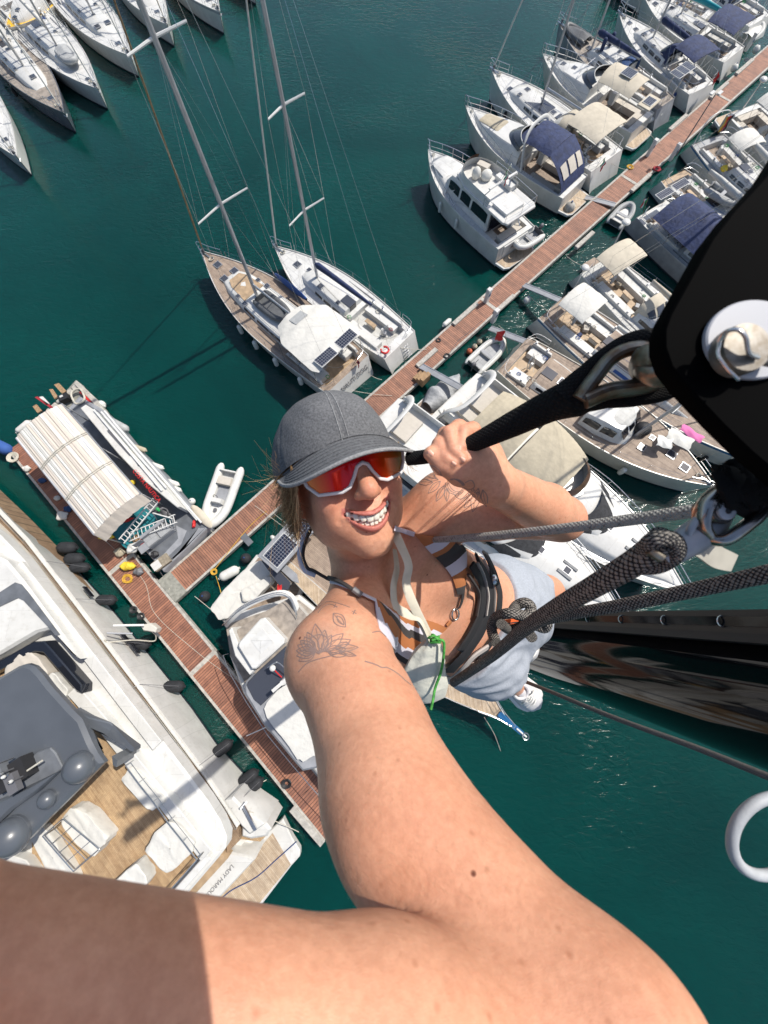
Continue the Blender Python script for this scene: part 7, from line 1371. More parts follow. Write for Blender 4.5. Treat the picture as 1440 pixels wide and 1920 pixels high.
for row in (1, -1):              # the teeth stand shoulder to shoulder: a shared ridge behind them
    P_ = []
    for x in np.linspace(-.0285, .0285, 25): u = (x / .0315) ** 2; P_.append(h(x, (-.0578 if row > 0 else -.0662) + (.0135 if row > 0 else .0175) * u, (.0945 if row > 0 else .0905) - .0225 * u - .0019))
    mb.path(P_, [.0020 + (.0024 if row > 0 else .0016) * (1 - abs(i / 12 - 1) ** 2) for i in range(25)], 'tooth', 8)
cam_build(mb, 'teeth')
# ---- cap
def denim(name, c1, c2, sc):
    m = mat(name, c1, .9, var=.3, scale=380, col2=c2, spec=.2); n = m.node_tree.nodes; l = m.node_tree.links; b = n['Principled BSDF']
    tc = n.new('ShaderNodeTexCoord'); bp = n.new('ShaderNodeBump'); bp.inputs['Strength'].default_value = .6; bp.inputs['Distance'].default_value = .0012
    t1 = n.new('ShaderNodeTexNoise'); t1.inputs['Scale'].default_value = 1400; l.new(tc.outputs['Object'], t1.inputs['Vector'])
    t2 = n.new('ShaderNodeTexNoise'); t2.inputs['Scale'].default_value = 60; t2.inputs['Detail'].default_value = 5; l.new(tc.outputs['Object'], t2.inputs['Vector'])
    a = n.new('ShaderNodeMath'); a.operation = 'MULTIPLY_ADD'; a.inputs[1].default_value = .6; l.new(t1.outputs[0], a.inputs[0]); l.new(t2.outputs[0], a.inputs[2])
    l.new(a.outputs[0], bp.inputs['Height']); l.new(bp.outputs[0], b.inputs['Normal'])
denim('cap_cloth', (.165, .170, .180), (.088, .091, .098), 1); denim('cap_worn', (.34, .345, .35), (.20, .205, .21), 1)
CC = np.array([-.008, .036, -.016])
def crown(u, v):                 # u round the head (0 = front), v from sweatband to top
    th = u * 2 * math.pi; ph = v * math.pi / 2
    cb = math.cos(ph) ** .70; sb = math.sin(ph) ** .92
    x = .0885 * cb * math.sin(th); z = .108 * cb * math.cos(th) * (1.0 if math.cos(th) > 0 else .98)
    front = max(0, math.cos(th)); y = .005 - .030 * (1 - front) * (1 - v) + .0 + .071 * sb + .010 * front * math.sin(ph * 2)
    wr = 1 + .013 * math.sin(th * 3 + 5 * v) * math.sin(v * math.pi) + .010 * math.sin(th * 7 - 9 * v + 1.3) * math.sin(v * math.pi) * (v < .9) + .006 * math.sin(th * 13 + 17 * v)* math.sin(v * math.pi)
    seam = min(abs(((th + math.pi / 6 * 0) / (math.pi / 3)) % 1 - 0), abs(((th) / (math.pi / 3)) % 1 - 1)); wr -= .010 * math.exp(-(seam / .022) ** 2) * (v < .97)
    wr += .006 * math.exp(-((seam - .05) / .025) ** 2)
    return h(CC[0] + x * wr, CC[1] + y, CC[2] + z * wr)
mb = MB(); mb.grid(crown, 144, 48, 'cap_cloth'); top = h(CC[0], CC[1] + .077, CC[2])
crown_o = cam_build(mb, 'cap_crown')
mb = MB(); m2 = MB(); m2.ball((0, 0, 0), (.0075, .0035, .0075), 'cap_cloth', 14, 8); mb.add([h(CC[0] + v[0], CC[1] + .0765 + v[1], CC[2] + v[2]) for v in m2.v], m2.f, 'cap_cloth')
cam_build(mb, 'cap_button', par=crown_o)
def brim(u, v, dy=0.):
    a = (u * 2 - 1) * R(66); bx = .0925 * math.sin(a); bz = .107 * math.cos(a)
    L = .060 * max(0.0, 1 - abs(u * 2 - 1) ** 3.0) ** .60; x = bx * (1 + v * .10); z = bz + v * L
    y = .012 - .0015 * v - 1.0 * L * v * .40 - 3.6 * x * x + dy - .003 * (1 - v)
    return h(CC[0] + .006 + x, CC[1] + y, CC[2] + z)
mb = MB(); mb.grid(lambda u, v: brim(u, v), 60, 18, 'cap_cloth'); mb.grid(lambda u, v: brim(u, v, -.0028), 60, 18, 'cap_cloth', flip=True)
edge = [brim(i / 60, 1, -.0014) for i in range(61)]; mb.path(edge, .0025, 'cap_worn', 8)
brim_o = cam_build(mb, 'cap_brim')
mb = MB()
for k, off in ((0, .0022),):
    mb.path([brim(i / 60, .03, .0016) for i in range(61)], .0012, 'cap_cloth', 6)
for v_ in (.18, .34, .50, .66, .82): mb.path([brim(i / 60, v_, .0004) for i in range(2, 59)], .00055, 'cap_cloth', 5)
for s in (-.035, .035): mb.path([h(*(to_h(np.array([crown((1.0 + s * .22) % 1.0, j / 30)]))[0] * np.array([1.004, 1, 1.004]))) for j in range(28)], .0006, 'cap_worn', 5)
cam_build(mb, 'cap_stitching', par=brim_o)
# ---- shield sunglasses
def lens_mat():
    m = mat('mirror_lens', (.8, .05, .02), .10, metal=.22, spec=.6, coat=.25); n = m.node_tree.nodes; l = m.node_tree.links; b = n['Principled BSDF']
    at = n.new('ShaderNodeAttribute'); at.attribute_name = 'lu'
    r = n.new('ShaderNodeValToRGB'); el_ = r.color_ramp.elements; el_[0].position = 0; el_[0].color = (.95, .32, .02, 1); el_[1].position = 1; el_[1].color = (.5, .38, .06, 1)
    for p_, c_ in ((.10, (.95, .18, .01)), (.22, (1.0, .02, .008)), (.45, (.80, .004, .02)), (.55, (.95, .008, .012)), (.66, (1.0, .05, .006)), (.80, (.85, .14, .01)), (.92, (.42, .18, .03))):
        q = el_.new(p_); q.color = (*c_, 1)
    l.new(at.outputs['Fac'], r.inputs[0]); l.new(r.outputs[0], b.inputs['Base Color'])
lens_mat(); mat('white_plastic', (.74, .73, .74), .3); mat('black_rim', (.02, .02, .02), .4)
lowx = [-.069, -.066, -.056, -.030, -.020, -.012, -.007, 0, .007, .012, .020, .030, .056, .066, .069]
lowy = [.012, .000, -.0135, -.0165, -.0125, -.001, .009, .0125, .009, -.001, -.0125, -.0165, -.0135, .000, .012]
def sh_z(x, y): return .1050 - 7.2 * x * x - .10 * abs(y - .012) + (.004 if abs(x) < .012 else 0) * (1 - abs(x) / .012)
def shtop(x): return .033 - 3.9 * x * x
def shield(u, v):
    x = -.069 + .138 * u; lo = interp(x, lowx, lowy); y = lo + (shtop(x) - lo) * v; return h(x, y, sh_z(x, y))
mb = MB(); mb.grid(shield, 70, 14, 'mirror_lens', flip=False); lens = cam_build(mb, 'sunglasses_lens')
lens.data.attributes.new('lu', 'FLOAT', 'POINT').data.foreach_set('value', np.repeat(np.linspace(0, 1, 71), 15).astype(np.float32))
mb = MB(); rim = [h(x, y - .001, sh_z(x, y) + .001) for x, y in zip(np.interp(np.linspace(0, 14, 113), range(15), lowx), np.interp(np.linspace(0, 14, 113), range(15), lowy))]
rs = [.0024 if abs(i - 56) > 3 else .0026 for i in range(113)]; mb.path(rim, rs, 'white_plastic', 8)
mb.path([h(-.069, y, sh_z(-.069, y)) for y in (.010, .012, .014)], .0026, 'white_plastic', 8); mb.path([h(.069, y, sh_z(.069, y)) for y in (.010, .012, .014)], .0026, 'white_plastic', 8)
mb.path([h(x, shtop(x), sh_z(x, shtop(x))) for x in np.linspace(-.069, .069, 30)], .002, 'white_plastic', 8)
cam_build(mb, 'sunglasses_frame')
for s in (-1, 1):
    mb = MB(); mb.path([h(s * .069, .011, sh_z(.069, .012)), h(s * .0745, .011, .052), h(s * .0775, .010, .025), h(s * .078, .006, -.012)], [.0042, .0036, .003, .0025], 'white_plastic', 8, flat=.5)
    cam_build(mb, 'sunglasses_temple')
# ---- hair
mat('hair', (.33, .20, .095), .5, col2=(.17, .10, .045), scale=14); mat('hair_light', (.52, .36, .19), .5)
rng = random.Random(4); mb = MB()
def strand(pts, r, m='hair'):
    P = crom([Vector(p) for p in pts], 5); k = len(P); mb.path(P, [r * (1 - .6 * i / k) for i in range(k)], m, 3, cap=False)
for i in range(900):             # combed back from the temples under the cap to a low knot
    s = -1 if rng.random() < .62 else 1
    th = rng.uniform(.85, 2.6); y0 = .034 + rng.uniform(-.02, .006); x0 = s * .0765 * math.sin(th) * rng.uniform(.98, 1.06); z0 = -.016 + .098 * math.cos(th)
    dr = rng.uniform(0, 1); p0 = h(x0, y0, z0); bun = (rng.gauss(-.016, .014), rng.gauss(-.05, .014), rng.gauss(-.105, .01))
    xm = s * rng.uniform(.072, .085); p1 = h(xm, y0 - .028 - .01 * dr, (z0 + bun[2]) / 2 + .014 + rng.uniform(-.01, .01)); p2 = h(bun[0] + s * .045, bun[1] + .01, -.085)
    strand([p0, p1, p2, h(*bun)], rng.uniform(.0004, .0009), 'hair' if rng.random() < .7 else 'hair_light')
for i in range(620):             # loose wisps on the picture's left side
    y0 = rng.uniform(-.035, .03); z0 = rng.uniform(-.06, .035); p0 = np.array([-.076, y0, z0]); L = rng.uniform(.02, .04) if i % 5 else rng.uniform(.04, .085); a = rng.uniform(-1.0, 1.0)
    d = np.array([-math.cos(a), math.sin(a) * .9 - .15, rng.uniform(-.5, .35)]); cur = np.array([rng.uniform(-.1, .9), rng.uniform(-1.3, .9), rng.uniform(-.6, .6)])
    strand([h(*(p0 + d * L * t + cur * L * t * t)) for t in (0, .33, .66, 1)], rng.uniform(.00025, .00060) * (1 if L < .045 else .45), 'hair' if rng.random() < .6 else 'hair_light')
for i in range(300):             # loose lock hanging in front of the ear, left
    y0 = rng.uniform(.0, .03); z0 = rng.uniform(.0, .055); L = rng.uniform(.04, .09)
    strand([h(-.0745 - .002 * rng.random(), y0, z0), h(-.079 - .006 * rng.random(), y0 - L * .4, z0 - .012), h(-.081 - .012 * rng.random(), y0 - L * .8, z0 - .03 + rng.uniform(-.01, .01)), h(-.085 - .02 * rng.random(), y0 - L, z0 - .05 + rng.uniform(-.02, .02))], rng.uniform(.0004, .0009), 'hair' if rng.random() < .6 else 'hair_light')
for i in range(14):              # right temple
    y0 = rng.uniform(-.005, .03); z0 = rng.uniform(.01, .055); L = rng.uniform(.02, .05)
    strand([h(.0745, y0, z0), h(.082, y0 - L * .4, z0 - .006), h(.084 + rng.uniform(0, .012), y0 - L, z0 + rng.uniform(-.02, .012))], rng.uniform(.0003, .0007), 'hair' if rng.random() < .5 else 'hair_light')
cam_build(mb, 'hair')
mb = MB(); mb.torus(tuple(h(-.079, -.056, .002)), .0085, .0009, 'steel', 24, 6, ax=tuple(hx * .6 + hz * .8)); cam_build(mb, 'earring')
# ---- nails
mat('nail', (.68, .36, .26), .40, sss=.1); 
def nail(c, nrm, ax, ln, wd):
    nrm = unit(nrm); ax = unit(ax - nrm * (ax @ nrm)); sx = np.cross(nrm, ax); m2 = MB(); o = []
    def fn(u, v):
        a = (u * 2 - 1); b = (v * 2 - 1); q = max(0.0, 1 - (abs(b)) ** 4) ** .5; return tuple(c + sx * (a * wd * q) + ax * b * ln + nrm * (-.0022 * a * a * (1) + .0004))
    m2.grid(fn, 10, 10, 'nail'); return m2
for (pa, pb, ln, wd) in ((fing[0][-2], fing[0][-1], .0058, .0052), (fing[1][-2], fing[1][-1], .0052, .0050), (fing[2][-2], fing[2][-1], .0046, .0044), (thumb[-2], thumb[-1], .0064, .0058)):
    tip = pb + (pb - pa) / np.linalg.norm(pb - pa) * .001; px = 720 + tip[0] / tip[2] * F; py = 960 + tip[1] / tip[2] * F; hp_, hn_ = cast(px, py)
    if hp_ is not None: cam_build(nail(hp_, hn_, pb - pa, ln * .72, wd * .72), 'fingernail', par=skin)
# ---- things laid on the skin: found by casting photo rays on the body, then given their own thickness
def bv_of(objs):
    vs = []; fs = []
    for V, Q in objs:
        o = len(vs); vs += [tuple(v) for v in V]; fs += [tuple(int(i) + o for i in q) for q in Q]
    return BVHTree.FromPolygons(vs, fs)
def resamp(pts, step):
    P = [Vector((p[0], p[1], 0)) for p in pts]; out = []
    for a, b in zip(P[:-1], P[1:]):
        k = max(1, int((b - a).length / step)); out += [a.lerp(b, i / k) for i in range(k)]
    return out + [P[-1]]
def on_skin(pts, off, step=6, bv=None):
    out = []
    for p in resamp(pts, step):
        c, n = cast(p.x, p.y, bv)
        if c is not None: out.append((c + n * off, n))
    for _ in range(2):
        out = [out[0]] + [((out[i - 1][0] + out[i][0] * 2 + out[i + 1][0]) / 4, unit(out[i - 1][1] + out[i][1] + out[i + 1][1])) for i in range(1, len(out) - 1)] + [out[-1]] if len(out) > 2 else out
    return out
def ribbon(mb, pn, wd, th, m, flat_dir=None):
    """strap of real width and thickness along (point, normal) pairs"""
    n = len(pn); vs = []
    for i, (p, nn) in enumerate(pn):
        t = unit(pn[min(i + 1, n - 1)][0] - pn[max(i - 1, 0)][0]); s = unit(np.cross(t, nn)); nn = np.cross(s, t); w_ = wd[i] if hasattr(wd, '__len__') else wd
        for a, b in ((-1, 0), (-.7, 1), (.7, 1), (1, 0), (.7, -1), (-.7, -1)): vs.append(p + s * (a * w_ / 2) + nn * (b * th / 2))
    fs = []
    for i in range(n - 1):
        for j in range(6): fs.append((i * 6 + j, i * 6 + (j + 1) % 6, (i + 1) * 6 + (j + 1) % 6, (i + 1) * 6 + j))
    fs += [tuple(range(5, -1, -1)), tuple((n - 1) * 6 + j for j in range(6))]
    mb.add(vs, fs, m)
def inside(p, poly):
    r = False; n = len(poly)
    for i in range(n):
        a, b = poly[i], poly[i - 1]
        if (a[1] > p[1]) != (b[1] > p[1]) and p[0] < (b[0] - a[0]) * (p[1] - a[1]) / (b[1] - a[1]) + a[0]: r = not r
    return r
def cloth_patch(mb, polyline_a, polyline_b, nu, nv, off, th, mfn, bulge=0., bv=None):
    """cloth between two photo outlines (a -> b), laid on the body"""
    def ev(pl, t):
        P = crom([(p[0], p[1], 0) for p in pl], 8); k = t * (len(P) - 1); i = min(int(k), len(P) - 2); return P[i].lerp(P[i + 1], k - i)
    top = {}; last = None
    for i in range(nu + 1):
        for j in range(nv + 1):
            a, b = ev(polyline_a, i / nu), ev(polyline_b, i / nu); q = a.lerp(b, j / nv); c, n = cast(q.x, q.y, bv)
            if c is None: c, n = last
            last = (c, n); e = math.sin(math.pi * j / nv) * math.sin(math.pi * min(1, i / nu)); top[i, j] = (c + n * (off + bulge * e), n)
    vs = []; ix = {}
    for k, s in enumerate((1, -1)):
        for (i, j), (c, n) in top.items(): ix[i, j, k] = len(vs); vs.append(c + n * (th / 2 * s))
    fs = []; ms = []
    for i in range(nu):
        for j in range(nv):
            m = mfn((i + .5) / nu, (j + .5) / nv)
            fs.append((ix[i, j, 0], ix[i, j + 1, 0], ix[i + 1, j + 1, 0], ix[i + 1, j, 0])); ms.append(m)
            fs.append((ix[i, j, 1], ix[i + 1, j, 1], ix[i + 1, j + 1, 1], ix[i, j + 1, 1])); ms.append(m)
    for i in range(nu):
        for j in (0, nv): fs.append((ix[i, j, 0], ix[i + 1, j, 0], ix[i + 1, j, 1], ix[i, j, 1])); ms.append(mfn((i + .5) / nu, 0 if j == 0 else .99))
    for j in range(nv):
        for i in (0, nu): fs.append((ix[i, j, 0], ix[i, j + 1, 0], ix[i, j + 1, 1], ix[i, j, 1])); ms.append(mfn(0 if i == 0 else .99, (j + .5) / nv))
    mb.add(vs, fs, ms)
mat('bik_brown', (.42, .155, .055), .8, bump=.2, bscale=900); mat('bik_dark', (.055, .05, .05), .85, bump=.2, bscale=900); mat('bik_white', (.60, .59, .66), .8, bump=.2, bscale=900)
mat('strap_ivory', (.62, .58, .47), .8, var=.1, scale=60, bump=.3, bscale=700); mat('bag_cloth', (.58, .58, .51), .85, var=.1, scale=30, bump=.6, bscale=30)
mat('jersey_grey', (.35, .38, .43), .95, var=.14, scale=260, bump=.35, bscale=30); mat('harness', (.016, .016, .018), .75, bump=.4, bscale=500); mat('harness_trim', (.40, .36, .33), .8)
mat('cord_green', (.10, .42, .07), .7, col2=(.02, .16, .03), scale=160); mat('tattoo', (.27, .185, .16), .6); mat('tattoo_shade', (.31, .19, .145), .55); mat('shoe', (.62, .61, .62), .8, var=.1, scale=60, bump=.4, bscale=300); mat('sole', (.70, .69, .66), .6)
Vt, Qt = snet(lambda P: union(body[:15], P), (-.30, -.16, .40), (.50, .50, 1.15), .007)
BT = bv_of([(Vt, Qt)])
# bikini: lower-left cup
S1_ = ['bik_dark', 'bik_white', 'bik_brown', 'bik_brown', 'bik_dark', 'bik_white', 'bik_brown']
def st1(u, v):
    t = u * .9 + v * .22
    for lim, m in ((.13, 'bik_dark'), (.30, 'bik_white'), (.50, 'bik_brown'), (.66, 'bik_dark'), (.78, 'bik_white'), (9, 'bik_brown')):
        if t < lim: return m
mb = MB(); cloth_patch(mb, [(700, 1126), (703, 1160), (712, 1200), (738, 1228), (762, 1244)], [(722, 1140), (752, 1152), (786, 1158), (812, 1166), (836, 1176)], 56, 20, .0035, .0016, lambda u, v: st1(v, 1 - u), .004, bv=BT)
cup_a = cam_build(mb, 'bikini_cup')
def st2(u, v):
    t = u
    for lim, m in ((.20, 'bik_brown'), (.30, 'bik_white'), (.36, 'bik_brown'), (.56, 'bik_dark'), (.74, 'bik_white'), (.90, 'bik_brown'), (9, 'bik_dark')):
        if t < lim: return m
mb = MB(); cloth_patch(mb, [(776, 1000), (802, 1030), (828, 1058), (846, 1082), (856, 1112)], [(792, 1002), (836, 1008), (868, 1028), (872, 1066), (868, 1112)], 56, 18, .0035, .0016, st2, .004)
cam_build(mb, 'bikini_cup')
mb = MB(); ribbon(mb, on_skin([(570, 1052), (584, 1068), (606, 1080), (642, 1100), (672, 1116), (702, 1130)], .004), .0085, .002, 'bik_white'); ribbon(mb, on_skin([(736, 990), (756, 996), (778, 1002)], .004), .008, .002, 'bik_white')
cam_build(mb, 'bikini_strap')
mb = MB(); ribbon(mb, on_skin([(866, 1108), (863, 1130), (858, 1138)], .004), .008, .002, 'bik_dark'); ribbon(mb, on_skin([(835, 1172), (843, 1163)], .004), .012, .002, 'bik_brown')
cam_build(mb, 'bikini_strap')
c_, n_ = cast(851, 1150); mb = MB(); mb.torus(tuple(c_ + n_ * .004), .016, .0016, 'steel', 24, 6, ax=tuple(n_), sy=.55); mb.v = mb.v; cam_build(mb, 'bikini_ring')
# black cord with white lining looping off the neck, and its toggle
mb = MB(); pn_ = on_skin([(600, 1062), (612, 1074), (632, 1091), (652, 1106), (668, 1120)], .006); e0 = pn_[0][0]; ed = e0[2]
lp = crom([C(584, 990, ed + .03), C(573, 1015, ed + .02), C(568, 1042, ed + .008), C(576, 1064, ed), C(588, 1070, ed - .002), e0 + np.array([-.003, .001, 0]), e0 + np.array([.004, .004, 0])], 7); mb.path(lp, .0030, 'bik_dark', 8)
ribbon(mb, pn_, .0075, .003, 'bik_dark'); cam_build(mb, 'neck_cord')
cord_o = bpy.context.scene.objects['neck_cord']; c_, n_ = cast(668, 1121); mb = MB(); mb.path([c_ + n_ * .008 + np.array([-.006, -.004, 0]), c_ + n_ * .008 + np.array([.005, .004, 0])], .0042, 'text_grey', 8); cam_build(mb, 'cord_toggle', par=cord_o)
mb = MB(); lp = crom([C(580, 996, ed + .03), C(566, 1020, ed + .025), C(563, 1046, ed + .012), C(572, 1068, ed + .006), C(592, 1078, ed + .004)], 6); ribbon(mb, [(np.array(p), unit([0, -.2, -1])) for p in lp], .010, .0015, 'bik_white'); cam_build(mb, 'bikini_strap')
# ivory neck strap, twisting down to the pouch
mb = MB(); P = crom([C(736, 992, .60), C(752, 1024, .585), C(766, 1060, .575), C(762, 1096, .575), C(778, 1140, .58), C(798, 1180, .59), C(808, 1204, .595)], 8)
ribbon(mb, [(np.array(p), unit([.3 + .5 * math.sin(i / 9), -.2, -1])) for i, p in enumerate(P)], [.018 - .006 * i / len(P) for i in range(len(P))], .0016, 'strap_ivory')
P = crom([C(740, 1030, .60), C(744, 1066, .59), C(738, 1100, .578), C(742, 1136, .575), C(766, 1152, .58), C(788, 1160, .585), C(806, 1200, .59)], 8)
ribbon(mb, [(np.array(p), unit([.9, -.1, -.5 - .4 * math.sin(i / 12)])) for i, p in enumerate(P)], .014, .0016, 'strap_ivory'); cam_build(mb, 'neck_strap')
# pouch with gathered neck
def pouch(u, v):
    ctr = crom([C(806, 1196, .60), C(800, 1218, .61), C(796, 1248, .62), C(802, 1285, .63), C(812, 1318, .64)], 8); k = v * (len(ctr) - 1); i = min(int(k), len(ctr) - 2); c = np.array(ctr[i].lerp(ctr[i + 1], k - i))
    w_ = interp(v, [0, .06, .2, .5, .8, .95, 1], [.005, .008, .022, .036, .034, .022, .0]); d_ = interp(v, [0, .06, .2, .5, .8, 1], [.005, .008, .014, .018, .014, .0]); a = u * 2 * math.pi
    wr = 1 + .10 * math.sin(a * 7 + v * 4) * (1 - v) + .04 * math.sin(a * 3 + 9 * v); return tuple(c + np.array([math.cos(a) * w_ * wr * .92, math.cos(a) * w_ * -.25, 0]) + np.array([0, 0, math.sin(a) * d_ * wr]))
mb = MB(); mb.grid(pouch, 40, 40, 'bag_cloth'); cam_build(mb, 'pouch', 'white drawstring pouch on the neck strap')
mb = MB(); rr = random.Random(2)
for k in range(7): mb.path(crom([C(812 + rr.uniform(-10, 14), 1198 + rr.uniform(-10, 8), .585 + rr.uniform(-.006, .006)) for _ in range(4)], 5), .0017, 'cord_green', 6)
mb.path(crom([C(820, 1200, .585), C(832, 1204, .585), C(831, 1236, .59), C(826, 1262, .60), C(816, 1290, .605), C(812, 1312, .60), C(808, 1330, .60)], 8), .0022, 'cord_green', 8); cam_build(mb, 'pouch_cord')
# shorts: own surface round pelvis and thighs, hems open over the skin
hemR = hipR + (kneR - hipR) * .84; hemL = hipL + (kneL - hipL) * .60
def f_short(P):
    P = P * 1.0
    pr = [rc(P2 + wdir * .055 - tdir * .12, P2 + wdir * .07 + tdir * .05, .098, .106, .04), rc(P2 - wdir * .055 - tdir * .12, P2 - wdir * .07 + tdir * .05, .098, .106, .04), rc(hipR, hemR, .092, .072, .03), rc(hipL, hemL, .100, .082, .03)]
    d = union(pr, P)
    for hm, k, hp0 in ((hemR, kneR, hipR), (hemL, kneL, hipL)):
        ax = unit(k - hp0); s = (P - hm) @ ax - .0; near = np.linalg.norm(P - hm, axis=1) < .17; d = np.where(near, np.maximum(d, s), d)
    wr = .0011 * np.sin((P @ wdir) * 150 + 6 * np.sin((P @ tdir) * 24)) + .0015 * np.sin((P @ tdir) * 95 + 5 * np.sin((P @ wdir) * 19)); ax = (P - (P2 - tdir * .115)) @ tdir
    return np.maximum(d + wr, -ax)
Vs, Qs = snet(f_short, (.02, .02, .80), (.62, .72, 1.50), .0050)
shorts = adopt(np_mesh('shorts', Vs, Qs, ['jersey_grey']))
mat('waist_black', (.02, .02, .022), .85)
# climbing / bosun harness: wide black waist belt and leg loops round the shorts
BS = bv_of([(V_, Q_), (Vs, Qs)])
mb = MB()
for k, (pl, wd_, m) in enumerate((([(886, 1052), (902, 1078), (912, 1110), (908, 1150), (892, 1186), (868, 1220), (840, 1250)], .030, 'harness'), ([(874, 1060), (890, 1088), (897, 1116), (892, 1150), (876, 1182), (856, 1212)], .020, 'harness'),
                               ([(900, 1046), (914, 1076), (925, 1112), (922, 1156)], .018, 'harness'), ([(924, 1186), (905, 1212), (884, 1248)], .026, 'harness'), ([(905, 1206), (880, 1222), (858, 1250), (838, 1276)], .014, 'harness_trim'), ([(880, 1058), (896, 1086), (904, 1116), (900, 1148)], .004, 'harness_trim'),
                               ([(900, 1054), (913, 1082), (921, 1112), (918, 1150)], .0035, 'harness_trim'), ([(868, 1075), (884, 1098), (889, 1120), (884, 1150)], .004, 'bik_dark'))):
    pn = on_skin(pl, .010 + .003 * (k % 3), 6, BS)
    if len(pn) > 3: ribbon(mb, pn, wd_, .006, m)
belt_o = cam_build(mb, 'harness_belt')
mb = MB(); pn = on_skin([(898, 1040), (908, 1062), (912, 1084)], .014, 6, BS); ribbon(mb, pn, .010, .004, 'harness'); c_, n_ = cast(914, 1090, BS); mb.ball(tuple(c_ + n_ * .016), (.008, .012, .006), 'steel', 10, 6)
cam_build(mb, 'harness_buckle', par=belt_o); mb = MB(); c_, n_ = cast(880, 1236, BS)
if c_ is not None: mb.ball(tuple(c_ + n_ * .018), (.014, .009, .006), 'steel', 10, 6)
cam_build(mb, 'harness_buckle', par=belt_o)
# ---- shoes
def shoe(an, toe, name):
    an, toe = np.asarray(an), np.asarray(toe); ax = unit(toe - an); up = unit(np.array([-.15, -.2, -1.0]) - ax * (np.array([-.15, -.2, -1.0]) @ ax)); sx = np.cross(ax, up); L = np.linalg.norm(toe - an) + .05
    def pt(x, y, z): return an + ax * (x - .05) + sx * y + up * (z - .05)
    mb = MB(); n = 22
    def sec(t, ph, grow=0., zlo=0., zhi=1.):
        w_ = interp(t, [0, .08, .25, .5, .75, .92, 1], [.022, .033, .036, .042, .048, .038, .012]) + grow; hh_ = interp(t, [0, .1, .3, .45, .6, .8, 1], [.075, .085, .085, .070, .056, .045, .020]) * zhi
        a = ph * math.pi; return pt(t * L, -math.cos(a) * w_, zlo + math.sin(a) ** .7 * hh_)
    mb.grid(lambda u, v: sec(u, v), 26, 16, 'shoe'); mb.grid(lambda u, v: sec(u, v, .004, -.022, 0) if v in (0, 1) else sec(u, v, .004, -.022, 0), 26, 2, 'sole')
    lo = [sec(i / 26, 0, .005, -.010, 0) for i in range(27)] + [sec(i / 26, 1, .005, -.010, 0) for i in range(26, -1, -1)]; mb.path(lo, .012, 'sole', 8, closed=True)
    so2 = cam_build(mb, name)
    mb = MB()
    for k in range(5):
        t = .36 + .075 * k; s = .9; a = sec(t, .26); b = sec(t + .02, .74); mid = sec(t + .01, .5) + up * .006; mb.path(crom([a, mid, b], 5), .0032, 'sole', 6)
    for s in (-1, 1): mb.path(crom([sec(.36, .5) + up * .008, sec(.40, .5 + s * .2) + up * .02, sec(.5, .5 + s * .32) + up * .012, sec(.44, .5 + s * .1) + up * .012], 6), .0026, 'sole', 6)
    mb.path([sec(.0, .5) + ax * .0] + [pt(.055 + .034 * math.cos(t), .028 * math.sin(t), .082) for t in np.linspace(math.pi, 3 * math.pi, 18)], .006, 'shoe', 8); cam_build(mb, 'shoelace', par=so2)
shoe(ankR, C(1022, 1338, 1.56), 'shoe'); shoe(ankL, ankL + np.array([.07, .14, .07]), 'shoe')
# ---- tattoos: inked strokes following the skin
INK = {}
def ink(pts, wd_=.0011, m='tattoo'):
    P = [(p.x, p.y) for p in crom([(p[0], p[1], 0) for p in pts], 6)]; pn = on_skin(P, .00025, 4)
    k = (0 if P[0][0] > 760 else 1 if P[0][0] > 664 and P[0][1] > 1180 else 2 if P[0][1] < 1178 and P[0][0] > 612 else 3)
    if len(pn) > 3: ribbon(INK.setdefault(k, MB()), pn, wd_, .0004, m)
def leaf(a, b, w_=.22, vein=True):
    a, b = Vector(a), Vector(b); d = b - a; p = Vector((-d.y, d.x)) * w_
    ink([a, a + d * .35 + p, a + d * .7 + p * .8, b]); ink([a, a + d * .35 - p, a + d * .7 - p * .8, b])
    if vein: ink([a, a + d * .5 + p * .1, a + d * .85], .0007)
for a, b in (((812, 905), (780, 903)), ((818, 898), (792, 878)), ((826, 902), (803, 925)), ((834, 910), (818, 940)), ((828, 892), (806, 872)), ((838, 915), (838, 940)), ((822, 900), (785, 888)), ((897, 915), (886, 960)), ((905, 918), (912, 950)), ((898, 922), (870, 952))): leaf(a, b, .17)
for k in range(3): ink([(835 + 3 * k, 905), (840 + 4 * k, 922 - 2 * k), (862, 928 - 3 * k), (872 - 2 * k, 912), (862, 900 + 2 * k), (846 + 2 * k, 898), (836 + 3 * k, 906)], .0010)
ink([(872, 905), (884, 900), (890, 912), (880, 918), (870, 914)]); ink([(850, 925), (862, 936), (876, 930), (884, 922)])
for x, y in ((878, 924), (886, 928), (893, 923), (884, 917)): leaf((x, y), (x + 5, y + 3), .4, False)
rt = random.Random(9)
leaf((625, 1150), (648, 1176), .28); leaf((632, 1155), (645, 1172), .2, False)
ink([(592, 1144), (612, 1128), (636, 1132), (656, 1139)], .0016); ink([(596, 1150), (604, 1140), (618, 1133), (632, 1138)])
for k in range(8):               # fan of long petals over the shoulder
    a = R(-118 + 19 * k); ln = 46 + 10 * math.sin(k * 1.7); x0, y0 = 598 + 2 * k, 1226 - k; leaf((x0, y0), (x0 + ln * math.cos(a) * 1.0, y0 + ln * math.sin(a)), .20)
for k in range(6): a = R(150 + 17 * k); x0, y0 = 592, 1222; leaf((x0, y0), (x0 + 36 * math.cos(a), y0 + 34 * math.sin(a)), .24, k % 2 == 0)
ink([(600, 1226), (585, 1216), (582, 1200), (596, 1190), (612, 1194), (616, 1208), (606, 1218), (596, 1212)]); ink([(560, 1260), (575, 1244), (596, 1236), (620, 1230), (646, 1222)])
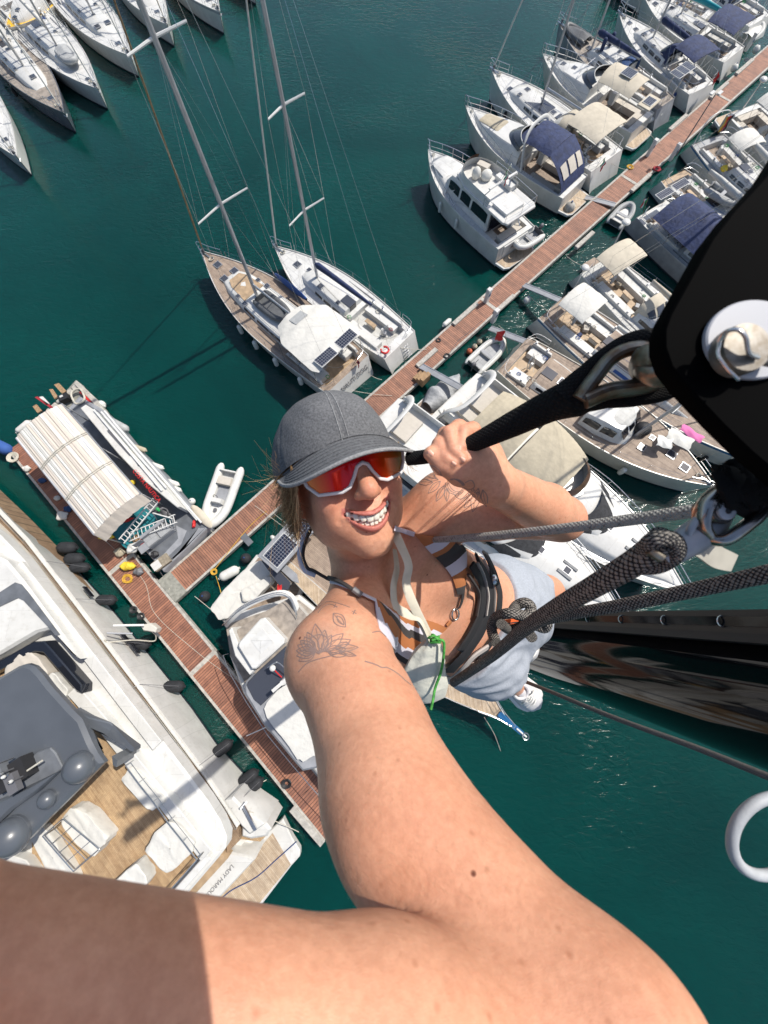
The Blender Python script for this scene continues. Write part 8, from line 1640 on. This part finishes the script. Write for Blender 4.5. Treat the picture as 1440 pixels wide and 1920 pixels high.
leaf((628, 1216), (672, 1214), .14); leaf((632, 1212), (655, 1206), .2); leaf((636, 1222), (668, 1230), .12)
ink([(684, 1240), (704, 1246), (716, 1252), (726, 1252), (744, 1262), (760, 1276), (770, 1284)], .0016); ink([(698, 1186), (712, 1184), (724, 1194)], .0012)
for x, y in ((628, 1136), (664, 1148)): ink([(x - 4, y - 2), (x + 4, y + 3)]); ink([(x + 2, y - 4), (x - 2, y + 4)])
for q in INK.values(): cam_build(q, 'tattoo', par=skin)

mat('arm_hair', (.62, .44, .28), .4)
rh = random.Random(31); mb = MB(); dirv = unit(elR - shR)
for k in range(1500):
    x, y = rh.uniform(560, 1130), rh.uniform(1240, 1760); c, n_ = cast(x, y)
    if c is None or c[2] > .46: continue
    t_ = unit(dirv + np.cross(n_, dirv) * rh.uniform(.1, .9)); L_h = rh.uniform(.004, .009)
    mb.path([c, c + t_ * L_h * .5 + n_ * .0008, c + t_ * L_h + n_ * .0012], [.000035, .00003, .000008], 'arm_hair', 3, cap=False)
cam_build(mb, 'arm_hair', par=skin)
# ================================================================ MAST AND TACKLE CLOSE TO THE LENS
def rope_mat(name, c1, c2, sc, thr=.5):
    m = mat(name, c1, .85, spec=.2); n = m.node_tree.nodes; l = m.node_tree.links; b = n['Principled BSDF']; uv = n.new('ShaderNodeUVMap')
    w1 = n.new('ShaderNodeTexWave'); w1.inputs['Scale'].default_value = sc; w1.inputs['Distortion'].default_value = .6; w1.bands_direction = 'DIAGONAL'
    mp = n.new('ShaderNodeMapping'); l.new(uv.outputs[0], mp.inputs[0]); l.new(mp.outputs[0], w1.inputs['Vector'])
    mp2 = n.new('ShaderNodeMapping'); mp2.inputs['Scale'].default_value = (-1, 1, 1); l.new(uv.outputs[0], mp2.inputs[0])
    w2 = n.new('ShaderNodeTexWave'); w2.inputs['Scale'].default_value = sc; w2.inputs['Distortion'].default_value = .6; w2.bands_direction = 'DIAGONAL'; l.new(mp2.outputs[0], w2.inputs['Vector'])
    mx = n.new('ShaderNodeMath'); mx.operation = 'MULTIPLY'; l.new(w1.outputs[1], mx.inputs[0]); l.new(w2.outputs[1], mx.inputs[1])
    ck = n.new('ShaderNodeTexNoise'); ck.inputs['Scale'].default_value = sc * 1.6; l.new(uv.outputs[0], ck.inputs['Vector'])
    ad = n.new('ShaderNodeMath'); ad.operation = 'ADD'; l.new(mx.outputs[0], ad.inputs[0]); l.new(ck.outputs[0], ad.inputs[1])
    r = n.new('ShaderNodeValToRGB'); r.color_ramp.elements[0].position = thr + .22; r.color_ramp.elements[1].position = thr + .34; r.color_ramp.elements[0].color = (*c2, 1); r.color_ramp.elements[1].color = (*c1, 1)
    l.new(ad.outputs[0], r.inputs[0]); l.new(r.outputs[0], b.inputs['Base Color'])
    bp = n.new('ShaderNodeBump'); bp.inputs['Strength'].default_value = .8; bp.inputs['Distance'].default_value = .0012; l.new(mx.outputs[0], bp.inputs['Height']); l.new(bp.outputs[0], b.inputs['Normal'])
rope_mat('rope_speckled', (.27, .25, .225), (.022, .022, .024), 3.4, .40); rope_mat('rope_pale', (.36, .36, .34), (.17, .17, .165), 2.4, .2); rope_mat('strop_black', (.010, .010, .0105), (.006, .006, .006), 5, .3)
mat('mast_black', (.004, .004, .005), .06, spec=.26); mat('track_black', (.018, .018, .020), .42); mat('plate_black', (.0015, .0015, .0016), .75, spec=.03)
mat('nylon', (.42, .43, .46), .5); mat('galv', (.30, .29, .25), .38, metal=.85, col2=(.20, .12, .07), scale=90, bump=.3, bscale=150); mat('galv_dirty', (.30, .28, .25), .5, metal=.5, col2=(.20, .17, .13), scale=260)
mat('stainless', (.40, .38, .36), .22, metal=1., col2=(.22, .17, .13), scale=60); mat('cast_grey', (.42, .43, .45), .45, metal=.25, var=.12, scale=80, bump=.2, bscale=300); mat('ring_grey', (.40, .42, .44), .6, var=.12, scale=60, bump=.4, bscale=500)
mat('leather_tag', (.44, .42, .36), .55, var=.15, scale=60)
def uv_tube(name, pts, r, m, n=20, parent=None, flat=1.0, lay=None, fuzz=0):
    """rope with UVs wound round it, camera-space points"""
    P = crom(pts, 10) if len(pts) > 2 else [Vector(pts[0]).lerp(Vector(pts[1]), i / 40) for i in range(41)]
    k = len(P); rr = [float(np.interp(i / (k - 1), np.linspace(0, 1, len(r)), r)) for i in range(k)] if hasattr(r, '__len__') else [r] * k
    mb = MB(); mb.path(P, rr, m, n, flat=flat, cap=True); L = [0]
    for i in range(1, k): L.append(L[-1] + (P[i] - P[i - 1]).length / (2 * math.pi * max(rr[i], 1e-4)))
    mb.v = [tuple(c2w(v)) for v in mb.v]; o = mb.build(name); uvl = o.data.uv_layers.new(name='UVMap')
    for pl in o.data.polygons:
        if pl.index >= (k - 1) * n: continue
        i, j = divmod(pl.index, n)
        for li, (a, b) in zip(pl.loop_indices, ((i, j), (i, j + 1), (i + 1, j + 1), (i + 1, j))): uvl.data[li].uv = (L[a] * 2.0, b / n * 2.0)
    if parent is not None: o.parent = parent[0]; o.matrix_parent_inverse = Matrix.Translation(-Vector(parent[1]))
    return o
def cam_thing(name, label, cat, c, group=None):
    p = c2w(c); return thing(name, label, cat, tuple(p), 0, group), p
def cb(mb, name, par):
    mb.v = [tuple(c2w(v)) for v in mb.v]; o = mb.build(name); o.parent = par[0]; o.matrix_parent_inverse = Matrix.Translation(-Vector(par[1])); return o
# ---- our own mast: 0.3 m section rising past the camera
mdir = Vector((math.cos(R(-9)), math.sin(R(-9)), 0)); RM = 1.20; mc = mdir * (RM + .15); msd = Vector((-mdir.y, mdir.x, 0))
mt = thing('mast', 'glossy black carbon mast with a luff track running down to the right of the woman', 'mast', (mc.x, mc.y, 1.4))
def msec(a, z, g=0.): # rounded section, long axis towards camera
    return Vector((0, 0, z)) + mdir * (-(.24 + g) * math.cos(a)) + msd * ((.225 + g) * math.sin(a) - .065)
mb = MB(); mb.grid(lambda u, v: tuple(msec(u * 2 * math.pi, v * (HC + 1.4 - 1.4))), 72, 24, 'mast_black'); mb.build('tube', mt)
mb = MB(); mb.grid(lambda u, v: tuple(msec(R(62) + (u - .5) * .3, v * HC, .004)), 6, 2, 'mast_black')
def mbox(s0, s1, f0, f1, z0, z1, m, mb):      # box on the mast: s = sideways, f = towards camera
    P = [mdir * -f + msd * s for f, s in ((f0, s0), (f1, s0), (f1, s1), (f0, s1))]; mb.slab([(p.x, p.y) for p in P], z0, z1, m)
mb = MB(); mbox(.122, .195, .06, .225, 0, HC, 'track_black', mb); mbox(.142, .172, .2255, .234, 0, HC, 'mast_black', mb); mb.build('luff_track', mt, smooth=False)
mb = MB(); mbox(.094, .121, .15, .237, 0, HC, 'rubber', mb); mb.build('track_flange', mt, smooth=False)
z = 22.9
for k in range(26):
    q = mdir * -.2265 + msd * .157; mb = MB(); mb.path([q + Vector((0, 0, z)) + mdir * -.004 * 0 + msd * .018 * math.cos(a) + mdir * (-.018 * math.sin(a)) for a in np.linspace(0, math.pi, 8)], .0032, 'steel', 6); mb.build('track_clip', mt); z -= .11 + .018 * k
for zz, a in ((22.85, 0.0), (21.9, 0.)):
    mb = MB(); mb.path([msec(t, zz + .05 * math.sin(t), .0015) for t in np.linspace(-1.3, 1.05, 30)], .0018, 'text_grey', 5); mb.build('mast_seam', mt)
# halyards
par = (person, pelvis_w)
hal = cam_thing('halyard', 'thick black-and-grey speckled rope from the steel shackle to the harness', 'rope', C(1240, 1020, .27))
uv_tube('strand', [C(1246, 1010, .262), C(1200, 1048, .285), C(1120, 1096, .33), C(1040, 1142, .40), C(985, 1178, .47), C(920, 1232, .58), C(850, 1280, .72)], [.0098, .0100, .0095, .0092, .0085, .0080, .0078], 'rope_speckled', 24, hal)
uv_tube('eye_splice', [C(1210, 1030, .272), C(1228, 1012, .258), C(1262, 1012, .256), C(1268, 1038, .262), C(1236, 1060, .276), C(1196, 1062, .286)], [.0065, .0058, .0054, .0054, .0058, .0065], 'rope_speckled', 20, hal)
h2 = cam_thing('halyard', 'second speckled rope passing from the right edge just above the mast to the harness knot', 'rope', C(1440, 1074, .34))
uv_tube('strand', [C(1520, 1058, .31), C(1440, 1076, .335), C(1320, 1102, .38), C(1180, 1132, .44), C(1080, 1150, .50), C(1000, 1168, .58)], [.0082, .0080, .0076, .0074, .0072, .0070], 'rope_speckled', 24, h2)
kn = cam_thing('rope_knot', 'speckled bowline knots tied at the harness front beside the orange cord', 'knot', C(975, 1160, .60))
for q in ([(930, 1205), (922, 1180), (930, 1158), (955, 1150), (985, 1156), (1000, 1170)], [(960, 1150), (968, 1136), (985, 1130), (996, 1140), (985, 1155), (966, 1152)], [(1000, 1170), (1020, 1178), (1026, 1168), (1014, 1160), (996, 1166), (990, 1182), (998, 1196)], [(940, 1170), (955, 1180), (975, 1176), (990, 1162)]):
    g = random.Random(len(q) + q[0][0]); uv_tube('rope_turn', [C(x, y, .585 + g.uniform(-.02, .012)) for x, y in q], .0078, 'rope_speckled', 16, kn)
oc = cam_thing('orange_cord', 'bundle of thin orange cords under the knot at the harness', 'cord', C(960, 1170, .63))
mb = MB()
for k in range(4): mb.path(crom([C(925, 1170 + 3 * k, .62), C(955, 1163 + 2.5 * k, .62), C(985, 1160 + 2 * k, .63), C(1000, 1160 + 2 * k, .64)], 6), .0022, 'orange' if k != 2 else 'rubber', 6)
cb(mb, 'strands', oc)
h3 = cam_thing('halyard', 'smooth pale grey rope stretched across the raised forearm to the steel shackle', 'rope', C(1300, 955, .36))
uv_tube('strand', [C(1345, 952, .33), C(1300, 958, .345), C(1200, 972, .38), C(1080, 988, .43), C(960, 1001, .50), C(850, 1010, .58), C(800, 1012, .64)], [.0066, .0064, .0060, .0058, .0056, .0052, .005], 'rope_pale', 24, h3)
h4 = cam_thing('halyard', 'thin dark speckled line crossing the open water below the mast', 'rope', C(1440, 1455, .7))
uv_tube('strand', [C(1530, 1490, .62), C(1440, 1456, .68), C(1300, 1400, .80), C(1150, 1345, .98), C(1040, 1300, 1.2), C(960, 1268, 1.5)], [.0068, .0065, .0062, .006, .006, .006], 'rope_speckled', 16, h4)
# strop from hand to thimble
sp = cam_thing('strop', 'black woven strop with an eye round a metal thimble, held in her raised hand', 'strop', C(1075, 745, .36))
uv_tube('webbing', [C(766, 860, .49), C(800, 856, .476), C(845, 846, .455), C(885, 832, .440), C(960, 796, .405), C(1030, 762, .375), C(1080, 744, .355), C(1110, 734, .345)], [.009, .009, .0088, .0098, .0135, .0155, .0185, .0150], 'strop_black', 28, sp)
uv_tube('eye_upper', [C(1062, 742, .352), C(1100, 700, .338), C(1148, 662, .325), C(1190, 643, .318), C(1240, 642, .312), C(1290, 668, .308)], [.014, .0085, .0085, .0095, .0100, .0100], 'strop_black', 24, sp)
uv_tube('eye_lower', [C(1080, 752, .352), C(1140, 752, .338), C(1200, 748, .325), C(1255, 732, .315), C(1290, 700, .310), C(1300, 668, .308)], [.013, .0062, .0058, .0068, .0080, .0090], 'strop_black', 24, sp)
th = cam_thing('thimble', 'zinc-plated teardrop thimble inside the eye of the black strop', 'thimble', C(1170, 700, .33))
def gutter(name, pts, r):
    mb = MB(); P = crom(pts, 10); mb.path(P, r, 'galv', 14, flat=1.7); cb(mb, name, th)
gutter('rim_upper', [C(1086, 748, .335), C(1112, 712, .329), C(1140, 676, .323), C(1168, 658, .318), C(1200, 652, .314), C(1232, 660, .310)], .0062)
gutter('rim_lower', [C(1096, 752, .333), C(1140, 734, .327), C(1190, 727, .321), C(1226, 717, .315), C(1246, 694, .311), C(1244, 668, .309)], .0072)
sh = cam_thing('shackle', 'worn galvanised shackle joining thimble and black plate', 'shackle', C(1225, 690, .30))
mb = MB(); mb.path(crom([C(1196, 690, .318), C(1204, 676, .300), C(1232, 672, .288), C(1275, 664, .282)], 6), [.011] * 19, 'galv', 16, flat=.62)
mb.path(crom([C(1204, 700, .312), C(1216, 706, .294), C(1245, 706, .286), C(1290, 700, .282)], 6), [.0105] * 19, 'galv', 16, flat=.5); cb(mb, 'bow', sh)
# black head plate
pl = cam_thing('mast_head_plate', 'large black rounded plate hanging close to the lens at the right edge', 'plate', C(1400, 620, .21))
out = [(1640, 120), (1500, 230), (1440, 322), (1404, 362), (1370, 398), (1330, 450), (1290, 522), (1250, 594), (1240, 622), (1240, 655), (1252, 690), (1280, 726), (1350, 800), (1404, 852), (1452, 892), (1560, 990), (1640, 1040)]
mb = MB(); n_ = len(out); rings = []
cx_, cy_ = 1500, 600
for d, sc in ((.222, 1.0), (.214, 1.0), (.211, .992), (.210, .98)):
    rings.append([C(720 + ((x - cx_) * sc + cx_ - 720) * .212 / d, 960 + ((y - cy_) * sc + cy_ - 960) * .212 / d, d) for x, y in out])
vs = [v for r in rings for v in r]; fs = [(k * n_ + i, k * n_ + (i + 1) % n_, (k + 1) * n_ + (i + 1) % n_, (k + 1) * n_ + i) for k in range(3) for i in range(n_)] + [tuple(3 * n_ + i for i in range(n_)), tuple(range(n_ - 1, -1, -1))]
mb.add(vs, fs, 'plate_black'); cb(mb, 'plate', pl)
mb = MB(); q = C(1408, 640, .2085)
for z_, a in ((0, .0262), (-.0020, .0262), (-.0028, .0254), (-.0028, .0005)): pass
rg_ = [[q + np.array([a * math.cos(t), a * .80 * math.sin(t), z_]) for t in np.linspace(0, 2 * math.pi, 65)[:-1]] for z_, a in ((0, .0265), (-.0022, .0265), (-.0030, .0256), (-.0030, .0002))]
mb.add([v for r in rg_ for v in r], [(k * 64 + i, k * 64 + (i + 1) % 64, (k + 1) * 64 + (i + 1) % 64, (k + 1) * 64 + i) for k in range(3) for i in range(64)], 'nylon'); cb(mb, 'washer', pl)
mb = MB(); q = C(1392, 655, .200); mb.path([q + np.array([0, 0, .006]), q, q + np.array([0, 0, -.003]), q + np.array([0, 0, -.0038])], [.0128, .0128, .0122, .0002], 'galv_dirty', 28); cb(mb, 'pin_head', pl)
mb = MB(); mb.path(crom([C(1350, 640, .198), C(1346, 665, .197), C(1362, 690, .197), C(1378, 706, .198), C(1384, 712, .199)], 8), .0009, 'steel', 8); mb.path(crom([C(1352, 638, .198), C(1362, 622, .194), C(1384, 618, .190), C(1398, 632, .190), C(1404, 660, .193), C(1420, 668, .196)], 8), .0022, 'steel', 10, flat=.5); cb(mb, 'split_ring', pl)
mb = MB(); mb.path([C(1430, 672, .2), C(1450, 676, .2)], .0035, 'galv_dirty', 10); cb(mb, 'cotter', pl)
# fuzzy black lashing below it
fz = cam_thing('lashing', 'frayed black lashing at the lower right corner of the black plate', 'lashing', C(1400, 910, .25)); g = random.Random(5)
for k in range(9):
    mb = MB(); mb.path(crom([C(1350 + 10 * k + g.uniform(-8, 8), 880 + g.uniform(-20, 6), .25), C(1362 + 10 * k, 905 + g.uniform(-8, 8), .244), C(1380 + 10 * k, 930 + g.uniform(-10, 14), .248), C(1420 + 8 * k, 950 + g.uniform(-8, 14), .255)], 6), .0065, 'strop_black', 10, flat=.6)
    mb.v = [tuple(np.array(v) + np.array([g.uniform(-.0008, .0008) for _ in range(3)])) for v in mb.v]; cb(mb, 'wrap', fz)
mb = MB()
for k in range(260):
    a = C(1345 + g.uniform(0, 100), 872 + g.uniform(0, 80), .245); mb.path([a, a + np.array([g.uniform(-.004, .004) for _ in range(3)])], .00025, 'strop_black', 3)
cb(mb, 'fuzz', fz)
# snap shackle
ss = cam_thing('snap_shackle', 'stainless swivel snap shackle with a pale body at the right edge, above the mast', 'shackle', C(1350, 965, .26))
mb = MB(); mb.path(crom([C(1330, 1010, .262), C(1316, 985, .258), C(1322, 950, .255), C(1345, 925, .254), C(1372, 908, .254)], 8), [.0042] * 33, 'stainless', 14, flat=1.5)
mb.path(crom([C(1330, 1010, .262), C(1360, 1012, .256), C(1394, 990, .252), C(1426, 962, .250), C(1434, 938, .250), C(1424, 922, .252)], 8), [.0042] * 41, 'stainless', 14, flat=1.5); cb(mb, 'bow', ss)
mb = MB(); q = C(1358, 958, .250); mb.path([q + np.array([0, 0, .016]), q + np.array([0, 0, .002]), q], [.0088, .0088, .0080], 'stainless', 24); mb.path([q + np.array([0, 0, -.0004]), q + np.array([0, 0, -.0024]), q + np.array([0, 0, -.003])], [.0058, .0058, .0046], 'cast_grey', 24); mb.path([q + np.array([0, 0, -.0031]), q + np.array([0, 0, -.0034])], .0020, 'rubber', 16); cb(mb, 'pivot_pin', ss)
mb = MB(); mb.path([C(1350, 962, .266), C(1335, 985, .266), C(1300, 1008, .265), C(1262, 1032, .266), C(1242, 1044, .268)], [.0085, .0105, .0112, .0098, .0066], 'cast_grey', 24, flat=.8); cb(mb, 'body', ss)
mb = MB(); mb.path(crom([C(1290, 1010, .262), C(1296, 990, .258), C(1312, 966, .258)], 6), .0026, 'cast_grey', 10); mb.path([C(1216, 1030, .262), C(1240, 1046, .262)], .0036, 'galv', 12); cb(mb, 'lever', ss)
tg = cam_thing('fabric_tag', 'pale worn fabric tag under the snap shackle', 'tag', C(1335, 1040, .29))
mb = MB(); P = crom([C(1298, 1020, .285), C(1320, 1028, .288), C(1345, 1045, .290), C(1376, 1056, .296)], 6); vs = []
for i, p in enumerate(P):
    t = i / (len(P) - 1); w_ = .0065 + .002 * math.sin(t * 3); s = unit([-.45, 1, 0])
    for a, b in ((-1, -1), (1, -1), (1, 1), (-1, 1)): vs.append(np.array(p) + s * a * w_ + np.array([0, 0, b * .0008]))
fs = [(i * 4 + j, i * 4 + (j + 1) % 4, (i + 1) * 4 + (j + 1) % 4, (i + 1) * 4 + j) for i in range(len(P) - 1) for j in range(4)] + [(3, 2, 1, 0), tuple((len(P) - 1) * 4 + j for j in range(4))]; mb.add(vs, fs, 'leather_tag'); cb(mb, 'strip', tg)
# grey ring
rg = cam_thing('fender_ring', 'thick grey ring close to the lens at the lower right edge', 'ring', C(1445, 1568, .30))
mb = MB(); mb.torus(tuple(C(1446, 1568, .30)), .0345, .0041, 'ring_grey', 64, 16, ax=(-.12, -.05, 1), sy=.92); cb(mb, 'ring', rg)

# the telephone that takes the picture: it is a real thing, its lens where the camera is
ph = cam_thing('smartphone', 'black smartphone held by the stretched arm, lens side towards the woman', 'phone', np.array([-.01, .05, -.006])); mb = MB()
rr_ = []; 
for z_, s_ in ((-.0022, .97), (-.0032, 1.0), (-.0088, 1.0), (-.0098, .97)):
    ring_ = []
    for cx2, cy2, a0 in ((.034 - .010, .128 - .010, 0), (-.041 + .010, .128 - .010, 90), (-.041 + .010, -.018 + .010, 180), (.034 - .010, -.018 + .010, 270)):
        ring_ += [np.array([cx2 + .010 * s_ * math.cos(R(a0 + k * 15)), cy2 + .010 * s_ * math.sin(R(a0 + k * 15)), z_]) for k in range(7)]
    rr_.append(ring_)
n_ = len(rr_[0]); mb.add([v for r in rr_ for v in r], [(k * n_ + i, k * n_ + (i + 1) % n_, (k + 1) * n_ + (i + 1) % n_, (k + 1) * n_ + i) for k in range(3) for i in range(n_)] + [tuple(range(n_)), tuple(3 * n_ + i for i in range(n_))], 'rubber'); cb(mb, 'body', ph)
